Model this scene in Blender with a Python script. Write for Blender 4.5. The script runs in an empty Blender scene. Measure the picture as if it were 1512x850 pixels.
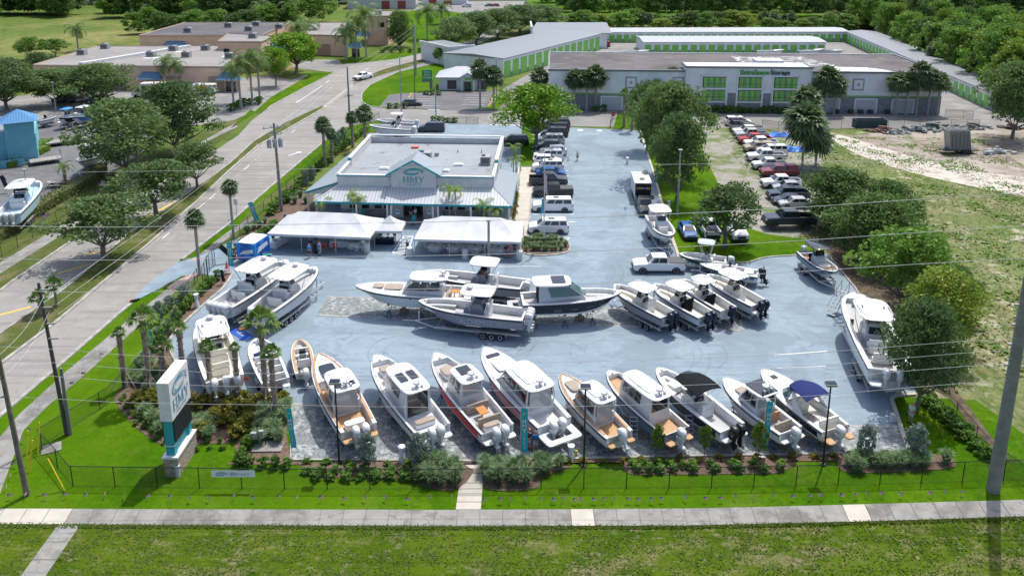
import bpy, math, random
from math import radians, sin, cos, pi, tan, atan2, hypot, sqrt
from mathutils import Vector, Matrix, noise
rnd = random.Random(7)
SC = bpy.context.scene
COL = SC.collection

# ------------------------------------------------------------ camera, sky, sun
F, PITCH, CY, CX, H = 1180.0, radians(13.2), 177.0, 756.0, 37.4
cd = bpy.data.cameras.new('camera'); cam = bpy.data.objects.new('camera', cd); COL.objects.link(cam)
cam.location = (0, 0, H); cam.rotation_euler = (pi/2-PITCH, 0, 0)
cd.sensor_width = 36; cd.lens = 36*F/1512; cd.shift_y = -(425-CY)/1512
cd.clip_start = 0.5; cd.clip_end = 3000
SC.camera = cam
SUN_EL, SUN_AZ = radians(64), atan2(.51, .86)      # azimuth measured from +Y towards +X
w = bpy.data.worlds.new('World'); SC.world = w; w.use_nodes = True
nt = w.node_tree; bg = nt.nodes['Background']
sky = nt.nodes.new('ShaderNodeTexSky'); sky.sky_type = 'NISHITA'; sky.sun_disc = False
sky.sun_elevation = SUN_EL; sky.sun_rotation = SUN_AZ; sky.air_density = .8; sky.dust_density = 3.0
nt.links.new(sky.outputs[0], bg.inputs[0]); bg.inputs[1].default_value = 0.15
sl = bpy.data.lights.new('sun', 'SUN'); sl.energy = 2.65; sl.angle = radians(.5); sl.color = (1, .985, .93)
so = bpy.data.objects.new('sun', sl); COL.objects.link(so)
sd = Vector((sin(SUN_AZ)*cos(SUN_EL), cos(SUN_AZ)*cos(SUN_EL), sin(SUN_EL)))
so.rotation_euler = sd.to_track_quat('Z', 'Y').to_euler(); so.location = (0, 0, 120)
vs = SC.view_settings; vs.view_transform = 'Standard'; vs.look = 'None'; vs.gamma = 1; vs.exposure = 0.62
vs.use_curve_mapping = False

# ------------------------------------------------------------ photo pixel -> world point on the ground (survey)
def ray(px, py):
    u = (px-CX)/F; v = -(py-CY)/F
    return (u, v*sin(PITCH)+cos(PITCH), v*cos(PITCH)-sin(PITCH))
def G(px, py, h=0.0):
    d = ray(px, py); t = (h-H)/d[2]
    return (d[0]*t, d[1]*t)
def Zat(px, py, Y):
    d = ray(px, py); t = Y/d[1]
    return H+d[2]*t
def top_h(bx, by, ty): return Zat(bx, ty, G(bx, by)[1])
def mpp(by): # metres per pixel across at ground row by
    return 1/(cos(PITCH)*(by+100)/H)

# ------------------------------------------------------------ materials
MATS = {}
def lin(c):
    return tuple(((x/255)/12.92 if x/255 <= .04045 else (((x/255)+.055)/1.055)**2.4) for x in c)
def mat(name, c, rough=.6, metal=0, c2=None, scale=3., detail=4, bump=0, spec=.5, coord='Object', emit=0, alpha=1, lo=.4, hi=.6, trans=0, bscale=None):
    if name in MATS: return MATS[name]
    m = bpy.data.materials.new(name); m.use_nodes = True; n = m.node_tree; b = n.nodes['Principled BSDF']
    b.inputs['Base Color'].default_value = (*c, 1); b.inputs['Roughness'].default_value = rough
    b.inputs['Metallic'].default_value = metal; b.inputs['Specular IOR Level'].default_value = spec
    b.inputs['Alpha'].default_value = alpha
    if emit: b.inputs['Emission Color'].default_value = (*c, 1); b.inputs['Emission Strength'].default_value = emit
    if c2 is not None or bump:
        tc = n.nodes.new('ShaderNodeTexCoord'); no = n.nodes.new('ShaderNodeTexNoise')
        no.inputs['Scale'].default_value = scale; no.inputs['Detail'].default_value = detail
        n.links.new(tc.outputs[coord], no.inputs['Vector'])
        if c2 is not None:
            r = n.nodes.new('ShaderNodeValToRGB'); r.color_ramp.elements[0].position = lo; r.color_ramp.elements[1].position = hi
            r.color_ramp.elements[0].color = (*c, 1); r.color_ramp.elements[1].color = (*c2, 1)
            n.links.new(no.outputs['Fac'], r.inputs[0]); n.links.new(r.outputs[0], b.inputs['Base Color'])
        if bump:
            bp = n.nodes.new('ShaderNodeBump'); bp.inputs['Strength'].default_value = bump; bp.inputs['Distance'].default_value = .05
            if bscale:
                no = n.nodes.new('ShaderNodeTexNoise'); no.inputs['Scale'].default_value = bscale; no.inputs['Detail'].default_value = 3
                n.links.new(tc.outputs[coord], no.inputs['Vector'])
            n.links.new(no.outputs['Fac'], bp.inputs['Height']); n.links.new(bp.outputs[0], b.inputs['Normal'])
    MATS[name] = m; return m

def layered(name, layers, base, rough=.9, bump=0, bscale=8, coord='Object', dist=0):
    """base colour, then noise layers (colour, scale, lo, hi, detail, strength[, stretch xyz])"""
    if name in MATS: return MATS[name]
    m = bpy.data.materials.new(name); m.use_nodes = True; n = m.node_tree; b = n.nodes['Principled BSDF']
    b.inputs['Roughness'].default_value = rough; b.inputs['Specular IOR Level'].default_value = .04 if 'grass' in name else .2
    tc = n.nodes.new('ShaderNodeTexCoord'); prev = None
    for i, L in enumerate(layers):
        c, s, lo, hi, det, st = L[:6]
        no = n.nodes.new('ShaderNodeTexNoise'); no.inputs['Scale'].default_value = s; no.inputs['Detail'].default_value = det; no.inputs['Roughness'].default_value = .62; no.inputs['Distortion'].default_value = dist
        mp = n.nodes.new('ShaderNodeMapping'); mp.inputs['Location'].default_value = (i*13.7, i*5.1, i*2.2)
        if len(L) > 6: mp.inputs['Scale'].default_value = L[6]
        if len(L) > 7: mp.inputs['Rotation'].default_value = (0, 0, L[7])
        n.links.new(tc.outputs[coord], mp.inputs[0]); n.links.new(mp.outputs[0], no.inputs['Vector'])
        mr = n.nodes.new('ShaderNodeMapRange'); mr.inputs[1].default_value = lo; mr.inputs[2].default_value = hi
        mr.inputs[3].default_value = 0; mr.inputs[4].default_value = st
        n.links.new(no.outputs['Fac'], mr.inputs[0])
        mx = n.nodes.new('ShaderNodeMix'); mx.data_type = 'RGBA'
        n.links.new(mr.outputs[0], mx.inputs[0])
        if prev is None: mx.inputs[6].default_value = (*base, 1)
        else: n.links.new(prev, mx.inputs[6])
        mx.inputs[7].default_value = (*c, 1); prev = mx.outputs[2]
    n.links.new(prev, b.inputs['Base Color'])
    if bump:
        no = n.nodes.new('ShaderNodeTexNoise'); no.inputs['Scale'].default_value = bscale; no.inputs['Detail'].default_value = 4
        n.links.new(tc.outputs[coord], no.inputs['Vector'])
        bp = n.nodes.new('ShaderNodeBump'); bp.inputs['Strength'].default_value = bump; bp.inputs['Distance'].default_value = .1
        n.links.new(no.outputs['Fac'], bp.inputs['Height']); n.links.new(bp.outputs[0], b.inputs['Normal'])
    MATS[name] = m; return m

def leafmat(name, c, c2, trans=.25):
    if name in MATS: return MATS[name]
    m = bpy.data.materials.new(name); m.use_nodes = True; n = m.node_tree
    b = n.nodes['Principled BSDF']; out = n.nodes['Material Output']
    b.inputs['Roughness'].default_value = .55; b.inputs['Specular IOR Level'].default_value = .3
    g = n.nodes.new('ShaderNodeNewGeometry'); oi = n.nodes.new('ShaderNodeObjectInfo')
    ad = n.nodes.new('ShaderNodeMath'); ad.operation = 'MULTIPLY_ADD'; ad.inputs[1].default_value = .5
    ml = n.nodes.new('ShaderNodeMath'); ml.operation = 'MULTIPLY'; ml.inputs[1].default_value = .5
    n.links.new(oi.outputs['Random'], ml.inputs[0])
    n.links.new(g.outputs['Random Per Island'], ad.inputs[0]); n.links.new(ml.outputs[0], ad.inputs[2])
    mx = n.nodes.new('ShaderNodeMix'); mx.data_type = 'RGBA'; mx.inputs[6].default_value = (*c, 1); mx.inputs[7].default_value = (*c2, 1)
    n.links.new(ad.outputs[0], mx.inputs[0]); n.links.new(mx.outputs[2], b.inputs['Base Color'])
    tr = n.nodes.new('ShaderNodeBsdfTranslucent'); n.links.new(mx.outputs[2], tr.inputs[0])
    ms = n.nodes.new('ShaderNodeMixShader'); ms.inputs[0].default_value = trans
    n.links.new(b.outputs[0], ms.inputs[1]); n.links.new(tr.outputs[0], ms.inputs[2]); n.links.new(ms.outputs[0], out.inputs[0])
    MATS[name] = m; return m

def seethrough(name, c, fac):  # netting: mostly open weave
    m = bpy.data.materials.new(name); m.use_nodes = True; n = m.node_tree
    b = n.nodes['Principled BSDF']; b.inputs['Base Color'].default_value = (*c, 1); b.inputs['Roughness'].default_value = .6
    b.inputs['Alpha'].default_value = fac; MATS[name] = m; return m

M = dict(
 grass=layered('lawn_grass', [((.030,.085,.001),.9,.38,.62,6,.7),((.12,.195,.010),.16,.45,.66,5,.65),((.028,.070,.002),3.5,.46,.64,7,.65),((.115,.15,.03),.33,.55,.68,8,.6),((.045,.115,.002),.45,.5,.56,2,.35,(.15,2.6,1)),((.085,.165,.004),.05,.42,.58,3,.5)], (.055,.145,.002), .95, .6, 9),
 verge=layered('verge_grass', [((.030,.070,.003),1.1,.40,.60,7,.85),((.19,.155,.09),.28,.50,.60,9,.85,(1,2.4,1)),((.24,.195,.13),1.3,.54,.66,9,.75,(1,1.8,1)),((.022,.052,.003),4,.46,.62,7,.75),((.085,.125,.008),.2,.42,.6,6,.6),((.28,.24,.19),2.6,.66,.72,6,.8)], (.060,.105,.006), .95, .8, 6, dist=.4),
 median=layered('median_grass', [((.075,.085,.03),.8,.4,.62,6,.8),((.20,.17,.10),.3,.5,.64,8,.75),((.04,.055,.015),5,.48,.66,5,.6)], (.085,.115,.025), .95, .6, 8),
 field=layered('field_grass', [((.085,.13,.03),.10,.40,.58,7,.85),((.25,.23,.13),.13,.47,.60,9,.8),((.055,.095,.02),.8,.50,.62,8,.8),((.38,.34,.24),1.3,.55,.66,10,.7,(1,.6,1)),((.09,.15,.03),.03,.45,.58,4,.55),((.24,.20,.14),2.2,.50,.64,7,.6,(1,.5,1)),((.05,.08,.02),1.6,.60,.68,7,.7,(1,.5,1)),((.52,.47,.38),.35,.57,.66,9,.6)], (.17,.175,.075), .95, .6, 5, dist=.3),
 meadow=layered('meadow_grass', [((.085,.13,.03),.02,.4,.6,6,.8),((.24,.22,.09),.012,.48,.62,7,.75),((.05,.085,.015),.25,.48,.64,6,.6)], (.11,.155,.035), .95, .4, 3),
 dirt=layered('pale_dirt', [((.22,.175,.135),.12,.42,.58,9,.9),((.13,.10,.08),.5,.50,.64,9,.75,(1,2.5,1)),((.42,.38,.33),.07,.48,.60,7,.65),((.09,.13,.04),.30,.55,.66,8,.85)], (.31,.275,.23), .95, .5, 4, dist=.6),
 gravel=layered('worn_gravel', [((.22,.21,.18),.5,.42,.60,8,.75),((.10,.14,.035),.20,.46,.56,9,.9),((.20,.21,.08),.7,.52,.62,8,.75)], (.29,.275,.25), .95, .5, 6, dist=.4),
 road=layered('road_asphalt', [((0.215,0.207,0.193),.06,.42,.62,6,.8),((0.325,0.311,0.288),.5,.5,.66,8,.6),((0.180,0.174,0.163),1.6,.55,.7,7,.55),((0.186,0.179,0.167),.30,.52,.62,4,.7,(.22,3.2,1),radians(-43))], (0.273,0.262,0.244), .9, .2, 20),
 drive=layered('driveway_asphalt', [((.185,.18,.172),.1,.42,.62,7,.85),((.31,.295,.27),.35,.5,.66,9,.7)], (.235,.228,.218), .9, .2, 20),
 darklot=layered('dark_lot_asphalt', [((.11,.11,.113),.15,.42,.62,7,.8),((.20,.196,.19),.6,.5,.68,8,.6)], (.145,.145,.148), .9, .2, 20),
 lot=layered('blue_coated_asphalt', [((0.194,0.250,0.299),.10,.42,.60,6,.7),((0.279,0.349,0.395),.5,.50,.66,8,.5),((0.159,0.209,0.250),.22,.52,.66,6,.6,(.35,3.0,1)),((0.131,0.169,0.203),.35,.58,.66,9,.6,(1,2.2,1),.5),((0.307,0.377,0.418),2.5,.58,.72,5,.35),((0.148,0.194,0.229),.07,.50,.56,3,.45),((0.114,0.146,0.170),1.7,.66,.74,9,.6)], (0.231,0.298,0.349), .75, .12, 25, dist=1.6),
 concrete=layered('sidewalk_concrete', [((.225,.22,.203),.7,.42,.60,8,.9),((.135,.132,.12),.35,.49,.62,9,.8),((.32,.312,.288),2.5,.54,.7,7,.6),((.15,.146,.13),1.3,.56,.66,9,.7)], (.275,.268,.25), .9, .2, 12, dist=.3),
 newconc=layered('new_concrete', [((.42,.39,.33),.8,.42,.62,7,.8)], (.49,.455,.395), .9, .1, 12),
 kerb=mat('kerb_concrete', (.38,.365,.335), .9, c2=(.25,.24,.22), scale=1.5),
 mulch=layered('brown_mulch', [((.10,.062,.045),3,.4,.62,8,.85),((.23,.175,.14),6,.53,.70,6,.6)], (.165,.115,.088), .95, .8, 9),
 white=mat('white_paint', (.72,.72,.715), .35, c2=(.62,.62,.61), scale=2),
 line=mat('white_line_paint', (.78,.78,.76), .8, c2=(.5,.52,.56), scale=4, lo=.45, hi=.75),
 yline=mat('yellow_line_paint', (.72,.42,.05), .8, c2=(.5,.34,.10), scale=4, lo=.45, hi=.75),
 gel=mat('white_gelcoat', (.65,.655,.655), .25, spec=.6, c2=(.57,.575,.575), scale=.7),
 cream=mat('cream_gelcoat', (.72,.68,.58), .3, spec=.6),
 grayhull=mat('gray_gelcoat', (.19,.215,.24), .25, spec=.6),
 slate=mat('pale_gray_gelcoat', (.42,.45,.48), .25),
 steel_hull=mat('steel_gray_gelcoat', (.22,.235,.275), .25),
 red_hull=mat('red_hull_paint', (.72,.008,.03), .3, c2=(.60,.01,.025), scale=1),
 pink_hull=mat('pink_hull_paint', (.58,.36,.37), .3, c2=(.55,.42,.43), scale=.5),
 navy=mat('navy_paint', (.008,.014,.035), .22, spec=.35), black=mat('black_plastic', (.012,.012,.014), .4),
 bluegray_hull=mat('blue_gray_gelcoat', (.10,.15,.23), .25),
 iceblue=mat('ice_blue_gelcoat', (.42,.58,.68), .25), greenhull=mat('dark_green_gelcoat', (.01,.07,.055), .3),
 bluehull=mat('blue_gelcoat', (.02,.10,.28), .3), aqua_gray=mat('light_gray_gelcoat', (.50,.54,.56), .25),
 teak=mat('teak_decking', (.50,.30,.15), .7, c2=(.40,.24,.12), scale=9), tan_cushion=mat('tan_cushion', (.36,.29,.23), .8, c2=(.30,.25,.20), scale=5),
 deckgray=mat('gray_deck_mat', (.42,.42,.42), .8), cushion=mat('white_cushion', (.68,.67,.64), .6),
 glass=mat('dark_glass', (.015,.02,.025), .06, spec=.9), tglass=mat('tinted_glass', (.05,.12,.13), .06, spec=.9),
 clearv=mat('clear_vinyl', (.35,.36,.38), .1, spec=.9), rubber=mat('tyre_rubber', (.02,.02,.02), .8),
 alu=mat('brushed_aluminium', (.55,.56,.58), .35, .7), steel=mat('galvanised_steel', (.34,.35,.36), .5, .4),
 bluesteel=mat('blue_painted_steel', (.03,.08,.16), .5), darkmetal=mat('dark_metal', (.03,.035,.04), .5),
 orange=mat('orange_table_wood', (.55,.20,.04), .4), navycanvas=mat('navy_canvas', (.012,.022,.11), .8, spec=.2), blackcanvas=mat('black_canvas', (.007,.009,.011), .85, spec=.15),
 teal=mat('teal_paint', (.015,.30,.34), .5), tealcloth=mat('teal_flag_cloth', (.02,.40,.46), .8), whitecloth=mat('white_cloth', (.70,.70,.71), .8),
 stucco=mat('pale_stucco', (.56,.57,.57), .9, c2=(.50,.51,.51), scale=1), stone=mat('gray_stone_veneer', (.22,.23,.25), .9, c2=(.33,.34,.36), scale=4),
 flatroof=layered('gray_membrane_roof', [((.25,.27,.285),.12,.42,.6,8,.75),((.12,.125,.13),.4,.60,.68,9,.75),((.34,.36,.38),.8,.5,.7,6,.5)], (.29,.315,.335), .9),
 chain=None,
)
M['chain'] = seethrough('chain_link_mesh', (.02,.03,.025), .22)
def seam_roof(name, c, c2, pitch=.45, axis=0):
    m = bpy.data.materials.new(name); m.use_nodes = True; n = m.node_tree; b = n.nodes['Principled BSDF']
    b.inputs['Roughness'].default_value = .45
    tc = n.nodes.new('ShaderNodeTexCoord'); sp = n.nodes.new('ShaderNodeSeparateXYZ'); n.links.new(tc.outputs['Object'], sp.inputs[0])
    d = n.nodes.new('ShaderNodeMath'); d.operation = 'DIVIDE'; d.inputs[1].default_value = pitch; n.links.new(sp.outputs[axis], d.inputs[0])
    fr = n.nodes.new('ShaderNodeMath'); fr.operation = 'FRACT'; n.links.new(d.outputs[0], fr.inputs[0])
    lt = n.nodes.new('ShaderNodeMath'); lt.operation = 'LESS_THAN'; lt.inputs[1].default_value = .16; n.links.new(fr.outputs[0], lt.inputs[0])
    mx = n.nodes.new('ShaderNodeMix'); mx.data_type = 'RGBA'; n.links.new(lt.outputs[0], mx.inputs[0])
    mx.inputs[6].default_value = (*c, 1); mx.inputs[7].default_value = (*c2, 1)
    n.links.new(mx.outputs[2], b.inputs['Base Color'])
    bp = n.nodes.new('ShaderNodeBump'); bp.inputs['Distance'].default_value = .06; n.links.new(lt.outputs[0], bp.inputs['Height']); n.links.new(bp.outputs[0], b.inputs['Normal'])
    MATS[name] = m; return m
M['seamx'] = seam_roof('standing_seam_roof', (.46,.48,.495), (.30,.32,.34), .45, 0)
M['seamy'] = seam_roof('standing_seam_side_roof', (.27,.325,.355), (.30,.25,.26), .45, 1)
M['seamw'] = seam_roof('ribbed_white_roof', (.40,.415,.43), (.24,.26,.28), .9, 0)
M['seamgy'] = seam_roof('ribbed_gray_roof', (.21,.225,.24), (.16,.175,.19), .9, 1)

# ------------------------------------------------------------ mesh builder
class MB:
    def __init__(s): s.v = []; s.f = []; s.mi = []; s.T = None; s.m = 0
    def add(s, vs_, fs):
        o = len(s.v)
        if s.T is not None: vs_ = [s.T @ Vector(p) for p in vs_]
        s.v += [tuple(p) for p in vs_]
        for f in fs: s.f.append(tuple(i+o for i in f)); s.mi.append(s.m)
        return s
    def box(s, cx, cy, cz, lx, ly, lz, rz=0, tx=1, ty=1):
        v = []
        for z, kx, ky in ((-1, 1, 1), (1, tx, ty)):
            for x, y in ((-1, -1), (1, -1), (1, 1), (-1, 1)):
                X, Y = x*lx/2*kx, y*ly/2*ky
                v.append((cx+X*cos(rz)-Y*sin(rz), cy+X*sin(rz)+Y*cos(rz), cz+z*lz/2))
        return s.add(v, [(0,3,2,1),(4,5,6,7),(0,1,5,4),(1,2,6,5),(2,3,7,6),(3,0,4,7)])
    def quad(s, *p): return s.add(p, [tuple(range(len(p)))])
    def loft(s, rings, caps=True, close=True):
        n = len(rings[0]); v = [p for r in rings for p in r]; f = []
        for i in range(len(rings)-1):
            for j in range(n if close else n-1):
                k = (j+1) % n
                f.append((i*n+j, i*n+k, (i+1)*n+k, (i+1)*n+j))
        if caps: f.append(tuple(range(n))[::-1]); f.append(tuple((len(rings)-1)*n+j for j in range(n)))
        return s.add(v, f)
    def tube(s, pts, r, n=6, caps=True):
        pts = [Vector(p) for p in pts]; rr = r if isinstance(r, (list, tuple)) else [r]*len(pts); rings = []
        for i, p in enumerate(pts):
            d = (pts[min(i+1, len(pts)-1)]-pts[max(i-1, 0)]).normalized()
            a = Vector((0, 0, 1)) if abs(d.z) < .9 else Vector((1, 0, 0))
            u = d.cross(a).normalized(); vv = d.cross(u)
            rings.append([p+(u*cos(2*pi*k/n)+vv*sin(2*pi*k/n))*rr[i] for k in range(n)])
        return s.loft(rings, caps)
    def cyl(s, cx, cy, z0, z1, r, r1=None, n=12):
        r1 = r if r1 is None else r1
        return s.loft([[(cx+q*cos(2*pi*k/n), cy+q*sin(2*pi*k/n), z) for k in range(n)] for z, q in ((z0, r), (z1, r1))])
    def slab(s, cx, cy, z, lx, ly, h, p=4, bev=.25, n=20, lift=0, kx=1., ky=1., yaw=0):
        """soft-edged pad: superellipse outline with a rounded top edge"""
        def ring(zz, k, kk=1):
            out = []
            for i in range(n):
                a = 2*pi*i/n; c, q = cos(a), sin(a)
                X = abs(c)**(2/p)*(1 if c > 0 else -1)*lx/2*k; Y = abs(q)**(2/p)*(1 if q > 0 else -1)*ly/2*k
                if kx != 1 or ky != 1: t = (zz-z)/h; X *= 1+(kx-1)*t; Y *= 1+(ky-1)*t
                out.append((cx+X*cos(yaw)-Y*sin(yaw), cy+X*sin(yaw)+Y*cos(yaw), zz+lift*(1-(2*Y/ly)**2 if ly else 0)))
            return out
        e = bev*h*2/max(min(lx, ly), .01); e = min(e, .35)
        return s.loft([ring(z, 1-e*.5), ring(z+h*.15, 1), ring(z+h*(1-bev*.6), 1), ring(z+h, 1-e)])
    def build(s, name, m, parent=None, smooth=False, loc=None, rz=0, sharp=None):
        me = bpy.data.meshes.new(name); me.from_pydata(s.v, [], s.f)
        ms = m if isinstance(m, (list, tuple)) else [m]
        for q in ms: me.materials.append(q)
        if len(ms) > 1: me.polygons.foreach_set('material_index', s.mi)
        if smooth:
            me.polygons.foreach_set('use_smooth', [True]*len(s.f))
            me.set_sharp_from_angle(angle=radians(sharp or 40))
        me.update()
        return place(name, me, parent, loc, rz)
def place(name, me, parent=None, loc=None, rz=0, sc=1):
    o = bpy.data.objects.new(name, me); COL.objects.link(o)
    if loc is not None: o.location = loc
    if rz: o.rotation_euler = (0, 0, rz)
    if sc != 1: o.scale = (sc,)*3 if not isinstance(sc, tuple) else sc
    if parent: o.parent = parent
    return o
def tag(o, label, cat, group=None, kind=None):
    if label: o['label'] = label
    if cat: o['category'] = cat
    if group: o['group'] = group
    if kind: o['kind'] = kind
    return o
def thing(name, label, cat, loc=(0, 0, 0), rz=0, group=None, sc=1):
    o = place(name, None, None, loc, rz, sc); return tag(o, label, cat, group)
def fix(o):
    return o
KIDS = {}
def kids(root):
    if root.name not in KIDS: KIDS[root.name] = [c for c in COL.objects if c.parent == root]
    return KIDS[root.name]
def dup(root, loc, rz=0, label=None, sc=None, group=None):
    r = root.copy(); COL.objects.link(r); r.location = loc; r.rotation_euler = (0, 0, rz)
    if sc: r.scale = (sc,)*3 if not isinstance(sc, tuple) else sc
    if label: r['label'] = label
    if group: r['group'] = group
    for ch in kids(root):
        c = ch.copy(); COL.objects.link(c); c.parent = r
        for g in kids(ch):
            d = g.copy(); COL.objects.link(d); d.parent = c
    return r
def text_mesh(name, s, size, m, parent, loc, rot, ext=.01, off=0, ax='CENTER', sx=1, shear=0, space=1):
    c = bpy.data.curves.new(name, 'FONT'); c.body = s; c.size = size; c.extrude = ext; c.align_x = ax; c.offset = off; c.shear = shear; c.space_character = space
    c.resolution_u = 3
    t = bpy.data.objects.new('tmp', c); COL.objects.link(t)
    me = bpy.data.meshes.new_from_object(t.evaluated_get(bpy.context.evaluated_depsgraph_get()))
    me.name = name; me.materials.clear(); me.materials.append(m)
    bpy.data.objects.remove(t); bpy.data.curves.remove(c)
    o = place(name, me, parent, loc); o.rotation_euler = rot; o.scale = (sx, 1, 1); return o
def emblem_mesh(mb, w, h, t=.03, plane='xz'):
    """the swooping fish-in-ellipse mark, drawn in the x-z plane at y=0"""
    def P(x, z): return (x, -t, z)
    def band(fn, w0, w1, n=26):
        a = []; b = []
        for i in range(n+1):
            q = i/n; x, z, nx, nz = fn(q); ww = w0+(w1-w0)*sin(pi*q)
            a.append(P(x+nx*ww, z+nz*ww)); b.append(P(x-nx*ww, z-nz*ww))
        for i in range(n): mb.quad(a[i], a[i+1], b[i+1], b[i])
    def el(rx, rz_, a0, a1, cx=0, cz=0, tilt=0):
        def fn(q):
            a = a0+(a1-a0)*q; x = rx*cos(a); z = rz_*sin(a)
            return (cx+x*cos(tilt)-z*sin(tilt), cz+x*sin(tilt)+z*cos(tilt), cos(a), sin(a))
        return fn
    band(el(w/2, h*.32, -.2, 2*pi-1.0, 0, 0, .1), .012*w, .045*w)
    band(el(w*.36, h*.20, 2.6, 6.0, .02*w, -.02*h, .12), .008*w, .035*w)
    band(el(w*.40, h*.28, .3, 2.2, 0, -.08*h, .05), .006*w, .03*w)
    mb.quad(P(w*.38, h*.02), P(w*.56, h*.26), P(w*.50, 0), P(w*.58, -h*.2))
def hmy(mb, cw, ch, t=.03):
    """serif capitals H M Y in the x-z plane, centred"""
    s = cw*.15; e = cw*.045; th = ch*.07
    def bar(x0, z0, x1, z1, wd):
        mb.add([(x0-wd/2, -t, z0), (x0+wd/2, -t, z0), (x1+wd/2, -t, z1), (x1-wd/2, -t, z1),
                (x0-wd/2, 0, z0), (x0+wd/2, 0, z0), (x1+wd/2, 0, z1), (x1-wd/2, 0, z1)],
               [(0,1,2,3),(7,6,5,4),(0,4,5,1),(1,5,6,2),(2,6,7,3),(3,7,4,0)])
    def serif(x, z, wd): mb.box(x, -t/2, z, wd, t, th)
    o = -cw*1.5
    for x in (o, o+cw*.62):
        bar(x, 0, x, ch, s); serif(x, th/2, s+e*3); serif(x, ch-th/2, s+e*3)
    mb.box(o+cw*.31, -t/2, ch*.52, cw*.5, t, th)
    o = -cw*.44
    bar(o, 0, o, ch, s*.5); bar(o+cw*.88, 0, o+cw*.88, ch, s); bar(o+cw*.43, ch*.12, o+cw*.02, ch, s*.8); bar(o+cw*.43, ch*.12, o+cw*.84, ch, s*.4)
    for x in (o, o+cw*.88): serif(x, th/2, s+e*2.5); serif(x, ch-th/2, s+e*2)
    o = cw*1.22
    bar(o, 0, o, ch*.5, s); bar(o, ch*.45, o-cw*.34, ch, s*.9); bar(o, ch*.45, o+cw*.34, ch, s*.4)
    serif(o, th/2, s+e*3); serif(o-cw*.34, ch-th/2, s+e*2); serif(o+cw*.34, ch-th/2, s+e*2)

# ------------------------------------------------------------ ground sheets
LAY = [0]
def smooth_poly(p, n=4):
    out = []
    for i in range(len(p)-1):
        a, b, c, d = p[max(i-1, 0)], p[i], p[i+1], p[min(i+2, len(p)-1)]
        for k in range(n):
            t = k/n
            out.append(tuple(.5*((2*b[j])+(-a[j]+c[j])*t+(2*a[j]-5*b[j]+4*c[j]-d[j])*t*t+(-a[j]+3*b[j]-3*c[j]+d[j])*t**3) for j in (0, 1)))
    out.append(p[-1]); return out
def sheet(name, poly, m, lvl, kind='structure', world=False, label=None, cat=None):
    pts = poly if world else [G(*p) for p in poly]
    z = lvl*.004
    mb = MB(); mb.add([(x, y, z) for x, y in pts], [tuple(range(len(pts)))])
    a = sum(pts[i][0]*pts[(i+1) % len(pts)][1]-pts[(i+1) % len(pts)][0]*pts[i][1] for i in range(len(pts)))
    if a < 0: mb.f[0] = mb.f[0][::-1]
    o = mb.build(name, m); o['kind'] = kind
    return o
def ribbon(name, px, wd, h, m, world=False, z0=0, kind='structure', sm=False, build=True, mb=None):
    """raised strip (kerb) along a polyline"""
    pts = px if world else [G(*p) for p in px]
    if sm: pts = smooth_poly(pts)
    rings = []
    for i, p in enumerate(pts):
        a = pts[max(i-1, 0)]; b = pts[min(i+1, len(pts)-1)]
        d = Vector((b[0]-a[0], b[1]-a[1], 0)).normalized(); n = Vector((-d.y, d.x, 0))*wd/2; q = Vector((p[0], p[1], 0))
        zb = Vector((0, 0, z0-.05)); zt = Vector((0, 0, z0+h))
        rings.append([q-n+zb, q+n+zb, q+n+zt, q-n+zt])
    mb = mb or MB(); mb.loft(rings)
    if build:
        o = mb.build(name, m)
        if kind: o['kind'] = kind
        return o
# ============================================================ GROUND
sheet('ground', [(-1500, -200), (1500, -200), (1500, 2200), (-1500, 2200)], M['meadow'], 0, world=True)
sheet('verge', [(-200, 10), (200, 10), (200, 60), (-200, 60)], M['verge'], 1, world=True)
sheet('vacant_field', [(1180,600),(1235,500),(1290,400),(1215,240),(1190,188),(1445,188),(1512,175),(1700,175),(1900,620),(1600,720),(1512,700),(1440,600)], M['field'], 2)
sheet('dirt_track', smooth_poly([(1215,196),(1262,200),(1330,190),(1400,183),(1512,186),(1600,190),(1640,330),(1512,280),(1440,265),(1370,258),(1330,240),(1290,222),(1250,212),(1215,196)],3), M['dirt'], 3)
sheet('lawn', [(-40,765),(0,752.5),(700,753.5),(1000,751.5),(1200,747),(1512,738),(1700,732),(1700,690),(1512,640),(1440,590),(1310,585),(1240,570),(430,560),(240,450),(290,400),(380,300),(525,200),(640,176),(655,166),(560,160),(512,186),(380,280),(262,385),(196,447),(0,608),(-40,640)], M['grass'], 3)
sheet('dirt_track', smooth_poly([(1212,196),(1240,199),(1290,214),(1350,232),(1420,250),(1512,262),(1600,275),(1600,305),(1512,290),(1430,274),(1350,256),(1285,236),(1240,214),(1212,196)],3), layered('white_sand', [((.30,.26,.21),.5,.46,.62,9,.85),((.12,.15,.05),.6,.60,.70,9,.6)], (.50,.46,.40), .95, .4, 5, dist=.5), 5)
# strip of grass on the right of the blue lot, and the parking field
sheet('side_lawn', [(940,190),(1040,190),(1062,250),(1075,300),(1200,360),(1260,420),(1345,560),(1330,600),(1240,560),(1178,378),(1062,388),(1000,384)], M['grass'], 4)
sheet('gravel_parking', [(1030,189),(1190,188),(1215,240),(1230,330),(1178,352),(1130,345),(1085,330),(1060,270),(1040,230)], M['gravel'], 5)
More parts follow.
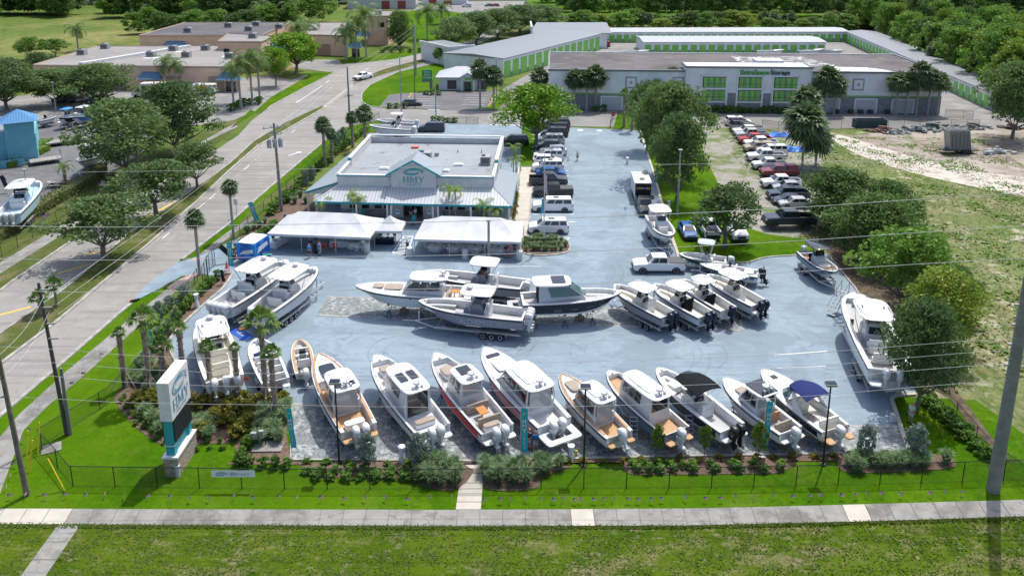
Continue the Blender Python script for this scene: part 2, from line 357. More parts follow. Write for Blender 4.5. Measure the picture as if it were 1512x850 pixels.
# left side of the road
sheet('roadside_grass', [(-400,330),(0,330),(140,262),(345,176),(365,168),(352,186),(330,206),(131,339),(18,416),(-400,640)], M['median'], 2)
sheet('office_park_pavement', [(-100,150),(60,140),(395,112),(440,120),(405,150),(370,166),(345,178),(180,200),(120,180),(-100,178)], M['drive'], 4)
sheet('office_park_pavement', [(418,96),(470,88),(545,90),(600,84),(600,90),(540,96),(500,108),(448,102)], M['drive'], 4)
sheet('boatyard_pavement', [(-300,200),(-100,176),(120,178),(240,205),(168,252),(130,272),(0,338),(-300,460)], M['darklot'], 5)
sheet('far_pavement', [(560,6),(600,2),(750,2),(740,22),(700,20),(590,14)], M['drive'], 4)
# the divided road
RL = [(-200,556),(0,430),(18,416),(131,339),(220,283),(317,223),(352,200),(372,178),(400,157),(448,131),(493,108),(500,103),(536,93),(587,87),(634,76),(700,58),(745,20),(750,2)]
RR = [(775,2),(762,30),(720,60),(660,82),(647,93),(587,107),(546,126),(534,139),(534,151),(545,157),(565,160),(600,162),(640,166),(640,176),(560,178),(510,188),(473,214),(430,250),(380,293),(335,333),(262,388),(196,446),(176,463),(10,606),(-200,800)]
sheet('road', RL+RR, M['road'], 6)
sheet('back_street', [(545,158),(640,163),(900,167),(1120,168),(1440,168),(1600,172),(1600,188),(1440,190),(1040,189),(940,188),(620,184),(560,180)], M['drive'], 7)
med1 = [(-200,610),(0,493),(50,458),(101,423),(166,366),(200,339),(262,297),(340,241),(373,210),(420,182),(476,156),(478,160),(430,188),(380,216),(340,251),(287,301),(219,361),(156,414),(80,478),(0,538),(-200,690)]
sheet('median', med1, M['median'], 8)
isl = smooth_poly([(521,123),(560,105),(600,94),(637,86),(636,90),(600,101),(560,113),(521,125),(521,123)],3)
sheet('median', isl, M['median'], 8)
isl2 = [(534,151),(536,138),(546,126),(587,107),(647,93),(668,100),(660,120),(640,140),(600,160),(565,160),(545,157)]
sheet('roadside_lawn', isl2, M['grass'], 8)
ribbon('kerb', [G(*p) for p in med1[:10]], .22, .14, M['kerb'], world=True)
ribbon('kerb', [G(*p) for p in med1[11:]], .35, .14, M['kerb'], world=True)
for a, b in ((521,123),(476,157)), : pass
ribbon('kerb', [(478,159),(600,95)], .3, .1, M['kerb']) if False else None
ribbon('kerb', isl, .3, .14, M['kerb'])
ribbon('kerb', RL[:6], .35, .14, M['kerb']); ribbon('kerb', [(395,162)]+RL[8:11], .35, .14, M['kerb'])
ribbon('kerb', [(500,190),(473,214),(430,250),(380,293),(335,333),(268,384)], .35, .14, M['kerb'])
ribbon('kerb', [(193,449),(176,463),(97,532),(10,606),(-100,705)], .35, .14, M['kerb'])
ribbon('kerb', [(640,95),(587,107),(546,126),(534,139),(534,151),(545,157),(565,160)], .3, .14, M['kerb'])
# thin concrete separator between the two carriageways
sheet('traffic_separator', [(476,158),(521,123),(523,126),(480,160)], M['kerb'], 9)
sheet('left_sidewalk', [(-200,505),(0,404),(93,346),(184,288),(310,207),(352,187),(345,183),(322,196),(184,274),(93,331),(0,388),(-200,485)], M['concrete'], 7)
sheet('left_sidewalk', [(376,165),(400,144),(440,121),(455,112),(446,111),(420,124),(392,141),(366,160)], M['concrete'], 9)
sheet('roadside_lawn', [(340,190),(366,166),(392,141),(446,109),(492,106),(480,113),(448,131),(400,157),(376,168)], M['grass'], 7)
sheet('roadside_lawn', [(500,88),(545,85),(600,76),(632,70),(634,76),(587,87),(536,93),(505,95)], M['grass'], 7)
sheet('right_sidewalk', [(-200,900),(0,729),(18,680),(35,635),(70,600),(118,560),(190,495),(262,428),(292,408),(280,404),(250,424),(174,485),(97,549),(28,612),(0,645),(-200,770)], M['concrete'], 9)
sheet('right_sidewalk', [(283,396),(345,345),(382,322),(372,320),(330,347),(270,396)], M['concrete'], 9)
# brick coloured pad where the walk meets the apron
PINK = mat('worn_red_paver', (.36,.22,.20), .9, c2=(.45,.36,.34), scale=2)
sheet('kerb_ramp', [(247,425),(258,416),(288,403),(296,406),(268,420),(252,430)], PINK, 12)
sheet('kerb_ramp', [(278,386.5),(285,382.5),(301,380.5),(298,384)], PINK, 12)
# bottom sidewalk: slabs with real joints
tp = [(-60,751),(0,751),(240,752),(683,753),(1000,751),(1110,749),(1300,744),(1512,738),(1700,732)]
bt = [(-60,773.5),(0,773.5),(240,775),(683,777),(1000,776),(1110,773.5),(1300,769),(1512,762),(1700,757)]
def lerp_poly(P, x):
    for i in range(len(P)-1):
        if P[i][0] <= x <= P[i+1][0]:
            t = (x-P[i][0])/(P[i+1][0]-P[i][0]); return P[i][1]+(P[i+1][1]-P[i][1])*t
    return P[-1][1]
sw = MB(); x = -60.
while x < 1660:
    x2 = x+33.4
    def sh(xx): return (xx-730)*.021
    for q, (a, b) in enumerate(((x+.9, x2),)):
        pts = [(a, lerp_poly(tp, max(a, -60))), (b, lerp_poly(tp, b)), (b-0+sh(b), lerp_poly(bt, b)), (a+sh(a), lerp_poly(bt, max(a, -60)))]
        g = [G(*p) for p in pts]
        sw.m = 1 if (x < 96 or 815 < x < 850 or 1213 < x < 1275) else 0
        sw.quad(*[(p[0], p[1], .05+rnd.uniform(-.006, .006)) for p in g][::-1])
    x = x2
o = sw.build('front_sidewalk', [M['concrete'], M['newconc']]); o['kind'] = 'structure'
sheet('front_sidewalk_bed', tp[:]+bt[::-1], mat('dark_joint', (.16,.15,.12), .95), 6)
for poly, nm in (([(85,776),(118,776),(30,905),(-25,905)], 0), ([(683,681),(715,681),(710,752),(673,752)], 1)):
    if nm == 0: poly = [(85,775.5),(118,775.5),(20,920),(-20,920)]
    sheet('footpath', poly, M['concrete'] if nm == 0 else M['newconc'], 8)
# joints across the footpaths
jm = MB()
for yy in (699,713,729,741):
    t = (yy-681)/71; a = G(683-10*t, yy); b = G(715-5*t, yy); ribbon('', [a, b], .03, .048, None, world=True, build=False, mb=jm)
for yy in (800,826):
    t = (yy-775.5)/144.5; a = G(85-105*t, yy); b = G(118-98*t, yy); ribbon('', [a, b], .03, .045, None, world=True, build=False, mb=jm)
o = jm.build('footpath_joint', mat('dark_joint', (.16,.15,.12))); o['kind'] = 'structure'

# ============================================================ THE BLUE LOT
LOT = [(196,446),(215,421),(262,388),(300,376),(352,352),(385,338),(420,318),(456,300),(500,240),(560,192),(600,184),(640,182),(760,185),(945,193),(967,262),(985,330),(1003,382),(1030,388),(1062,385),(1100,388),(1130,380),(1180,376),(1222,375),(1262,425),(1310,500),(1345,560),(1352,583),(1316,589),(1342,668),(430,680),(432,596),(278,588),(262,540),(252,501),(297,454),(330,425),(338,412),(300,405),(268,408),(240,424)]
sheet('blue_lot', LOT, M['lot'], 10)
PAV = layered('cobble_paver', [((.12,.135,.14),4.5,.42,.58,3,.9),((.44,.465,.46),2.4,.5,.60,7,.8),((.16,.18,.185),.5,.45,.62,6,.6)], (.26,.285,.285), .9, .5, 9)
sheet('display_pavers', [(432,597),(560,598),(820,606),(1250,629),(1330,631),(1343,667),(1000,673),(700,680),(431,678)], PAV, 12)
sheet('display_pavers', [(483,439),(560,441.5),(700,446),(1092,466),(1096,488),(900,480.5),(604,471),(467,465)], PAV, 12)
for pl in ([(483,438.5),(560,441),(700,445.5),(1092,465)], [(467,465.5),(604,471.5),(900,481),(1096,488.5)], [(432,597),(560,598),(820,606),(1250,629),(1330,631)],
           [(1092,465),(1096,488.5)]):
    ribbon('flush_kerb', pl, .28, .062, M['kerb'])
ribbon('flush_kerb', [(431,679),(700,681),(1000,674),(1343,668)], .2, .12, M['kerb'])
ribbon('flush_kerb', [(431,597),(430,679)], .2, .12, M['kerb'])
K = M['newconc']
ribbon('kerb', [(278,588),(262,540),(252,501),(297,454),(330,425),(345,402)], .3, .15, M['kerb'], sm=True)
ribbon('kerb', [(945,193),(967,262),(985,330),(1003,382),(1012,386)], .35, .15, M['newconc'])
ribbon('kerb', [(1030,389),(1062,386),(1100,389),(1130,381),(1180,377)], .2, .15, M['kerb'], sm=True)
ribbon('kerb', [(1222,376),(1262,425),(1310,500),(1345,560)], .2, .15, M['kerb'])
ribbon('kerb', [(1342,668),(1316,589),(1324,585),(1352,583)], .3, .18, M['newconc'])
# tent-side tarmac, darker and uncoated
# pavement behind the cars, grass strip with tree
sheet('strip_lawn', [(768,247),(771,180),(793,180),(790,247)], M['grass'], 13)
sheet('walkway', [(768,247),(790,247),(784,300),(779,352),(765,352),(757,352),(761,315)], M['newconc'], 13)
ribbon('kerb', [(792,182),(790,247),(784,300),(779,352)], .2, .13, M['kerb'])
sheet('planting_bed', [(764,247),(768,247),(761,315),(757,352),(752,330)], M['mulch'], 14)
ig = smooth_poly([(774,352),(800,350),(830,352),(841,362),(836,374),(800,378),(775,375),(768,364),(774,352)],3)
sheet('planting_bed', ig, M['mulch'], 14); ribbon('kerb', ig, .22, .15, M['kerb'])
# tyre marks turning across the coating
TM = seethrough('tyre_mark', (.04,.05,.065), .09); mb = MB(); r = random.Random(11)
for i in range(34):
    c = G(*r.choice(((700,500),(560,470),(860,400),(900,520),(1150,520),(480,470),(1100,500),(870,250),(1180,420),(620,520),(760,405)))); R_ = r.uniform(3, 11); a0 = r.uniform(0, 6.28); sp = r.uniform(.6, 1.9); ex = r.uniform(.5, 1.5)
    for q in (0, 1.7):
        pts = [(c[0]+r.uniform(-.02,.02)+cos(a0+sp*k/14)*(R_+q)*ex, c[1]+sin(a0+sp*k/14)*(R_+q)*.7) for k in range(15)]; z = .052+i*.0006+q*.0003
        for k in range(14):
            a, b = pts[k], pts[k+1]; d = Vector((b[0]-a[0], b[1]-a[1], 0)).normalized(); n = Vector((-d.y, d.x, 0))*.09; A_, B_ = Vector((a[0], a[1], z)), Vector((b[0], b[1], z)); mb.quad(A_-n, B_-n, B_+n, A_+n)
o = mb.build('tyre_mark', TM); o['kind'] = 'structure'
# parking bay lines
ln = MB()
def pline(a, b, wd=.12): ribbon('', [G(*a), G(*b)], wd, .05, None, world=True, build=False, mb=ln, z0=.004)
for i in range(20):
    y = 100.1+i*2.92; xx = 2.6+(y-100)*.024
    ribbon('', [(xx, y), (xx+5.9, y-.05)], .17, .05, None, world=True, build=False, mb=ln, z0=.004)
pline((770,350.5),(839,351)); pline((839,351),(838,357))
for xq in (792,806,820,832): pline((xq,357),(xq+10,351),.1)
pline((735,394),(800,393.5),.08); pline((1144,524.5),(1221,519),.1); pline((1146,544.5),(1219,540.5),.1)
pline((724,184.5),(768,185.5),.35)
o = ln.build('parking_line', M['line']); o['kind'] = 'structure'
# hatched accessible bay between the tents
hb = MB(); A, B, Cc, D = (579,374),(596,349),(610,349),(602,375)
for a, b in ((A,B),(B,Cc),(Cc,D),(D,A)): ribbon('', [G(*a), G(*b)], .14, .05, None, world=True, build=False, mb=hb, z0=.006)
for i in range(5):
    t = i/5+.03; a = (A[0]+(B[0]-A[0])*t, A[1]+(B[1]-A[1])*t); t += .16; b = (D[0]+(Cc[0]-D[0])*t, D[1]+(Cc[1]-D[1])*t)
    ribbon('', [G(*a), G(*b)], .13, .05, None, world=True, build=False, mb=hb, z0=.006)
o = hb.build('hatched_bay_marking', M['line']); o['kind'] = 'structure'
bb = MB()
for a, b in (((577,374),(594,349)),((604,375),(612,349))): ribbon('', [G(*a), G(*b)], .1, .05, None, world=True, build=False, mb=bb, z0=.006)
o = bb.build('blue_bay_marking', mat('blue_line_paint', (.02,.12,.35), .8)); o['kind'] = 'structure'
# road markings
rm = MB(); ym = MB()
def dash(mb, a, b, wd=.15): ribbon('', [G(*a), G(*b)], wd, .05, None, world=True, build=False, mb=mb, z0=-.02)
for a, b in (((68,136),(0,0)),): pass
for a, b in (((438,152),(477,126)),((481,123),(486,119)),((440,149),(438,152)),((530,108),(545,101)),((570,96),(580,94))): dash(rm, a, b)
for a, b in (((150,390),(140,399)),((310,294),(318,286)),((360,251),(368,245)),((290,310),(302,300)),((240,352),(250,344)),((395,222),(402,217)),((430,196),(436,192))): dash(rm, a, b, .12)
dash(rm, (440,226),(500,176),.12) if False else None
for a, b in (((0,465),(46,453)),((50,432),(70,425)),((85,404),(136,389)),((124,376),(164,369)),((185,349),(192,345)),((214,322),(262,296))): dash(ym, a, b, .35)
o = rm.build('road_marking', M['line']); o['kind'] = 'structure'; o = ym.build('yellow_road_marking', M['yline']); o['kind'] = 'structure'
# turn arrows on the road
am = MB()
for c in ((433,228),(376,352-20)):
    x, y = G(*c); 
    for q in range(1): am.box(x, y, .045, .25, 2.2, .01, -.55); am.box(x+.75, y+1.15, .048, .9, .5, .01, -.1)
o = am.build('lane_arrow', M['line']); o['kind'] = 'structure'
# joint between road slabs / tar seams
# planting beds
sheet('planting_bed', smooth_poly([(168,588),(174,600),(195,625),(225,650),(260,662),(300,655),(340,655),(350,640),(352,680),(430,686),(1345,680),(1348,668),(1342,669),(700,682),(430,681),(430,596),(280,590),(262,545),(252,503),(297,455),(330,426),(342,404),(330,400),(300,432),(262,470),(225,520),(190,560),(168,588)],2), M['mulch'], 12)
sheet('planting_bed', smooth_poly([(440,684),(460,702),(520,706),(600,708),(640,722),(676,722),(683,684),(440,684)],3), M['mulch'], 13)
sheet('planting_bed', smooth_poly([(715,684),(718,722),(790,722),(800,705),(842,686),(715,684)],3), M['mulch'], 13)
sheet('planting_bed', smooth_poly([(918,682),(930,700),(1000,701),(1100,700),(1150,698),(1158,680),(918,682)],3), M['mulch'], 13)
sheet('planting_bed', smooth_poly([(1236,678),(1248,697),(1330,697),(1400,692),(1410,684),(1385,672),(1236,678)],3), M['mulch'], 13)
sheet('planting_bed', smooth_poly([(430,270),(400,310),(370,338),(345,362),(352,372),(378,358),(410,340),(440,325),(470,318),(462,290),(430,270)],2), M['mulch'], 13)
sheet('planting_bed', [(1345,560),(1262,425),(1222,375),(1215,350),(1250,330),(1330,430),(1400,560),(1460,640),(1500,690),(1440,640),(1400,585)], mat('leaf_litter', (.06,.045,.03), .95, c2=(.12,.09,.05), scale=1.5), 13)
# front pads
o = MB(); x, y = G(396,661); o.box(x, y, .08, 2.2, 1.2, .16, .02)
o = o.build('utility_pad', M['concrete']); o['kind'] = 'structure'
o = MB(); x, y = G(76,662); o.box(x, y, .04, 1.3, 1.2, .08, .5); o = o.build('utility_pad', M['concrete']); o['kind'] = 'structure'
# stop bar + storage lot
sheet('storage_parking', [(560,158),(575,140),(640,135),(745,135),(760,140),(745,160),(700,165),(624,161)], M['darklot'], 9)
sheet('storage_yard_pavement', [(742,132),(800,98),(830,60),(900,45),(1290,50),(1400,110),(1480,165),(1440,170),(900,168),(760,166)], M['drive'], 8)
sheet('roadside_lawn', [(696,160),(735,161),(748,150),(742,140),(735,146),(720,158)], M['grass'], 12)
pl2 = MB()
for i in range(6): ribbon('', [G(606+i*1.5, 139+i*3.4), G(640+i*1.5, 139.5+i*3.4)], .12, .05, None, world=True, build=False, mb=pl2)
for i in range(5): ribbon('', [G(688-i*1.2, 141+i*3.4), G(720-i*1.2, 141.5+i*3.4)], .12, .05, None, world=True, build=False, mb=pl2)
ribbon('', [G(632,162), G(650,163)], .3, .05, None, world=True, build=False, mb=pl2)
o = pl2.build('parking_line', M['line']); o['kind'] = 'structure'
ym2 = MB()
for i in range(5): ribbon('', [G(600+i*1.5, 150-i*2.6), G(602+i*1.5, 148.5-i*2.6)], .3, .1, None, world=True, build=False, mb=ym2)
for i in range(7): ribbon('', [G(722-i*-1.2, 157-i*2.6), G(723-i*-1.2, 155.8-i*2.6)], .3, .1, None, world=True, build=False, mb=ym2)
o = ym2.build('yellow_wheel_stop', M['yline']); o['kind'] = 'structure'
sheet('grass_island', [(905,190),(912,168),(935,168),(958,185),(962,200),(975,260),(945,194),(944,190)], M['grass'], 12)

# ============================================================ BUILDINGS
def part(root, name, m, fn, smooth=False):
    mb = MB(); fn(mb); return mb.build(name, m, root, smooth)
# ---- the yacht showroom, local frame: x along the front, y into the building, origin at parapet front-left
HB = thing('showroom_building', 'white low showroom with flat roof, teal trim and gabled fish-emblem sign over the porch', 'showroom', (-23.4, 102.75, 0), -radians(3.0))
W, Dp, ZT, ZR, ZE = 20.9, 19.9, 5.85, 5.15, 2.95
part(HB, 'wall', M['stucco'], lambda b: (b.box(W/2, Dp/2, 2.2, W-.3, Dp-.3, 4.4), b.box(W/2, -.02, 5.0, W, .25, 1.5), b.box(W/2, Dp-.1, 5.0, W, .25, 1.7),
     b.box(0, Dp/2, 4.95, .25, Dp-.3, 1.5), b.box(W, Dp/2, 4.95, .25, Dp-.3, 1.5), b.box(0, Dp*.66, 5.25, .4, Dp*.66, 1.9), b.box(W, Dp*.66, 5.25, .4, Dp*.66, 1.9)))
part(HB, 'roof', M['flatroof'], lambda b: b.box(W/2, Dp/2, 4.8, W-.3, Dp-.3, .5))
part(HB, 'parapet_cap', M['white'], lambda b: (b.box(W/2, 0, 5.79, W+.3, .42, .12), b.box(0, Dp*.16, 5.79, .42, Dp*.33, .12), b.box(W, Dp*.16, 5.79, .42, Dp*.33, .12),
     b.box(0, Dp*.66, 6.26, .5, Dp*.67, .12), b.box(W, Dp*.66, 6.26, .5, Dp*.67, .12), b.box(W/2, Dp-.1, 6.26, W+.4, .42, .12)))
part(HB, 'teal_trim', M['teal'], lambda b: (b.box(W/2, -.17, 5.66, W+.34, .1, .13), b.box(-.02, Dp*.33-.03, 5.9, .5, .12, .75), b.box(W+.02, Dp*.33-.03, 5.9, .5, .12, .75)))
# porch roofs
for q in (((-2.6,-2.9,ZE),(7.3,-3.15,ZE),(7.3,-.05,4.35),(.2,-.05,4.35)), ((13.6,-3.3,ZE),(23.6,-3.5,ZE),(21,-.05,4.35),(13.6,-.05,4.35))):
    part(HB, 'front_porch_roof', M['seamx'], lambda b: b.loft([[(x, y, z-.18) for x, y, z in q], list(q)]))
part(HB, 'entrance_porch_roof', M['seamx'], lambda b: (b.quad((7.0,-3.6,ZE+.15),(13.7,-3.75,ZE+.15),(13.7,-.06,4.55),(7.0,-.06,4.55)), b.quad((7.0,-3.6,ZE),(13.7,-3.75,ZE),(13.7,-.06,4.4),(7.0,-.06,4.4))))
part(HB, 'right_porch_roof', M['seamy'], lambda b: (b.quad((23.6,-3.5,ZE),(23.8,11,ZE),(21.15,8.5,4.35),(21,-.05,4.35)),))
part(HB, 'left_porch_roof', M['seamy'], lambda b: (b.quad((-4.9,.8,ZE),(-.1,.8,4.5),(-.1,20.5,4.5),(-3.4,23,ZE)), b.quad((-4.9,.8,ZE-.15),(-.1,.8,4.35),(-.1,20.5,4.35),(-3.4,23,ZE-.15))))
def fascia(b):
    for a, c, z0, z1 in (((-2.6,-2.93),(7.0,-3.18),ZE,ZE),((7.0,-3.63),(13.7,-3.78),ZE+.15,ZE+.15),((13.7,-3.33),(23.6,-3.53),ZE,ZE),((23.63,-3.5),(23.83,11),ZE,ZE),((-4.93,.78),(-.1,.78),ZE,4.5),((-4.93,.8),(-3.43,23),ZE,ZE),((13.72,-3.78),(13.72,-.1),ZE+.15,4.55)):
        b.add([(a[0],a[1],z0-.24),(c[0],c[1],z1-.24),(c[0],c[1],z1+.02),(a[0],a[1],z0+.02),(a[0]+.04,a[1]+.06,z0-.24),(c[0]+.04,c[1]+.06,z1-.24),(c[0]+.04,c[1]+.06,z1+.02),(a[0]+.04,a[1]+.06,z0+.02)],
              [(0,1,2,3),(7,6,5,4),(0,4,5,1),(3,2,6,7),(0,3,7,4),(1,5,6,2)])
part(HB, 'fascia', M['teal'], fascia)
for q in ([(23.6,-3.5,ZE+.02),(21,-.05,4.4)], [(-2.6,-2.9,ZE+.02),(.2,-.05,4.4)], [(13.72,-3.75,ZE+.17),(13.72,-.06,4.58)]): part(HB, 'ridge_cap', M['white'], lambda b: b.tube(q, .09, 4))
def left_gable(b): b.add([(-4.7,1.0,ZE-.3),(-.1,1.0,ZE-.3),(-.1,1.0,4.3),(-4.7,1.2,ZE-.3),(-.1,1.2,ZE-.3),(-.1,1.2,4.3)], [(0,1,2),(5,4,3),(0,2,5,3)])
part(HB, 'gable_panel', M['white'], left_gable)
for cx in (-4.6,-2.2,3.1,7.2,7.7,13.2,13.9,18.2,23.2):
    part(HB, 'column', M['white'], lambda b: b.box(cx, -2.9 if cx > -4 else 1.1, 1.45, .24, .24, 2.9))
part(HB, 'porch_floor', M['kerb'], lambda b: b.box(10.3, -1.8, .07, 26.5, 3.8, .14))
part(HB, 'stone_wainscot', M['stone'], lambda b: (b.box(3.3, .1, .5, 6.2, .12, .8), b.box(17.4, .1, .5, 6.8, .12, .8)))
part(HB, 'entrance_bay', M['stucco'], lambda b: (b.box(8.0, -.35, 2.1, 1.7, .9, 4.2), b.box(12.6, -.35, 2.1, 2.1, .9, 4.2)))
part(HB, 'entrance_recess', M['darkmetal'], lambda b: b.box(10.2, .1, 1.4, 2.7, .1, 2.5))
for s in (-1, 1):
    dr = part(HB, 'door', M['darkmetal'], lambda b: (b.box(10.2+s*.5, -.01, 1.2, .96, .06, 2.1),)); mb = MB(); mb.box(10.2+s*.5, -.06, 1.25, .74, .03, 1.8); mb.build('pane', M['glass'], dr)
for wx in (1.9,3.6,5.3,6.6,14.9,16.6,18.3,19.8):
    wd = part(HB, 'window', M['white'], lambda b: b.box(wx, .08, 1.38, 1.15, .12, .78)); mb = MB(); mb.box(wx, .0, 1.38, 1.0, .04, .64); mb.build('pane', M['glass'], wd)
# gable with the emblem
GX0, GX1, GC = 7.35, 13.35, 10.35
def gab(b):
    n = [(GX0,-.62,4.3),(GX1,-.62,4.3),(GX1,-.62,6.35),(GC,-.62,8.05),(GX0,-.62,6.35)]; b.add(n+[(x, 2.6, z) for x, y, z in n], [(0,1,2,3,4),(9,8,7,6,5),(0,4,9,5),(1,6,7,2),(0,5,6,1)])
g = part(HB, 'gable', M['stucco'], gab)
def gr(b):
    for s in (-1, 1):
        e = [(GC, 8.22), (GC+s*3.65, 6.12), (GC+s*3.65, 5.98), (GC, 8.06)]
        y0, y1 = -.95, 3.6
        b.add([(x, y0, z) for x, z in e]+[(x, y1, z) for x, z in e], [(0,1,2,3),(7,6,5,4),(0,4,5,1),(1,5,6,2),(2,6,7,3)])
mb = MB(); gr(mb); mb.build('gable_roof', M['seamy'], HB)
def grt(b):
    for s in (-1, 1):
        e = [(GC, 8.24), (GC+s*3.7, 6.12), (GC+s*3.7, 5.84), (GC, 7.96)]
        b.add([(x, -1.02, z) for x, z in e]+[(x, -.94, z) for x, z in e], [(0,1,2,3),(7,6,5,4),(0,4,5,1),(2,6,7,3)])
part(HB, 'gable_trim', M['teal'], grt)
mb = MB(); emblem_mesh(mb, 2.4, 1.25); o = mb.build('fish_emblem', M['teal'], HB, loc=(GC, -.64, 6.5))
mb = MB(); hmy(mb, .84, .80, .04); o = mb.build('sign_letters', M['teal'], HB, loc=(GC, -.64, 5.0))
text_mesh('sign_letters', 'YACHTS', .36, M['teal'], HB, (GC, -.66, 4.6), (pi/2, 0, 0), .01, .004, space=1.5)
# rooftop plant
def hvac(root, x, y, z, sx=1.5, sy=1.1, sz=.8, m=None):
    mb = MB(); mb.box(x, y, z+.12, sx*1.1, sy*1.1, .1); mb.box(x, y, z+.2+sz/2, sx, sy, sz); mb.box(x, y, z+.23+sz, sx*.96, sy*.96, .05)
    a = mb.build('rooftop_unit', m or M['steel'], root)
    mb = MB(); mb.cyl(x-sx*.2, y, z+.24+sz, z+.4+sz, .32*sx/1.5); mb.build('fan_cowl', M['darkmetal'], a)
    mb = MB(); mb.box(x, y-sy/2-.02, z+.2+sz/2, sx*.8, .04, sz*.7); mb.build('grille', mat('grille_gray', (.12,.12,.13), .6), a)
hvac(HB, 10.0, 10.4, 5.05, 2.2, 1.4, .9); hvac(HB, 19.2, 8.4, 5.05, 1.4, 1.6, 1.0)
part(HB, 'roof_vent', M['steel'], lambda b: (b.cyl(11.6,12.3,5.05,5.6,.35), b.cyl(9.9,13.2,5.05,5.5,.3), b.cyl(18.1,14.2,5.05,5.6,.08), b.cyl(14.5,14.3,5.05,5.5,.08)))
for x, y in ((5.2,5.2),(7.6,9.3),(13.8,4.6),(15.4,7.6)): part(HB, 'skylight', mat('skylight_acrylic', (.60,.64,.66), .3), lambda b: (b.box(x, y, 5.15, 1.35, .9, .2), b.box(x, y, 5.28, 1.2, .75, .12, 0, .8, .8)))
part(HB, 'roof_hatch', mat('red_hatch', (.55,.16,.10), .6), lambda b: b.box(7.6, 16.6, 5.2, 1.1, .8, .3))
part(HB, 'side_wall', M['white'], lambda b: (b.box(23.6, 14, 1.0, .2, 8, 2.0)))
part(HB, 'presentation_board', M['darkmetal'], lambda b: (b.box(21.0,-1.2,1.2,1.9,.08,1.2), b.box(20.2,-1.2,.4,.06,.06,.8), b.box(21.8,-1.2,.4,.06,.06,.8)))
part(HB, 'board_face', mat('pale_board', (.55,.56,.58), .5), lambda b: b.box(21.0,-1.26,1.2,1.6,.04,.95))
# teal garden chairs on the porch
def adirondack(x, y, rz, label):
    t = thing('garden_chair', label, 'garden chair', (x, y, .14), rz, 'teal garden chairs on the porch')
    part(t, 'seat', M['teal'], lambda b: b.box(0, 0, .35, .55, .55, .05)); part(t, 'backrest', M['teal'], lambda b: b.add([(-.3,.22,.35),(.3,.22,.35),(.22,.5,1.05),(0,.54,1.15),(-.22,.5,1.05),(-.3,.28,.35),(.3,.28,.35),(.22,.56,1.05),(0,.6,1.15),(-.22,.56,1.05)], [(0,1,2,3,4),(9,8,7,6,5),(1,6,7,2),(0,4,9,5),(2,7,8,3),(3,8,9,4)]))
    for s in (-1, 1): part(t, 'armrest', M['teal'], lambda b: (b.box(s*.34, .05, .56, .12, .7, .04), b.box(s*.34, -.25, .28, .06, .06, .56)))
for (x, y), l in (((-21.4,101.6),'teal garden chair on the porch, leftmost of the pair left of the small canopy'),((-20.1,101.4),'teal garden chair on the porch, right one of the pair left of the small canopy'),((-12.9,98.9),'teal garden chair left of the showroom door'),((-9.3,99.2),'teal garden chair right of the two people at the door')): adirondack(x, y, pi*0, l)
for px, l in ((588,'small blue accessible parking sign on the left of the entrance'),(634,'small blue accessible parking sign on the right of the entrance')):
    x, y = G(px, 331); t = thing('parking_sign', l, 'parking sign', (x, y, 0)); part(t, 'pole', M['steel'], lambda b: b.cyl(0,0,0,1.9,.03,n=6)); part(t, 'sign_face', M['white'], lambda b: b.box(0,-.04,1.75,.45,.03,.6)); part(t, 'symbol', mat('sign_blue', (.02,.16,.45), .5), lambda b: (b.box(0,-.065,1.8,.34,.02,.34), ))

# ---- self storage block with two-storey front
ST = thing('storage_building', 'long gray and white storage building with green windows and black-and-green sign', 'storage building', (10.9, 169.1, 0), atan2(165.1-169.1, 91-10.9))
SW_, SD, SH = 82.2, 25.5, 8.6
SG = mat('storage_light_stucco', (.74,.76,.77), .9, c2=(.64,.66,.68), scale=.35); SDK = mat('storage_dark_block', (.19,.20,.22), .9, c2=(.235,.25,.27), scale=1)
GRN = mat('green_door_paint', (.20,.50,.09), .5, c2=(.16,.42,.08), scale=.5)
part(ST, 'wall', SG, lambda b: b.box(38.35, SD/2, SH/2, 82.7, SD, SH))
part(ST, 'roof', layered('dark_felt_roof', [((.085,.078,.076),.08,.42,.62,7,.8),((.22,.21,.20),.3,.54,.66,9,.6,(1,2,1))], (.135,.122,.118)), lambda b: (b.box(38.35, SD/2, SH+.05, 82.3, SD-.4, .1),))
part(ST, 'roof_coating', mat('white_roof_coating', (.70,.70,.68), .8, c2=(.22,.20,.20), scale=.4, lo=.55, hi=.62), lambda b: (b.quad((58,1,SH+.125),(70,1,SH+.125),(67,6,SH+.125),(59,7,SH+.125))))
part(ST, 'mottled_patch', mat('mottled_roof_patch', (.12,.115,.115), .8, c2=(.50,.50,.49), scale=.7, lo=.5, hi=.6), lambda b: b.quad((40,7,SH+.13),(61,7,SH+.13),(57,21,SH+.13),(40,21,SH+.13)))
for x, q in ((11.5, 29), (66, 27.4)): part(ST, 'lower_block_wall', SDK, lambda b: b.box(x, -.06, 1.75, q, .12, 3.5))
part(ST, 'green_band', GRN, lambda b: (b.box(11.5, -.09, 3.6, 29, .1, .25), b.box(66, -.09, 3.6, 27.4, .1, .25)))
part(ST, 'coping', mat('dark_coping', (.15,.17,.18), .5), lambda b: (b.box(11.5, -.05, SH+.1, 29.2, .4, .4), b.box(66, -.05, SH+.1, 27.4, .4, .4), b.box(-3, SD/2, SH+.1, .4, SD, .4), b.box(79.7, SD/2, SH+.1, .4, SD, .4)))
part(ST, 'back_coping', M['white'], lambda b: b.box(38.35, SD, SH+.1, 82.7, .3, .4))
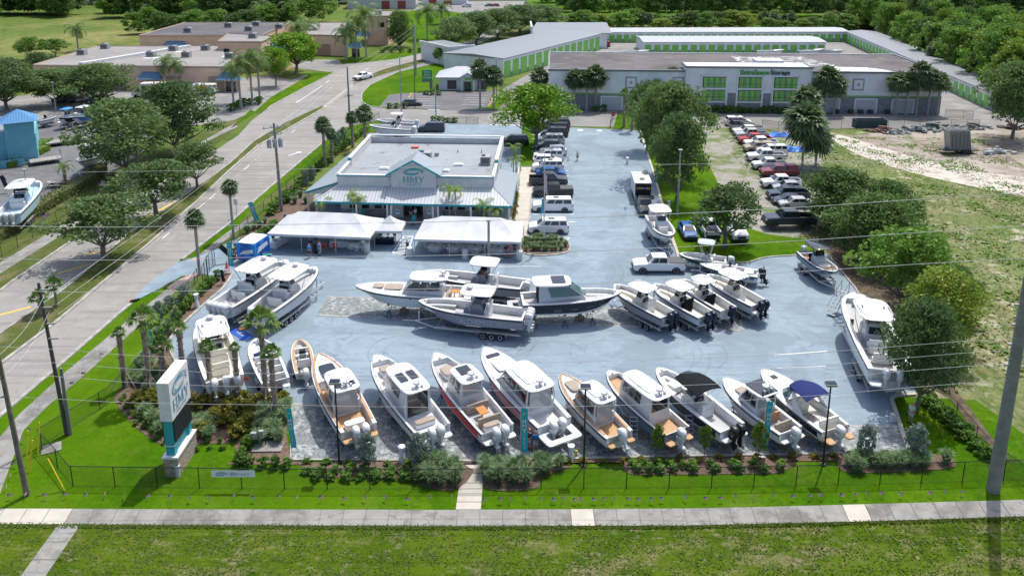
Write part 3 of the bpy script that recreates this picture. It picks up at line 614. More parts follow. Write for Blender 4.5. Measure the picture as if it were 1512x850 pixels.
# projecting centre
part(ST, 'entrance_block', SG, lambda b: b.box(39.1, 2.0, 4.85, 26.2, 6.0, 9.7))
part(ST, 'entrance_coping', mat('dark_coping', (.15,.17,.18)), lambda b: (b.box(39.1, -1.02, 9.75, 26.8, .5, .35), b.box(26, 2, 9.75, .4, 6, .35), b.box(52.2, 2, 9.75, .4, 6, .35)))
part(ST, 'entrance_roof', M['white'], lambda b: (b.box(39.1, 2.1, 9.72, 25.8, 5.6, .1), b.box(45.5, 9, 9.3, 6, 4, 1.3)))
part(ST, 'block_pier', SDK, lambda b: [b.box(x, -1.06, 2.1, wdt, .12, 4.2) for x, wdt in ((27.7,3.0),(36.1,2.2),(42.8,2.2),(50.7,2.8))])
for i, wx in enumerate((32.0, 39.5, 46.9)):
    part(ST, 'pilaster_frame', mat('storage_trim', (.66,.68,.69), .8), lambda b: (b.box(wx-2.65, -1.12, 4.0, .35, .2, 8.0), b.box(wx+2.65, -1.12, 4.0, .35, .2, 8.0), b.box(wx, -1.12, 7.9, 5.6, .2, .3), b.box(wx, -1.12, 5.15, 5.0, .2, .4), b.box(wx, -1.12, 2.3, 5.0, .2, .3)))
    part(ST, 'spandrel', SDK, lambda b: b.box(wx, -1.05, 1.1, 5.0, .1, 2.2))
    for z in (6.5, 3.7):
        wv = part(ST, 'window', M['darkmetal'], lambda b: b.box(wx, -1.05, z, 4.9, .1, 2.3))
        mb = MB()
        for k in range(4): mb.box(wx-1.8+k*1.2, -1.1, z, .82, .04, 2.1)
        mb.build('green_blind', GRN, wv)
        mb = MB()
        for k in range(4): mb.box(wx-1.15+k*1.2-.05, -1.1, z, .2, .03, 2.1)
        mb.build('pale_blind', mat('pale_mint', (.42,.62,.45), .5), wv)
        mb = MB(); mb.box(wx, -1.14, z, .07, .05, 2.2); mb.box(wx-1.2, -1.14, z, .05, .05, 2.2); mb.box(wx+1.2, -1.14, z, .05, .05, 2.2); mb.box(wx, -1.14, z-.35, 4.9, .05, .06); mb.build('mullion', M['darkmetal'], wv)
for x in (2.6,): pass
for x in (3.3, 14.6, 26.0-1.4, 62.3, 75.8):
    part(ST, 'square_panel', mat('panel_gray', (.30,.32,.34), .8), lambda b: (b.box(x, -.06, 6.1, 2.4, .12, 2.5), ))
    part(ST, 'panel_inset', mat('storage_trim', (.66,.68,.69)), lambda b: (b.box(x, -.14, 6.1, 1.8, .06, 1.9),)); part(ST, 'diamond', mat('panel_gray', (.30,.32,.34)), lambda b: b.add([(x-.35,-.18,6.1),(x,-.18,5.7),(x+.35,-.18,6.1),(x,-.18,6.5)], [(0,1,2,3)]))
for x in (10.6, 18.8, 56.5, 64.2, 71.9):
    part(ST, 'loading_door', mat('storage_door_gray', (.42,.44,.46), .7), lambda b: b.box(x, -.14, 1.4, 4.2, .1, 2.8)); part(ST, 'door_frame', mat('storage_trim', (.66,.68,.69)), lambda b: (b.box(x-2.25,-.15,1.5,.3,.12,3.0), b.box(x+2.25,-.15,1.5,.3,.12,3.0), b.box(x,-.15,3.0,4.8,.12,.3)))
for x in (17, 20.5, 52.5+5.5, 61, 63, 65, 68.6): part(ST, 'condenser_unit', M['darkmetal'], lambda b: b.box(x, -1.0, .45, .9, .8, .9))
text_mesh('sign_letters', 'ExtraSpace', 1.35, mat('sign_green', (.06,.30,.03), .5), ST, (43.3, -1.1, 8.25), (pi/2, 0, 0), .08, .035, 'RIGHT')
text_mesh('sign_letters', 'Storage', 1.35, mat('sign_dark', (.03,.035,.04), .5), ST, (43.5, -1.1, 8.25), (pi/2, 0, 0), .08, .015, 'LEFT')
part(ST, 'downpipe', SG, lambda b: [b.box(x, -.12, 6, .12, .12, 5) for x in (5.2, 16.8, 23, 58, 69)])

def row_units(name, label, A, B, hgt, depth, n, roofm, side=1, dw=.72, back=0, hb=None):
    """long low storage row; A,B ground points of the door face, body lies to the left of A->B when side=1"""
    L = hypot(B[0]-A[0], B[1]-A[1]); rz = atan2(B[1]-A[1], B[0]-A[0])
    t = thing(name, label, 'storage row', (A[0], A[1], 0), rz); s = side
    hb = hb or hgt
    mb = MB(); mb.add([(0,0,0),(L,0,0),(L,s*depth,0),(0,s*depth,0),(0,0,hgt),(L,0,hgt),(L,s*depth,hb),(0,s*depth,hb)], [(0,3,2,1),(4,5,6,7),(0,1,5,4),(1,2,6,5),(2,3,7,6),(3,0,4,7)]); mb.build('wall', SG, t)
    mb = MB(); mb.add([(-.3,-s*.35,hgt+.05),(L+.3,-s*.35,hgt+.05),(L+.3,s*(depth+.2),hb+.05),(-.3,s*(depth+.2),hb+.05),(-.3,-s*.35,hgt+.22),(L+.3,-s*.35,hgt+.22),(L+.3,s*depth/2,max(hgt,hb)+.75),(-.3,s*depth/2,max(hgt,hb)+.75),(L+.3,s*(depth+.2),hb+.22),(-.3,s*(depth+.2),hb+.22)],
         [(0,1,5,4),(4,5,6,7),(7,6,8,9),(9,8,2,3),(1,2,8,6,5),(0,4,7,9,3)]); mb.build('roof', roofm, t)
    step = L/n
    for i in range(n):
        mb = MB(); mb.box((i+.5)*step, -s*.03, (hgt-.7)/2, step*dw, .08, hgt-.7); mb.build('roller_door', GRN, t)
    mb = MB()
    for i in range(n+1): mb.box(min(max(i*step, .2), L-.2), -s*.04, .6, step*(1-dw)*.8, .1, 1.2)
    mb.build('pier_base', SDK, t); return t
g1, g2 = G(743,116), G(886,74)
row_units('storage_row', 'long storage row with tall green doors left of the big block, gray sloping roof', g1, g2, 5.1, 19, 14, M['seamgy'], side=1, dw=.76)
row_units('storage_row', 'far storage row with white ribbed roof along the back of the yard', G(887,63), G(1252,62), 3.4, 13, 34, M['seamw'])
row_units('storage_row', 'inner storage row with white ribbed roof behind the big block', G(950,80), G(1218,80), 3.6, 15, 20, M['seamw'])
row_units('storage_row', 'right-hand storage row with green doors running towards the trees', G(1460,161), G(1248,62), 3.5, 10, 34, M['seamgy'], side=-1)
t = thing('storage_row_wing', 'gray roofed end wing where the tall green-door row meets the far row', 'storage wing', (15.5, 255, 0), 0)
part(t, 'wall', SG, lambda b: b.box(4, 16, 2.4, 24, 14, 4.8)); part(t, 'roof', M['seamgy'], lambda b: b.add([(-9.5,8,5),(17.5,8,5),(17.5,24,6.8),(-7,24,6.8),(-9.5,8,4.8),(17.5,8,4.8),(17.5,24,4.8),(-7,24,4.8)], [(0,1,2,3),(4,5,1,0),(5,6,2,1),(6,7,3,2),(7,4,0,3)])); part(t, 'parapet', M['white'], lambda b: (b.box(-9, 16, 6, .6, 17, 2.4),))
t = thing('storage_row_wing', 'white parapet building end on the far left beside the gray roofed storage office', 'storage wing', (*G(690,96), 0), .62)
part(t, 'wall', SG, lambda b: (b.box(-2, 8, 2.6, 8, 17, 5.2),)); part(t, 'parapet', M['white'], lambda b: (b.box(-6.2, 8, 5.4, .4, 17.6, .9), b.box(-2, -.6, 5.4, 8.6, .4, .9))); part(t, 'roof', M['seamgy'], lambda b: b.box(-2, 8, 5.25, 8, 16.6, .1)); part(t, 'green_panel', GRN, lambda b: (b.box(-4, -.55, 3.6, 3, .1, 1.6), b.box(2.03, 4, 2.4, .08, 2.6, 3.4)))
# storage office with hipped metal roof
OF = thing('storage_office', 'small storage office with gray hipped metal roof and dark windows', 'office', (*G(648,133), 0), -.03)
part(OF, 'wall', mat('storage_trim', (.66,.68,.69)), lambda b: (b.box(5.8, 4, 1.6, 11.6, 8, 3.2), b.box(7.2, -.5, 1.7, 3.4, 1.6, 3.4)))
def hip(b, x0, y0, x1, y1, z0, z1, ov=.5, rl=.35):
    x0 -= ov; y0 -= ov; x1 += ov; y1 += ov; my = (y0+y1)/2; q = (y1-y0)/2
    b.add([(x0,y0,z0),(x1,y0,z0),(x1,y1,z0),(x0,y1,z0),(x0+q,my,z1),(x1-q,my,z1)], [(0,1,5,4),(1,2,5),(2,3,4,5),(3,0,4),(0,3,2,1)])
part(OF, 'roof', M['seamx'], lambda b: (hip(b, 0,0,11.6,8,3.2,5.2,.8), b.add([(5.2,-1.8,3.4),(9.3,-1.8,3.4),(7.2,-1.6,4.6),(5.2,2.5,3.6),(9.3,2.5,3.6),(7.2,3,4.6)], [(0,1,2),(0,2,5,3),(1,4,5,2)])))
part(OF, 'fascia', mat('dark_coping', (.15,.17,.18)), lambda b: (b.box(5.8,-.82,3.16,13.2,.1,.14),))
for x in (3.2, 10.6): wv = part(OF, 'window', M['darkmetal'], lambda b: b.box(x, -.05, 1.35, 2.2, .1, 2.1)); mb = MB(); mb.box(x, -.12, 1.35, 2.0, .04, 1.9); mb.build('pane', M['glass'], wv)
part(OF, 'door', M['glass'], lambda b: b.box(7.2, -1.35, 1.2, 1.7, .1, 2.3)); part(OF, 'door_panel', GRN, lambda b: (b.box(6.15, -1.34, 1.3, .3, .08, 2.6), b.box(8.25, -1.34, 1.3, .3, .08, 2.6), b.box(7.2,-1.36,2.9,1.6,.06,.5)))
# roadside sign of the storage site
x, y = G(640,133); t = thing('roadside_sign', 'square green roadside sign with white words on a dark post', 'sign', (x-1.3, y-1.5, 0))
part(t, 'post', mat('dark_coping', (.15,.17,.18)), lambda b: (b.box(.9,0,1.2,.7,.4,2.6), b.box(0,0,2.5,2.6,.45,.5))); part(t, 'sign_panel', mat('sign_panel_green', (.03,.30,.08), .5), lambda b: b.box(0,-.05,4.0,2.4,.4,2.6))
for i, s_ in enumerate(('Extra', 'Space', 'Storage')): text_mesh('sign_letters', s_, .62, M['white'], t, (0, -.27, 4.55-i*.68), (pi/2, 0, 0), .01, .01)

# ---- tan office park on the left
TAN = mat('tan_stucco', (.72,.50,.37), .9, c2=(.64,.44,.325), scale=.3); TROOF = layered('pale_gravel_roof', [((.215,.205,.195),.06,.42,.62,7,.8),((.33,.32,.30),.4,.5,.68,8,.5)], (.27,.258,.245)); BLT = seam_roof('blue_metal_canopy', (.10,.22,.33), (.06,.14,.22), .5, 0)
def tan_block(label, C4, h, roofm):
    """C4: roof corner pixels front-left, front-right, back-right, back-left, surveyed at height h"""
    P_ = [G(*c, h) for c in C4]; A, B = P_[0], P_[1]; L = hypot(B[0]-A[0], B[1]-A[1]); rz = atan2(B[1]-A[1], B[0]-A[0])
    Q = [((x-A[0])*cos(rz)+(y-A[1])*sin(rz), -(x-A[0])*sin(rz)+(y-A[1])*cos(rz)) for x, y in P_]
    t = thing('office_block', label, 'office building', (A[0], A[1], 0), rz)
    mb = MB(); mb.add([(x, y, 0) for x, y in Q]+[(x, y, h) for x, y in Q], [(0,3,2,1),(0,1,5,4),(1,2,6,5),(2,3,7,6),(3,0,4,7),(4,5,6,7)]); mb.build('wall', TAN, t)
    cx_ = sum(q[0] for q in Q)/4; cy_ = sum(q[1] for q in Q)/4
    mb = MB(); mb.add([(cx_+(x-cx_)*.985, cy_+(y-cy_)*.985, h+.03) for x, y in Q], [(0,1,2,3)]); mb.build('roof', roofm, t)
    mb = MB(); mb.tube([(x, y, h+.05) for x, y in Q+Q[:1]], .22, 4); mb.build('coping', mat('brown_coping', (.28,.21,.17), .7), t)
    return t, L
def canopy(t, x, w_, h=2.9):
    part(t, 'metal_canopy', BLT, lambda b: b.add([(x-w_/2,-1.6,h),(x+w_/2,-1.6,h),(x+w_*.33,-.05,h+1.7),(x-w_*.33,-.05,h+1.7),(x-w_/2,-.05,h),(x+w_/2,-.05,h)], [(0,1,2,3),(0,3,4),(1,5,2),(0,4,5,1)]))
DOORM = mat('tan_door', (.33,.24,.18), .7)
def rdoor(t, x, w_): dd = part(t, 'roller_door', DOORM, lambda b: b.box(x, -.05, 1.8, w_, .12, 3.6))

t, L = tan_block('long low tan office block with pale roof behind the oaks', [(48,97),(352,100),(322,68.5),(143,69)], 5.8, TROOF)
for x in (7, 21, 35, 45.5): rdoor(t, x, 3.8)
for x in (14, 29.5, 49): canopy(t, x, 6)
for x in (5, 24, 36): part(t, 'wall_diamond', mat('dull_blue', (.2,.28,.34), .7), lambda b: b.add([(x-.4,-.08,4.7),(x,-.08,4.3),(x+.4,-.08,4.7),(x,-.08,5.1)], [(0,1,2,3)]))
for px, py in ((116,81),(147,72),(222,83),(251,74),(275,83),(299,73),(340,84)): x, y = G(px, py, 5.8); hvac(t, x-t.location.x, y-t.location.y, 5.8, 2.1, 1.6, 1.2)
part(t, 'roof_wall', M['white'], lambda b: b.add([(11,1,5.8),(12.2,1,5.8),(24.5,33,5.8),(23.3,33,5.8),(11,1,6.5),(12.2,1,6.5),(24.5,33,6.5),(23.3,33,6.5)], [(0,1,5,4),(1,2,6,5),(2,3,7,6),(3,0,4,7),(4,5,6,7)])); 
for x, y in ((23,13),(26,24),(42,17)): part(t, 'roof_patch', M['white'], lambda b: b.box(x, y, 5.86, 3.6, 2.4, .04))
part(t, 'office_door', M['glass'], lambda b: b.box(49.0,-.06,1.2,2.4,.08,2.3)); part(t, 'window', M['glass'], lambda b: b.box(45.6,-.06,1.6,1,.08,1.2))
t, L = tan_block('dark roofed tan office block at the back left', [(205,53),(385,53),(429,34),(273,34)], 6.5, layered('dark_gravel_roof', [((.085,.082,.088),.06,.42,.62,6,.8)], (.13,.125,.13)))
for x in (4, 18, 30): rdoor(t, x, 4)
canopy(t, 11, 8, 3.2)
for x, y in ((12,8),(20,22),(30,12),(28,26),(38,18)): hvac(t, x, y, 6.5, 2.4, 1.8, 1.3)
t, L = tan_block('two storey tan office block with pale roof and blue canopies by the road', [(321,62),(385,62.4),(405,54),(337,50)], 8.2, TROOF)
for x in (2.4, 9.2): wv = part(t, 'window', M['glass'], lambda b: b.box(x, -.06, 5.6, 1.5, .08, 1.5))
hvac(t, 7, 8, 8.2, 2.2, 1.7, 1.2)
part(t, 'corner_roof', BLT, lambda b: b.add([(11.5,3,5.6),(18,2,5.6),(18.5,9,5.6),(12,10,5.6),(15,6,8.3)], [(0,1,4),(1,2,4),(2,3,4),(3,0,4)])); part(t, 'corner_bay', TAN, lambda b: b.box(14.8, 6, 2.8, 5.6, 6, 5.6))
t, L = tan_block('tan office block with garage door beside the royal palms', [(457,52),(513,54),(511,34),(430,34)], 6.2, TROOF)
rdoor(t, 4.4, 5.0); canopy(t, 15.5, 5, 3.0); part(t, 'office_door', M['glass'], lambda b: b.box(15.5,-.06,1.3,2.6,.08,2.6))
for x, y in ((7,8),(4,20)): hvac(t, x, y, 6.2, 2, 1.6, 1.2)
t, L = tan_block('tall tan office block half hidden by the round dark tree', [(541,24.4),(572,24.5),(589,17),(546,17)], 9.8, TROOF)
wv = part(t, 'window', M['glass'], lambda b: b.box(5.2, -.06, 7.0, 1.5, .08, 1.6)); canopy(t, -1.5, 5, 3.2); hvac(t, 3, 6, 9.8, 2.2, 1.8, 1.3)
# teal-blue building with tower, left
LB = mat('light_blue_stucco', (.16,.44,.52), .9, c2=(.14,.40,.48), scale=.6); BR = seam_roof('bright_blue_metal_roof', (.05,.22,.45), (.03,.14,.30), .4, 0)
x, y = G(58,238); t = thing('blue_shop', 'light blue shop with blue capped tower at the left edge', 'shop', (x, y, 0), .52)
part(t, 'wall', LB, lambda b: (b.box(-10, 8, 2.4, 20, 16, 4.8), b.box(-2.2, 1.6, 3.6, 4.2, 4.2, 7.2), b.box(-10, -1.8, .6, 16, .3, 1.2)))
part(t, 'roof', seam_roof('gray_metal_roof_rows', (.22,.25,.27), (.15,.17,.19), .8, 1), lambda b: (b.box(-12, 9, 4.95, 17, 14, .3),)); part(t, 'coping', LB, lambda b: (b.box(-12.2, .1, 5.1, 16, .4, .6),))
part(t, 'tower_roof', BR, lambda b: b.add([(-5,-1.2,7.1),(.6,-1.2,7.1),(.6,4.4,7.1),(-5,4.4,7.1),(-2.2,1.6,8.9)], [(0,1,4),(1,2,4),(2,3,4),(3,0,4),(0,3,2,1)]))
part(t, 'entry_column', LB, lambda b: (b.cyl(-6,-2.4,0,2.4,.35), b.cyl(-12,-2.4,0,2.4,.35))); part(t, 'entry_cap', BR, lambda b: (b.cyl(-6,-2.4,2.4,3.2,.9,.05,n=4), b.cyl(-12,-2.4,2.4,3.2,.9,.05,n=4)))
# far building at the top
x, y = G(575,14); t = thing('warehouse', 'far pale warehouse at the top edge beyond the office park', 'warehouse', (x, y, 0), .05)
part(t, 'wall', M['stucco'], lambda b: b.box(-4, 12, 4, 34, 20, 8)); part(t, 'roof', M['flatroof'], lambda b: b.box(-4, 12, 8.1, 34.4, 20.4, .3)); part(t, 'door', mat('dull_red', (.30,.06,.05), .7), lambda b: (b.box(6,1.95,2,4,.1,4), b.box(-2,1.95,2,4,.1,4)))
x, y = G(655,8); t = thing('warehouse', 'far white and red warehouse beside the road at the top edge', 'warehouse', (x, y, 0), 0)
part(t, 'wall', M['white'], lambda b: b.box(0, 10, 3.5, 24, 14, 7)); part(t, 'door', mat('dull_red', (.30,.06,.05)), lambda b: (b.box(-6,2.95,1.6,4,.1,3.2), b.box(2,2.95,1.6,4,.1,3.2))); part(t, 'roof', M['flatroof'], lambda b: b.box(0,10,7.1,24.4,14.4,.3))
x, y = G(795,1); 
# ============================================================ PLANTS
LEAF = dict(oak=leafmat('oak_leaf', (.068,.13,.042), (.18,.27,.085), .45), mid=leafmat('mid_leaf', (.080,.18,.024), (.20,.34,.055), .4),
 bright=leafmat('bright_leaf', (.10,.22,.010), (.21,.36,.022), .35), yellow=leafmat('yellow_green_leaf', (.11,.21,.022), (.29,.36,.055), .4),
 dark=leafmat('dark_leaf', (.052,.115,.030), (.145,.24,.058), .42), silver=leafmat('silver_leaf', (.14,.20,.16), (.28,.35,.29)),
 palm=leafmat('palm_leaf', (.055,.125,.025), (.16,.25,.055), .35), sabal=leafmat('sabal_leaf', (.065,.115,.045), (.17,.23,.10), .3),
 gold=leafmat('gold_palm_leaf', (.10,.22,.02), (.30,.40,.05), .35), blade=leafmat('grass_blade', (.13,.22,.09), (.27,.38,.19), .4),
 rust=leafmat('rusty_leaf', (.12,.17,.02), (.34,.27,.05), .4), shrub=leafmat('shrub_leaf', (.065,.155,.022), (.16,.29,.04), .35), fern=leafmat('young_leaf', (.07,.15,.015), (.18,.25,.03), .3),
 dead=leafmat('dead_frond', (.16,.11,.06), (.26,.19,.10)))
BARK = mat('gray_bark', (.20,.175,.15), .95, c2=(.12,.10,.085), scale=4); PBARK = mat('palm_bark', (.40,.32,.25), .95, c2=(.16,.12,.09), scale=9, lo=.45, hi=.55); GBARK = mat('smooth_palm_bark', (.36,.34,.31), .9, c2=(.28,.26,.23), scale=2)
def leafquad(mb, p, s, r):
    n = Vector((r.gauss(0, 1), r.gauss(0, 1), r.gauss(.5, .8)))
    if n.length < .01: n = Vector((0, 0, 1))
    n.normalize(); u = n.orthogonal().normalized(); a = r.uniform(0, 6.28); v = n.cross(u)
    e = (u*cos(a)+v*sin(a))*s; g = (v*cos(a)-u*sin(a))*s*.55; p = Vector(p)
    o = len(mb.v); mb.v += [tuple(p-e), tuple(p-g), tuple(p+e), tuple(p+g)]; mb.f.append((o, o+1, o+2, o+3)); mb.mi.append(0)
def make_crown(seed, nc=26, per=75, leaf=.05, flat=.62, low=.30, gap=1.0):
    """unit crown: radius ~.5, base at z=low, top at z=1; clumps of leaf faces through the volume, on the tips of limbs"""
    r = random.Random(seed); mb = MB(); cs = []
    ph = [r.uniform(0, 6.28) for _ in range(6)]
    for i in range(nc):
        a = i*2.399+r.uniform(-.3, .3); t = (i+.5)/nc
        z = low+(1-low)*(.12+.88*t**.85); k = sin(pi*min(max((z-low)/(1-low), .0), 1)*.82+.35)
        R = .50*k*r.uniform(.62, 1.08)*(1+.14*sin(2*a+ph[0])+.10*sin(3*a+ph[1]))
        if i % 4 == 0: R *= .4
        c = Vector((cos(a)*R*.82, sin(a)*R*.82, min(z, .93))); cs.append(c)
        cr = r.uniform(.11, .19)
        for j in range(per):
            d = Vector((r.gauss(0, 1), r.gauss(0, 1), r.gauss(0, 1))).normalized()*cr*(r.random()**.45)
            d.z *= flat
            leafquad(mb, c+d, leaf*r.uniform(.6, 1.25), r)
    return mb, cs
def make_trunk(cs, seed, low=.30, r0=.028, multi=1):
    r = random.Random(seed); mb = MB()
    for m_ in range(multi):
        off = Vector((r.uniform(-.03, .03), r.uniform(-.03, .03), 0))*(multi > 1)
        fork = Vector((off.x*2.5+r.uniform(-.03, .03), off.y*2.5, low*r.uniform(.6, .85)))
        mb.tube([off, off.lerp(fork, .5)+Vector((r.uniform(-.01, .01), 0, 0)), fork], [r0*1.2/multi**.4, r0/multi**.4, r0*.85/multi**.4], 7)
        for c in cs[m_::multi][:9]:
            mid = fork.lerp(c, .5)+Vector((0, 0, -.03)); mb.tube([fork, mid, c], [r0*.5, r0*.3, r0*.1], 5, False)
    return mb
TREE_LIB = {}
def tree_kind(key, leafm, seeds, barkm=BARK, multi=1, **kw):
    L = []
    for s in seeds:
        mb, cs = make_crown(s, **kw); me = bpy.data.meshes.new(key+'_crown'); me.from_pydata(mb.v, [], mb.f); me.materials.append(leafm)
        tb = make_trunk(cs, s, kw.get('low', .3), multi=multi); mt = bpy.data.meshes.new(key+'_trunk'); mt.from_pydata(tb.v, [], tb.f); mt.materials.append(barkm)
        L.append((me, mt))
    TREE_LIB[key] = L
tree_kind('oak', LEAF['oak'], (1,2,3), nc=50, per=190, leaf=.021, low=.20)
tree_kind('small_oak', LEAF['oak'], (4,5), nc=30, per=150, leaf=.026, low=.34)
tree_kind('light', LEAF['mid'], (6,7), nc=36, per=140, leaf=.026, low=.30)
tree_kind('bright', LEAF['bright'], (8,9), nc=40, per=140, leaf=.026, low=.32, multi=2)
tree_kind('yellow', LEAF['yellow'], (10,), nc=50, per=170, leaf=.021, low=.14, multi=3)
tree_kind('bushy', LEAF['dark'], (11,12), nc=60, per=190, leaf=.021, low=.08, multi=3)
tree_kind('wood', LEAF['dark'], (13,14,15), nc=34, per=90, leaf=.036, low=.05)
tree_kind('woodmid', LEAF['mid'], (16,17), nc=34, per=90, leaf=.036, low=.05)
tree_kind('woodlight', LEAF['yellow'], (18,), nc=34, per=90, leaf=.036, low=.05)
tree_kind('sapling', LEAF['fern'], (19,20), nc=20, per=45, leaf=.055, low=.28)
tree_kind('silver', LEAF['silver'], (21,22), nc=24, per=60, leaf=.055, low=.10)
tree_kind('shrub', LEAF['shrub'], (23,24), nc=12, per=38, leaf=.10, low=.0)
tree_kind('rust', LEAF['rust'], (25,26), nc=18, per=50, leaf=.075, low=.0)
TC = [0]
def tree(kind, x, y, h, wdt, label, cat='tree', name='tree', group=None, trunk=True, rz=None):
    L = TREE_LIB[kind]; me, mt = L[TC[0] % len(L)]; TC[0] += 1
    t = thing(name, label, cat, (x, y, 0), rnd.uniform(0, 6.28) if rz is None else rz, group)
    c = place('crown', me, t, sc=(wdt, wdt*rnd.uniform(.88, 1.1), h))
    if trunk: place('trunk', mt, t, sc=(wdt*.9+.1, wdt*.9+.1, h))
    return t
def ptree(kind, px, py, ty, wpx, label, **kw):
    x, y = G(px, py); return tree(kind, x, y, top_h(px, py, ty), wpx*mpp(py-(py-ty)*.0)*.98, label, **kw)

# --- palms
def frond(mb, L, az, el, droop, r, wd=.22, n=7, leaflets=True):
    """feather frond: rachis curve with angled leaflets each side"""
    p = Vector((0, 0, 0)); pts = [p]; e = el
    for i in range(n):
        p = p+Vector((cos(az)*cos(e), sin(az)*cos(e), sin(e)))*L/n; pts.append(p); e -= droop/n*(1+i*.25)
    side = Vector((-sin(az), cos(az), 0)); m = len(pts)
    for i in range(1, m):
        a, b = pts[i-1], pts[i]; k = i/m; ww = wd*L*sin(pi*min(k*.9+.12, 1))**.6
        for s in (-1, 1):
            for q in (0, .34, .67):
                c = a.lerp(b, q); d = (b-a).normalized()
                tip = c+side*s*ww*r.uniform(.8, 1.1)+d*ww*.55+Vector((0, 0, -ww*r.uniform(.25, .6)))
                o = len(mb.v); mb.v += [tuple(c), tuple(c+d*L/n*.26), tuple(tip)]; mb.f.append((o, o+1, o+2)); mb.mi.append(0)
def fan(mb, L, az, el, r, seg=9):
    d = Vector((cos(az)*cos(el), sin(az)*cos(el), sin(el))); side = Vector((-sin(az), cos(az), 0)); up = side.cross(d)*-1
    st = d*L*.42; o = len(mb.v); mb.v += [(0,0,0), tuple(st+side*.02*L), tuple(st-side*.02*L)]; mb.f.append((o,o+1,o+2)); mb.mi.append(0)
    for i in range(seg):
        a = (i-(seg-1)/2)/(seg-1)*2.7; q = (d*cos(a)+side*sin(a)).normalized(); q2 = side*cos(a)-d*sin(a)
        ln_ = L*.62*(1-.12*abs(a)); tip = st+q*ln_+Vector((0,0,-L*.16*r.uniform(.5,1.5)*(1+abs(a)*.4))); mid = st+q*ln_*.55
        o = len(mb.v); mb.v += [tuple(st), tuple(mid+q2*L*.07), tuple(tip), tuple(mid-q2*L*.07)]; mb.f.append((o,o+1,o+2,o+3)); mb.mi.append(0)
PALM = {}
def palm_crown(key, leafm, seed, n, kind, els, droop=1.6, wd=.22):
    r = random.Random(seed); mb = MB()
    for i in range(n):
        t = i/(n-1); az = i*2.399+r.uniform(-.25, .25); el = els[0]+(els[1]-els[0])*t+r.uniform(-.12, .12)
        if kind == 'feather': frond(mb, r.uniform(.85, 1.05), az, el, droop*r.uniform(.8, 1.15), r, wd)
        else: fan(mb, r.uniform(.85, 1.05), az, el, r)
    me = bpy.data.meshes.new(key+'_crown'); me.from_pydata(mb.v, [], mb.f); me.materials.append(leafm); PALM.setdefault(key, []).append(me)
for s in (1,2): palm_crown('royal', LEAF['palm'], s, 17, 'feather', (-.35, 1.25), 1.5, .26)
for s in (3,4): palm_crown('sabal', LEAF['sabal'], s, 56, 'fan', (-.9, 1.4))
for s in (5,6): palm_crown('young', LEAF['palm'], s, 16, 'fan', (-.2, 1.45))
for s in (7,8): palm_crown('gold', LEAF['gold'], s, 9, 'feather', (.05, 1.2), 1.9, .20)
def trunk_mesh(key, boots, seed):
    r = random.Random(seed); mb = MB(); pts = []; rr = []
    for i in range(9): t = i/8; pts.append((.012*sin(t*3+seed), .012*sin(t*2.2), t)); rr.append((1.25 if i == 0 else 1)*(1+(.12*sin(i*2) if boots else 0)))
    # unit height and unit radius; radius is scaled by x/y
    rings = [[(p[0]*4+cos(2*pi*k/8)*q, p[1]*4+sin(2*pi*k/8)*q, p[2]) for k in range(8)] for p, q in zip(pts, rr)]; mb.loft(rings)
    if boots:
        for i in range(70):
            z = r.uniform(.12, .98); a = r.uniform(0, 6.28); d = Vector((cos(a), sin(a), 0)); s_ = Vector((-sin(a), cos(a), 0))
            b = Vector((0, 0, z)); mb.add([tuple(b+d*.9+s_*.45), tuple(b+d*.9-s_*.45), tuple(b+d*1.75+Vector((0,0,.035))), ], [(0,1,2)])
    me = bpy.data.meshes.new(key+'_trunk'); me.from_pydata(mb.v, [], mb.f); me.materials.append(PBARK if boots else GBARK); PALM[key+'_t'] = me
trunk_mesh('boot', True, 1); trunk_mesh('plain', False, 2)
def palm(kind, x, y, h, cr, label, tr='plain', r=.18, cat='palm', group=None, braces=False):
    t = thing('palm', label, cat, (x, y, 0), rnd.uniform(0, 6.28), group); L = PALM[kind]; TC[0] += 1
    hh = h-cr*(.35 if kind in ('royal', 'gold') else .55); hh = max(hh, h*.45)
    place('trunk', PALM[tr+'_t'], t, sc=(r, r, hh))
    o = place('crown', L[TC[0] % len(L)], t, (0, 0, hh), sc=cr)
    if kind == 'royal': mb = MB(); mb.cyl(0, 0, hh-.9, hh+.25, r*1.15, r*.6, 8); mb.build('crownshaft', mat('crownshaft_green', (.10,.22,.04), .6), t)
    if braces:
        for a in (0.4, 2.5, 4.6): mb = MB(); mb.tube([(cos(a)*r, sin(a)*r, 1.7), (cos(a)*1.15, sin(a)*1.15, .02)], .035, 5); mb.build('brace', mat('weathered_timber', (.38,.35,.31), .9), t)
    return t
def ppalm(kind, px, py, ty, wpx, label, **kw):
    x, y = G(px, py); return palm(kind, x, y, top_h(px, py, ty), wpx*mpp(ty+(py-ty)*.25)*.5*dict(gold=1.45, royal=1.3, young=1.1).get(kind, 1.1), label, **kw)

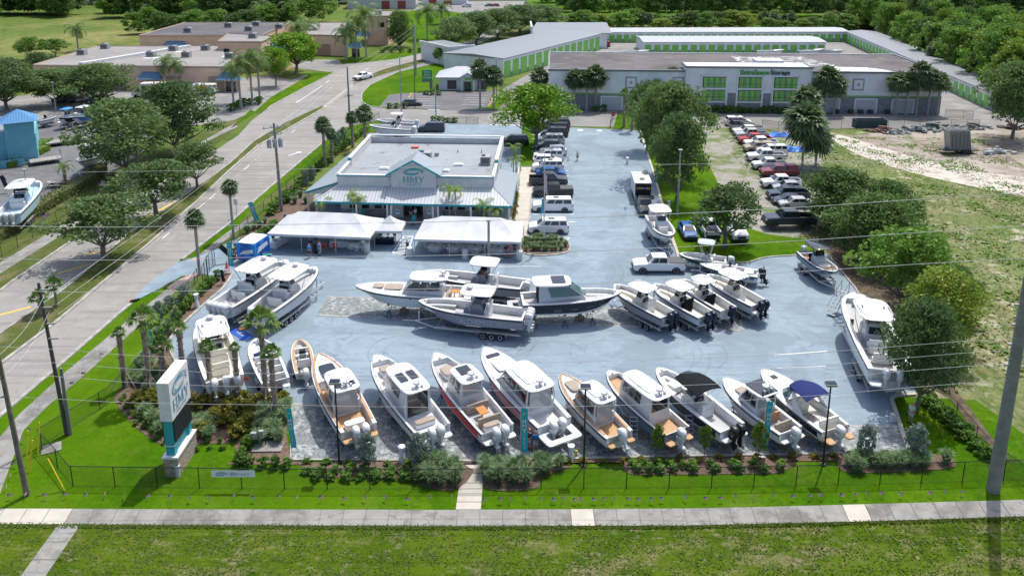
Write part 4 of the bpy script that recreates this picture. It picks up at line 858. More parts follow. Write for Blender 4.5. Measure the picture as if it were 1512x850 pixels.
# --- single trees (base px, base py, top py, crown width px)
P = ptree
P('oak',188,262,148,152,'big dark oak in front of the boatyard, its crown hiding parked boats')
P('oak',262,228,122,136,'broad dark oak right of the big boatyard oak, beside the road')
P('small_oak',291,279,212,82,'small open-crowned oak on the median, furthest along of the three')
P('small_oak',232,322,240,134,'wide open oak on the median, middle of the three')
P('small_oak',155,382,292,160,'wide open oak on the median, nearest the camera, over the white car')
P('oak',10,162,88,104,'dark oak at the left edge in front of the tan offices')
P('oak',82,156,102,96,'dark oak in front of the tan offices behind the blue tower')
P('oak',147,155,95,112,'round dark oak left of the white box truck')
P('light',46,88,55,48,'light green tree beside the meadow at the far left')
P('light',82,84,58,38,'bright green small tree left of the pale office roof')
P('oak',60,110,78,50,'dark shrubby tree at the left end of the pale office roof')
P('bright',437,109,50,90,'vivid green dense tree among the royal palms by the road')
P('bright',408,128,71,48,'pale green small tree left of the vivid green roadside tree')
P('dark' if 'dark' in TREE_LIB else 'bushy',590,70,17,50,'round very dark tree in front of the tall tan office block')
P('light',652,95,70,32,'small glossy tree at the corner of the storage office')
for px,py,ty,wd,l in ((672,76,26,78,'dark oak at the left of the row along the storage roof'),(703,66,18,80,'second dark oak from the left along the storage roof'),(735,58,14,80,'third dark oak along the storage roof, near the parapet'),(768,50,8,84,'fourth dark oak behind the gray storage roof'),(800,46,8,78,'rightmost dark oak behind the gray storage roof')): P('oak',px,py,ty,wd,l)
P('bright',790,218,126,118,'vivid lime green tree on the grass strip above the parked cars')
P('oak',984,262,122,122,'tall dark oak on the grass right of the blue lot')
P('oak',998,300,170,92,'dark oak in front of the tallest oak beside the light pole')
P('oak',955,222,122,66,'dark oak at the end of the blue lot near the stop sign')
P('small_oak',1070,366,276,132,'young oak over the three cars parked on the grass', rz=1)
P('bushy',1238,338,252,140,'dark bushy tree right of the lifted black truck, furthest of the thicket')
P('bushy',1290,388,288,140,'dense dark bushy tree in the middle of the thicket')
P('light',1330,462,340,148,'light green open tree behind the big white boat')
P('bushy',1302,352,268,104,'dark bushy tree behind the lifted truck thicket on the field side'); P('light',1352,430,342,100,'light green tree between the thicket and the yellow-green bush')
P('bushy',1398,470,392,90,'low dark bushy tree behind the yellow-green bush')
P('yellow',1388,520,400,136,'yellow-green bushy tree right of the big white boat')
P('oak',1354,605,446,122,'gray-green tree with bare lower trunk beside the outboards of the big white boat')
P('bushy',1445,665,600,60,'low dark shrubs by the fence at the right')  if False else None
P('oak',1494,205,92,100,'large dark tree at the right edge behind the scrap yard')
# --- sabals, royals
for px,py,ty,wd,l in ((709,160,92,28,'left cabbage palm of the pair in the storage car park'),(729,160,102,30,'right cabbage palm of the pair in the storage car park'),
 (797,150,104,30,'leftmost cabbage palm in front of the storage block'),(826,156,112,32,'low cabbage palm left of the clump of three before the storage block'),(848,164,107,28,'left palm of the clump of three before the storage block'),(866,164,108,26,'middle palm of the clump of three before the storage block'),(879,163,101,32,'right palm of the clump of three before the storage block'),
 (991,160,104,30,'cabbage palm just left of the big green windows'),(968,166,120,24,'low cabbage palm behind the oak left of the green windows'),(1218,169,102,34,'taller palm right of the big green windows'),(1231,169,114,32,'shorter palm right of the big green windows'),(1204,168,124,24,'small low palm closest to the big green windows on the right'),
 (1322,170,111,30,'leftmost of the five palms at the right end of the storage block'),(1337,170,112,28,'second of the five palms at the right end of the storage block'),(1352,170,95,32,'tallest of the five palms at the right end of the storage block'),(1369,170,106,30,'fourth of the five palms at the right end of the storage block'),(1383,170,112,28,'rightmost of the five palms at the right end of the storage block')):
    ppalm('sabal',px,py,ty,wd,l,r=.22)
for px,py,ty,wd,l in ((718,187,133,0,''),): pass
for px,py,ty,wd,l in ((921,188,133,18,'left of the three thin braced palms by the stop sign'),(933,193,135,18,'middle of the three thin braced palms by the stop sign'),(944,183,139,18,'right of the three thin braced palms by the stop sign')): ppalm('young',px,py,ty,wd,l,tr='boot',r=.24,braces=True)
ppalm('sabal',1184,250,160,58,'tall full palm beside the row of pickups'); ppalm('sabal',1204,246,188,46,'shorter full palm leaning right beside the row of pickups'); ppalm('sabal',1188,186,133,44,'bushy palm behind the two full palms near the storage wall')
for px,py,ty,wd,l in ((249,133,81,34,'left royal palm in front of the pale office block'),(262,136,87,30,'second royal palm in front of the pale office block'),(356,161,86,38,'royal palm left of the office drive entrance'),(373,156,72,40,'tall royal palm beside the vivid green tree on the left'),(384,150,78,36,'royal palm close to the pale green tree by the road'),
 (345,152,92,30,'shortest royal palm near the office door'),(441,85,30,34,'royal palm left of the tan garage door block'),(456,72,27,36,'royal palm over the tan garage door block'),(511,90,40,34,'left royal palm of three by the road bend'),(527,89,26,36,'middle royal palm of three by the road bend'),(541,85,6,40,'tallest royal palm of three by the road bend'),
 (631,58,5,36,'royal palm on the grass beyond the gray pole'),(652,36,3,30,'far royal palm behind the grass at the top'),(116,76,35,28,'lone royal palm at the edge of the meadow'),(389,36,2,34,'far royal palm behind the office roofs'),(429,34,-4,34,'far royal palm behind the office roofs near the road')): ppalm('royal',px,py,ty,wd,l,r=.24)
for px,py,ty,wd,l in ((480,246,176,24,'palm with shaggy trunk left of the showroom roof'),(491,240,192,18,'small-headed palm just right of the shaggy palm by the fence'),(521,218,167,18,'palm at the back left corner of the showroom'),(540,222,159,27,'palm near the boats behind the showroom')): ppalm('sabal',px,py,ty,wd,l,tr='boot',r=.24)
ppalm('sabal',295,406,313,28,'tall thin fan palm by the driveway entrance',r=.17); ppalm('sabal',345,352,268,24,'thin fan palm behind the roadside sign pole',r=.16)
for px,py,ty,wd,l in ((185,572,485,22,'leftmost booted palm in the corner bed'),(223,585,458,42,'tall booted palm with full head in the corner bed'),(242,560,500,36,'short palm with spreading fronds behind the tall sign'),(272,562,478,24,'palm standing at the lot edge behind the tall sign'),(313,594,504,28,'braced palm in front of the outboards of the left boat'),(353,594,508,18,'small-headed braced palm right of the left boat'),(394,598,460,52,'tallest full-headed palm beside the small bow rider'),(407,616,512,30,'short palm right of the tallest bed palm')):
    ppalm('young',px,py,ty,wd,l,tr='boot',r=.21,braces=True)
ppalm('young',84,452,412,32,'left median palm with round green head' if False else 'right one of two small palms on the median',r=.12,tr='boot'); ppalm('young',60,464,431,30,'left one of two small palms on the median',r=.12,tr='boot')
ppalm('gold',97,272,240,30,'clump palm in a round bed by the picnic table',r=.2,tr='boot')
for px,py,ty,wd,l in ((478,326,289,34,'leftmost golden palm in front of the porch'),(522,328,281,30,'golden palm over the pair of teal chairs'),(532,328,287,26,'golden palm just right of the one over the teal chairs'),(664,330,273,26,'left one of the twin palms right of the door'),(673,330,275,26,'right one of the twin palms right of the door'),(715,334,293,34,'golden palm left of the presentation board'),(731,335,305,30,'rightmost golden palm in front of the porch'),(758,258,211,24,'golden palm at the right side of the showroom'),(762,262,228,28,'low golden palm at the right side of the showroom')):
    ppalm('gold',px,py,ty,wd,l,r=.09)
# --- small trees in the front bed
for k,px,py,ty,wd,l in (('silver',543,690,640,32,'silvery shrub tree behind the second black lamp bed, left one'),('silver',617,691,640,36,'silvery shrub tree left of the footpath'),('sapling',970,676,629,24,'thin airy sapling in the bed under the boats'),('sapling',1040,673,629,22,'bright compact sapling in the middle of the right bed'),('sapling',1119,680,624,26,'yellowish sapling beside the rightmost teal flag'),('silver',1277,676,628,30,'slim silvery shrub tree at the right end of the pavers'),('silver',1352,676,628,36,'wider silvery shrub tree at the far right of the pavers'),
  ('silver',236,478,446,24,'silver shrub beside the kerb, nearest of the three'),('silver',252,458,437,22,'silver shrub beside the kerb, middle of the three'),('silver',272,440,420,26,'silver shrub beside the kerb, furthest of the three'),('silver',452,280,252,12,'narrow silver shrub at the left porch corner'),('silver',461,272,245,13,'slim silver shrub behind the left porch corner'),('silver',498,222,195,15,'silver shrub beside the back fence, left one'),('silver',507,212,188,14,'silver shrub beside the back fence, right one')):
    P(k,px,py,ty,wd,l,cat='shrub',name='shrub_tree')
# --- clipped and loose shrubs
def shrubs(kind, pts, wdt, h, label, group, cat='shrub', jit=.15):
    L = TREE_LIB[kind]
    for i, (x, y) in enumerate(pts):
        o = place('shrub', L[i % len(L)][0], None, (x+rnd.uniform(-jit, jit), y+rnd.uniform(-jit, jit), -.05), rnd.uniform(0, 6.28), (wdt*rnd.uniform(.85, 1.15), wdt*rnd.uniform(.85, 1.15), h*rnd.uniform(.8, 1.15)))
        tag(o, label, cat, group)
def along(px, step, world=False):
    pts = px if world else [G(*p) for p in px]; out = []; acc = 0
    for a, b in zip(pts, pts[1:]):
        L = hypot(b[0]-a[0], b[1]-a[1]); d = acc
        while d < L: out.append((a[0]+(b[0]-a[0])*d/L, a[1]+(b[1]-a[1])*d/L)); d += step
        acc = d-L
    return out
shrubs('shrub', along([(455,698),(560,699),(640,700)], 1.0)+along([(470,706),(560,708),(640,709)], 1.0), 1.1, .62, 'rounded bright green shrub in the bed left of the footpath', 'bright shrubs left of the footpath')
shrubs('shrub', along([(932,688),(1010,689)], .9)+along([(940,696),(1010,697)], .9)+along([(1018,690),(1150,690)], 1.6)+along([(1025,697),(1150,697)], 1.6), 1.0, .66, 'rounded green shrub in the bed below the right saplings', 'green shrubs below the right saplings')
shrubs('shrub', along([(452,684),(500,685),(680,687)], 1.5), .8, .55, 'loose low shrub along the paver kerb left of the footpath', 'low shrubs along the paver kerb, left')
shrubs('rust', along([(720,687),(900,683),(1160,676),(1345,672)], 1.4), .7, .55, 'loose reddish low shrub along the paver kerb right of the footpath', 'low shrubs along the paver kerb, right')
shrubs('rust', along([(300,640),(330,610),(365,612),(368,640),(340,650)], 1.0)+along([(280,600),(300,600),(430,600)], 1.1)+along([(320,625),(350,625)], 1), 1.7, 1.3, 'rusty green croton shrub in the corner bed behind the tall sign', 'rusty shrubs behind the tall sign')
shrubs('rust', along([(205,590),(245,592)], 1.1)+along([(205,596),(240,600)], 1.1), 1.6, 1.1, 'rusty green croton shrub left of the tall sign', 'rusty shrubs left of the tall sign')
shrubs('shrub', along([(376,640),(366,660),(352,686)], .7)+along([(352,686),(425,690)], .9)+along([(385,630),(372,660)], .8), 1.0, .9, 'dark shrub around the utility pad in the corner bed', 'dark shrubs around the utility pad')
shrubs('shrub', along([(178,595),(200,622),(232,650),(262,665)], 1.0)+along([(190,596),(212,625),(238,648)], 1.0)+along([(186,588),(206,610),(226,634)], 1.1)+along([(290,664),(340,662)], 1.0)+along([(285,655),(345,653)], 1.0), .55, .45, 'small tuft planted in a curved row on the mulch by the tall sign', 'small tufts in curved rows on the mulch')
shrubs('shrub', along([(262,470),(300,432),(325,410)], 1.0)+along([(228,520),(262,472)], 1.2), 1.25, 1.1, 'green shrub in the hedge row inside the roadside fence', 'shrubs inside the roadside fence')
shrubs('shrub', along([(352,372),(378,356),(408,338)], 1.1)+along([(420,300),(440,280),(462,262)], 1.3)+along([(400,318),(425,290)], 1.3)+along([(470,252),(500,225),(540,195)], 1.6), 1.7, 1.3, 'green shrub in the bed between the fence and the showroom', 'shrubs between the fence and the showroom')
shrubs('shrub', along([(1370,600),(1440,665),(1470,690)], 1.1)+along([(1372,592),(1450,660)], 1.1), 1.5, .9, 'low shrub in the bed along the right-hand fence', 'low shrubs along the right-hand fence')
shrubs('rust', along([(766,250),(762,300),(755,345)], 1.3), .7, .6, 'small red-tinged plant along the showroom side wall', 'red-tinged plants along the showroom side')
shrubs('shrub', along([(1030,167),(1160,168)], 1.4)+along([(880,165),(900,166)], 1.6), 2.0, 1.5, 'clipped hedge plant at the foot of the storage block', 'hedge plants at the storage block')
shrubs('shrub', along([(630,140),(655,141)], 1.4)+along([(575,160),(605,160)], 1.6)+along([(640,180),(672,181)], 1.4), 2.0, 1.3, 'rounded shrub near the storage office car park', 'shrubs near the storage office car park')
shrubs('shrub', along([(340,165),(372,152)], 2)+along([(380,155),(388,150)], 2)+along([(620,78),(560,78)], 3), 2.2, 1.6, 'rounded shrub beside the royal palms by the road', 'shrubs beside the royal palms')
# clipped hedge along the boatyard
def hedge(px, wd, h, label, leafm, dens=60, cat='hedge'):
    pts = [G(*p) for p in px]; mb = MB(); r = random.Random(5)
    for a, b in zip(pts, pts[1:]):
        L = hypot(b[0]-a[0], b[1]-a[1]); d = Vector((b[0]-a[0], b[1]-a[1], 0))/L; n = Vector((-d.y, d.x, 0))
        for i in range(int(L*dens)):
            q = r.random(); s = r.uniform(-.5, .5); z = r.random()
            f = r.choice((0, 1, 2))
            if f == 0: z = 1
            elif f == 1: s = -.5
            else: s = .5 if r.random() < .5 else -.5
            leafquad(mb, Vector((a[0], a[1], 0))+d*L*q+n*wd*s*r.uniform(.9, 1.1)+Vector((0, 0, h*z*r.uniform(.9, 1.1))), r.uniform(.12, .24), r)
        mb.box((a[0]+b[0])/2, (a[1]+b[1])/2, h*.42, L, wd*.8, h*.84, atan2(d.y, d.x))
    x0, y0 = pts[0]; mb.v = [(x-x0, y-y0, z) for x, y, z in mb.v]
    return tag(mb.build('hedge', leafm, loc=(x0, y0, 0)), label, cat)
hedge([(-30,372),(0,352),(60,312),(130,272),(150,254)], 1.9, 1.5, 'long clipped hedge between the boatyard and the roadside fence', leafmat('hedge_leaf', (.10,.13,.04), (.22,.23,.09), .3))
hedge([(14,248),(40,235),(66,222)], 2.0, 1.1, 'clipped hedge in front of the light blue shop', LEAF['yellow']); hedge([(35,232),(52,222),(72,212)], 2.0, 1.1, 'clipped hedge behind the first one at the blue shop', LEAF['shrub'])
# ornamental grass clumps
def grass_clump(seed, n=330, m='blade'):
    r = random.Random(seed); mb = MB()
    for i in range(n):
        a = r.uniform(0, 6.28); q = r.uniform(0, .12); lean = r.uniform(.05, .5); h = r.uniform(.6, 1.0)
        b = Vector((cos(a)*q, sin(a)*q, 0)); d = Vector((cos(a), sin(a), 0)); s_ = Vector((-sin(a), cos(a), 0))*.017
        m1 = b+d*lean*.45+Vector((0, 0, h*.7)); t = b+d*lean+Vector((0, 0, h*(1-lean*.5)))
        o = len(mb.v); mb.v += [tuple(b-s_), tuple(b+s_), tuple(m1+s_), tuple(m1-s_), tuple(t)]; mb.f += [(o,o+1,o+2,o+3),(o+3,o+2,o+4)]; mb.mi += [0,0]
    me = bpy.data.meshes.new('grass_clump'); me.from_pydata(mb.v, [], mb.f); me.materials.append(LEAF[m]); return me
GC_ = [grass_clump(s) for s in (1,2,3)]; GD_ = [grass_clump(s, 170, 'shrub') for s in (4,)]
def clumps(pts, s, label, group, lib=GC_):
    for i, (x, y) in enumerate(pts):
        o = place('grass_clump', lib[i % len(lib)], None, (x+rnd.uniform(-.3, .3), y+rnd.uniform(-.3, .3), 0), rnd.uniform(0, 6.28), s*rnd.uniform(.85, 1.15)); tag(o, label, 'ornamental grass', group)
clumps(along([(625,692),(680,692)], .8)+along([(622,702),(680,702)], .8)+along([(632,712),(678,713)], .8), 1.35, 'arching ornamental grass clump left of the footpath', 'ornamental grass left of the footpath')
clumps(along([(720,692),(838,690)], .85)+along([(720,702),(815,700)], .85)+along([(720,713),(790,713)], .85), 1.35, 'arching ornamental grass clump right of the footpath', 'ornamental grass right of the footpath')
clumps(along([(1245,684),(1400,682)], .9)+along([(1255,692),(1380,690)], .9), 1.2, 'arching ornamental grass clump in the far right front bed', 'ornamental grass in the far right front bed')
clumps(along([(380,640),(425,640)], .8)+along([(385,652),(425,652)], .8)+along([(390,625),(428,625)], .8)+along([(395,612),(428,612)], .8), 1.4, 'arching grass clump beside the paver kerb by the leftmost teal flag', 'ornamental grass by the leftmost teal flag')
clumps(along([(275,632),(320,645)], .9)+along([(212,612),(246,640)], .9)+along([(205,545),(240,570)], 1.0)+along([(195,560),(235,585)], 1.0)+along([(285,625),(325,635)], .9)+along([(215,535),(245,550)], 1), 1.35, 'arching grass clump in the corner bed around the tall sign', 'ornamental grass around the tall sign')
clumps(along([(776,358),(834,358)], .5)+along([(773,364),(836,364)], .5)+along([(778,370),(830,370)], .5)+along([(788,354),(826,354)], .5), .95, 'arching grass clump on the oval island below the white cars', 'ornamental grass on the oval island')
clumps(along([(410,305),(445,290)], 1.2)+along([(425,300),(452,300)], 1.2)+along([(362,345),(395,330)], 1.2)+along([(232,500),(262,470)], 1.2), 1.3, 'arching grass clump between the fence and the showroom', 'ornamental grass by the roadside fence')
# --- the woods
WG = 'trees in the woods behind the storage yard'
for i in range(105):
    # right-hand belt: dense rows receding
    row = i % 7; t = (i//7)/14
    px = 1268+row*36+t*(1560-1268-row*30)+rnd.uniform(-8, 8); py = 44+row*13+max(0, (px-1300))*.17+rnd.uniform(-3, 3)
    if px > 1620: continue
    x, y = G(px, py); hh = rnd.uniform(10.5, 15)
    tree(rnd.choice(['wood','woodmid','woodmid','woodlight','woodmid']), x, y, hh, rnd.uniform(9, 13), 'broad green tree in the thick belt of woods right of the storage yard', group='trees in the belt right of the storage yard', trunk=(row > 4))
for i in range(96):
    px = 560+i*10+rnd.uniform(-6, 6); py = (13, 18, 24)[i % 3] if px > 820 else (4, 8)[i % 2]
    if 690 < px < 800: continue
    if 560 < px < 690: continue
    x, y = G(px, py); tree(rnd.choice(['wood','woodmid','wood']), x, y, rnd.uniform(11, 15), rnd.uniform(12, 16), 'dark tree in the wood beyond the field behind the storage yard', group=WG, trunk=False)
for i in range(60):
    px = rnd.uniform(-20, 470); py = 24 if px < 190 else 24+(px-190)*.03
    x, y = G(px, py+rnd.uniform(-5, 3)); tree(rnd.choice(['wood','wood','woodmid']), x, y, rnd.uniform(11, 16), rnd.uniform(12, 17), 'dark tree in the wood along the far edge of the meadow', group='trees along the far edge of the meadow', trunk=False)
for i in range(16):
    px = 185+i*16+rnd.uniform(-6, 6); py = 58-abs(i-4)*.9+rnd.uniform(-3, 3); x, y = G(px, py); 
    if px > 450 : continue
    tree(rnd.choice(['wood','woodmid']), x, y+10, rnd.uniform(7, 10), rnd.uniform(9, 12), 'bushy tree between the meadow and the tan office roofs', group='trees between the meadow and the offices', trunk=False)
for i in range(34):
    px = 838+i*14+rnd.uniform(-8, 8); x, y = G(px, 43+rnd.uniform(-3, 3)); 
    if px > 1290: break
    tree(rnd.choice(['woodmid','woodlight','wood']), x, y, rnd.uniform(4, 7.5), rnd.uniform(8, 12), 'low bushy tree on the field edge behind the far storage row', group='low trees behind the far storage row', trunk=False)
for px in (949,957,1000,1021,1066,1095,1128,1142,1158,1168,1222,1238): ppalm('sabal', px, 42, 20+rnd.uniform(-1,3), 17, 'cabbage palm in the line behind the far storage row', r=.2, group='cabbage palms behind the far storage row')
for px,py,ty in ((1380,104,62),(1394,106,60),(1404,100,64),(1432,125,80),(1448,128,78),(1460,124,84),(1440,122,86)): ppalm('sabal',px,py,ty,28,'cabbage palm at the edge of the woods right of the storage row',r=.2,group='cabbage palms at the edge of the right woods')
# far wood as one mass
mb = MB(); r = random.Random(3); src = TREE_LIB['wood']
for k in range(560):
    x = r.uniform(-420, 420); y = r.uniform(388, 640); me = src[k % 3][0]; hh = r.uniform(10, 15); ww = r.uniform(13, 17); a = r.uniform(0, 6.28)
    if (-78 < x < 34 and y < 462) or (x < -60 and y < 396): continue
    vv = me.vertices; o = len(mb.v); st = 3 if y > 520 else 1
    fs = list(me.polygons)[::st*2]
    for p in fs:
        q = len(mb.v)
        for vi in p.vertices:
            c = vv[vi].co; X, Y = c.x*ww*1.0, c.y*ww
            mb.v.append((x+X*cos(a)-Y*sin(a), y+X*sin(a)+Y*cos(a), c.z*hh))
        mb.f.append((q, q+1, q+2, q+3)); mb.mi.append(0)
# drooping gaps on the grass field beyond storage remain open
mb.v = [(x, y-462, z) for x, y, z in mb.v]
o = mb.build('far_wood', LEAF['dark'], loc=(0, 462, 0)); tag(o, 'dense dark far-off wood along the top of the view', 'wood', kind='stuff')
# forest floor
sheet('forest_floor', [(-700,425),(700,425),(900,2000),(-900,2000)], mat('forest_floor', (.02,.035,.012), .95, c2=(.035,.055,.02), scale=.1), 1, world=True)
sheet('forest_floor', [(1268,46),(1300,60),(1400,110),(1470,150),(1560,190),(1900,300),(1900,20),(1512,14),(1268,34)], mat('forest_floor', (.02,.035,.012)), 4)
sheet('grass_strip', [(1245,46),(1290,52),(1300,62),(1380,78),(1400,118),(1330,80),(1280,58)], M['grass'], 5)
sheet('far_lawn', [(585,20),(640,14),(700,22),(745,24),(735,50),(660,80),(630,72),(596,62)], M['grass'], 4)
sheet('far_lawn', [(776,0),(830,0),(900,2),(1300,28),(1290,44),(820,34),(790,12)], layered('bright_field_grass', [((.10,.19,.02),.05,.4,.6,4,.7)], (.06,.14,.012)), 4)

# tufts that roughen the turf edges and the rough ground
def tufts(name, n, where, hgt, wd, m, label, seed, cond=None, lean=1.0):
    r = random.Random(seed); mb = MB()
    while len(mb.f) < n:
        x, y = where(r)
        if cond and not cond(x, y, r): continue
        a = r.uniform(0, 3.14); h = hgt*r.uniform(.5, 1.2); w_ = wd*r.uniform(.6, 1.2); c, s_ = cos(a)*w_/2, sin(a)*w_/2; o = len(mb.v)
        ux, uy = -s_*2*lean, c*2*lean; mb.v += [(x-c, y-s_, .012), (x+c, y+s_, .012), (x+c*.6+ux, y+s_*.6+uy, .02+h), (x-c*.6+ux, y-s_*.6+uy, .02+h*r.uniform(.5, 1))]; mb.f.append((o, o+1, o+2, o+3)); mb.mi.append(0)
    return tag(mb.build(name, m), label, 'grass', kind='stuff')
TG = leafmat('tuft_green', (.065,.12,.006), (.12,.175,.015), .5); TS = leafmat('tuft_straw', (.10,.15,.03), (.28,.27,.13), .5)
yb = [G(x, lerp_poly(bt, x))[1] for x in (-60, 300, 683, 1000, 1300, 1600)]
def eb(x): px = 756+x*21.5; return G(px, lerp_poly(bt, min(max(px, -60), 1650)))[1]
tufts('grass_tufts', 11000, lambda r: (r.uniform(-36, 36), r.uniform(39, 46.6)), .05, .10, TG, 'rough grass tufts on the verge below the sidewalk', 1, lambda x, y, r: y < eb(x)-.02 and noise.noise((x*.5, y*.9, 0))+r.uniform(-.3, .3) > -.12 and not -29.7 < x < -27.8)
tufts('grass_edge_tufts', 6000, lambda r: (r.uniform(-36, 36), r.uniform(44, 46.6)), .07, .10, TG, 'ragged green grass edge along the sidewalk', 2, lambda x, y, r: eb(x)-.28 < y < eb(x)+.04)
def infield(x, y, r):
    return x > 31+max(0, (y-60))*.05 and not (32 < x < 42 and y < 90 and x < 44-(y-55)*.12) and noise.noise((x*.12, y*.12, 3))+r.uniform(-.4, .4) > -.05
tufts('field_tufts', 12000, lambda r: (r.uniform(38, 85), r.uniform(62, 140)), .10, .22, TS, 'dry and green tufts scattered over the vacant field', 3, infield)
tufts('field_weeds', 7000, lambda r: (r.uniform(38, 95), r.uniform(62, 145)), .20, .30, LEAF['mid'], 'green weeds scattered over the vacant field', 4, lambda x, y, r: infield(x, y, r) and noise.noise((x*.3, y*.3, 7)) > .12)
# ============================================================ VEHICLES
PAINT = {}
def paint(c):
    if c not in PAINT: PAINT[c] = mat('car_paint_'+c, dict(white=(.74,.74,.74), silver=(.42,.43,.44), black=(.012,.012,.014), gray=(.09,.10,.105), blue=(.02,.09,.28), navy=(.018,.03,.055), red=(.36,.01,.015), maroon=(.17,.012,.025), tan=(.36,.30,.21), dkgray=(.045,.055,.06))[c], .28, .0, spec=.7)
    return PAINT[c]
CAR_SPEC = dict(  # L, W, H, hood height, wheelbase offsets, greenhouse (rear base, rear top, front top, windshield base)
 suv=dict(L=5.1, W=2.0, H=1.85, hood=1.12, belt=1.18, gh=(-2.42,-2.25,.75,1.45), wheel=.39, wb=(1.55,-1.5)),
 longsuv=dict(L=5.6, W=2.03, H=1.9, hood=1.15, belt=1.2, gh=(-2.68,-2.5,.9,1.55), wheel=.4, wb=(1.8,-1.6)),
 sedan=dict(L=4.7, W=1.82, H=1.45, hood=.88, belt=.95, gh=(-1.9,-1.2,.45,1.2), wheel=.33, wb=(1.4,-1.35)),
 cross=dict(L=4.65, W=1.88, H=1.62, hood=.98, belt=1.02, gh=(-2.15,-1.7,.55,1.25), wheel=.36, wb=(1.4,-1.35)),
 pickup=dict(L=5.85, W=2.02, H=1.93, hood=1.18, belt=1.22, gh=(-1.0,-.85,.75,1.35), wheel=.41, wb=(1.9,-1.85)))
def car_meshes(kind, cover=None):
    S = CAR_SPEC[kind]; L, W, Hh, hd, bl = S['L'], S['W'], S['H'], S['hood'], S['belt']; g0, g1, g2, g3 = S['gh']; f, r = L/2, -L/2; w2 = W/2; D = {}
    gc = .22+(.1 if kind in ('pickup',) else 0)
    # lower body: cross sections along x, each a rounded slab profile
    def sec(x, k, zb, zt):
        w_ = w2*k; return [(x,-w_*.90,zb),(x,-w_*.99,zb+.12),(x,-w_,(zb+zt)/2+.05),(x,-w_*.96,zt-.08),(x,-w_*.86,zt),(x,w_*.86,zt),(x,w_*.96,zt-.08),(x,w_,(zb+zt)/2+.05),(x,w_*.99,zb+.12),(x,w_*.90,zb)]
    if kind == 'pickup':
        st = [(r,.93,gc+.2,bl-.06),(r+.12,.97,gc,bl),(g0-.06,1,gc,bl),(g0,1,gc,bl+.02),(g3,1,gc,bl),(g3+.25,1,gc,hd),(f-.5,.99,gc,hd-.05),(f-.12,.95,gc,hd-.12),(f,.86,gc+.1,hd-.28)]
    else:
        rt = bl if kind != 'sedan' else bl+.02
        st = [(r,.86,gc+.12,rt-.12),(r+.12,.95,gc,rt),(g0+.3,1,gc,bl),(g3-.1,1,gc,bl),(g3+.2,1,gc,hd+.02),(f-.5,.97,gc,hd-.06),(f-.15,.92,gc,hd-.14),(f,.82,gc+.1,hd-.3)]
    mb = MB()
    if kind == 'pickup' and cover is None:
        cab = [s_ for s_ in st if s_[0] >= g0-.001]; mb.loft([sec(*s_) for s_ in cab])
        # bed walls and floor
        zb = gc; zt = bl; x0, x1 = r, g0
        mb.box((x0+x1)/2, -w2*.93, (zb+zt)/2, x1-x0, W*.07, zt-zb); mb.box((x0+x1)/2, w2*.93, (zb+zt)/2, x1-x0, W*.07, zt-zb); mb.box(x0+.04, 0, (zb+zt)/2, .08, W*.88, zt-zb); mb.box((x0+x1)/2, 0, zb+.2, x1-x0, W*.84, .4)
    else: mb.loft([sec(*s_) for s_ in st])
    D['body'] = mb
    # cabin: painted roof and pillars, glass between
    mb = MB(); tw = w2*.74
    def gsec(x, wq, z): return [(x,-wq,z),(x,wq,z)]
    base = [(g0,w2*.9),(g3,w2*.9)]; topz = Hh
    b = [(g0,-w2*.9,bl-.02),(g3,-w2*.88,bl-.02),(g3,w2*.88,bl-.02),(g0,w2*.9,bl-.02)]; t = [(g1,-tw,topz-.07),(g2,-tw*.97,topz-.07),(g2,tw*.97,topz-.07),(g1,tw,topz-.07)]
    mb.loft([b, t]); 
    rr = [[(g1+.02,-tw,topz-.07),(g2+.02,-tw*.96,topz-.07),(g2+.02,tw*.96,topz-.07),(g1+.02,tw,topz-.07)], [(g1+.12,-tw*.86,topz),(g2-.22,-tw*.84,topz),(g2-.22,tw*.84,topz),(g1+.12,tw*.86,topz)]]
    mb.loft(rr); D['cabin'] = mb
    mb = MB(); 
    def lerp3(a, c, k): return tuple(a[i]+(c[i]-a[i])*k for i in range(3))
    def pane(p0, p1, p2, p3, n_, k0=.1, k1=.9, z0=.12, z1=.9):
        a = lerp3(lerp3(p0, p1, k0), lerp3(p3, p2, k0), z0); b_ = lerp3(lerp3(p0, p1, k1), lerp3(p3, p2, k1), z0); c = lerp3(lerp3(p0, p1, k1), lerp3(p3, p2, k1), z1); d = lerp3(lerp3(p0, p1, k0), lerp3(p3, p2, k0), z1)
        mb.quad(*[tuple(q[i]+n_[i] for i in range(3)) for q in (a, b_, c, d)])
    pane(b[1], b[2], t[2], t[1], (.015,0,.01), .07, .93, .06, .95)      # windshield
    pane(b[0], b[3], t[3], t[0], (-.015,0,.01), .1, .9, .15, .9)        # rear
    ks = {'suv':[(.03,.25),(.30,.58),(.62,.86)], 'longsuv':[(.03,.3),(.34,.60),(.63,.87)], 'sedan':[(.12,.5),(.54,.86)], 'cross':[(.08,.28),(.32,.58),(.61,.86)], 'pickup':[(.06,.48),(.52,.84)]}[kind]
    for s in (0, 1):
        P0, P1, P2, P3 = (b[0], b[1], t[1], t[0]) if s == 0 else (b[3], b[2], t[2], t[3])
        for k0, k1 in ks: pane(P0, P1, P2, P3, (0, -.015 if s == 0 else .015, 0), k0, k1, .12, .88)
    D['window_glass'] = mb
    mb = MB(); mb.box((g1+g2)/2+.35, 0, topz+.002, .75, W*.36, .012) ; D['sunroof'] = mb if kind in ('suv','longsuv') else None
    wr = S['wheel']; D['wheels'] = []
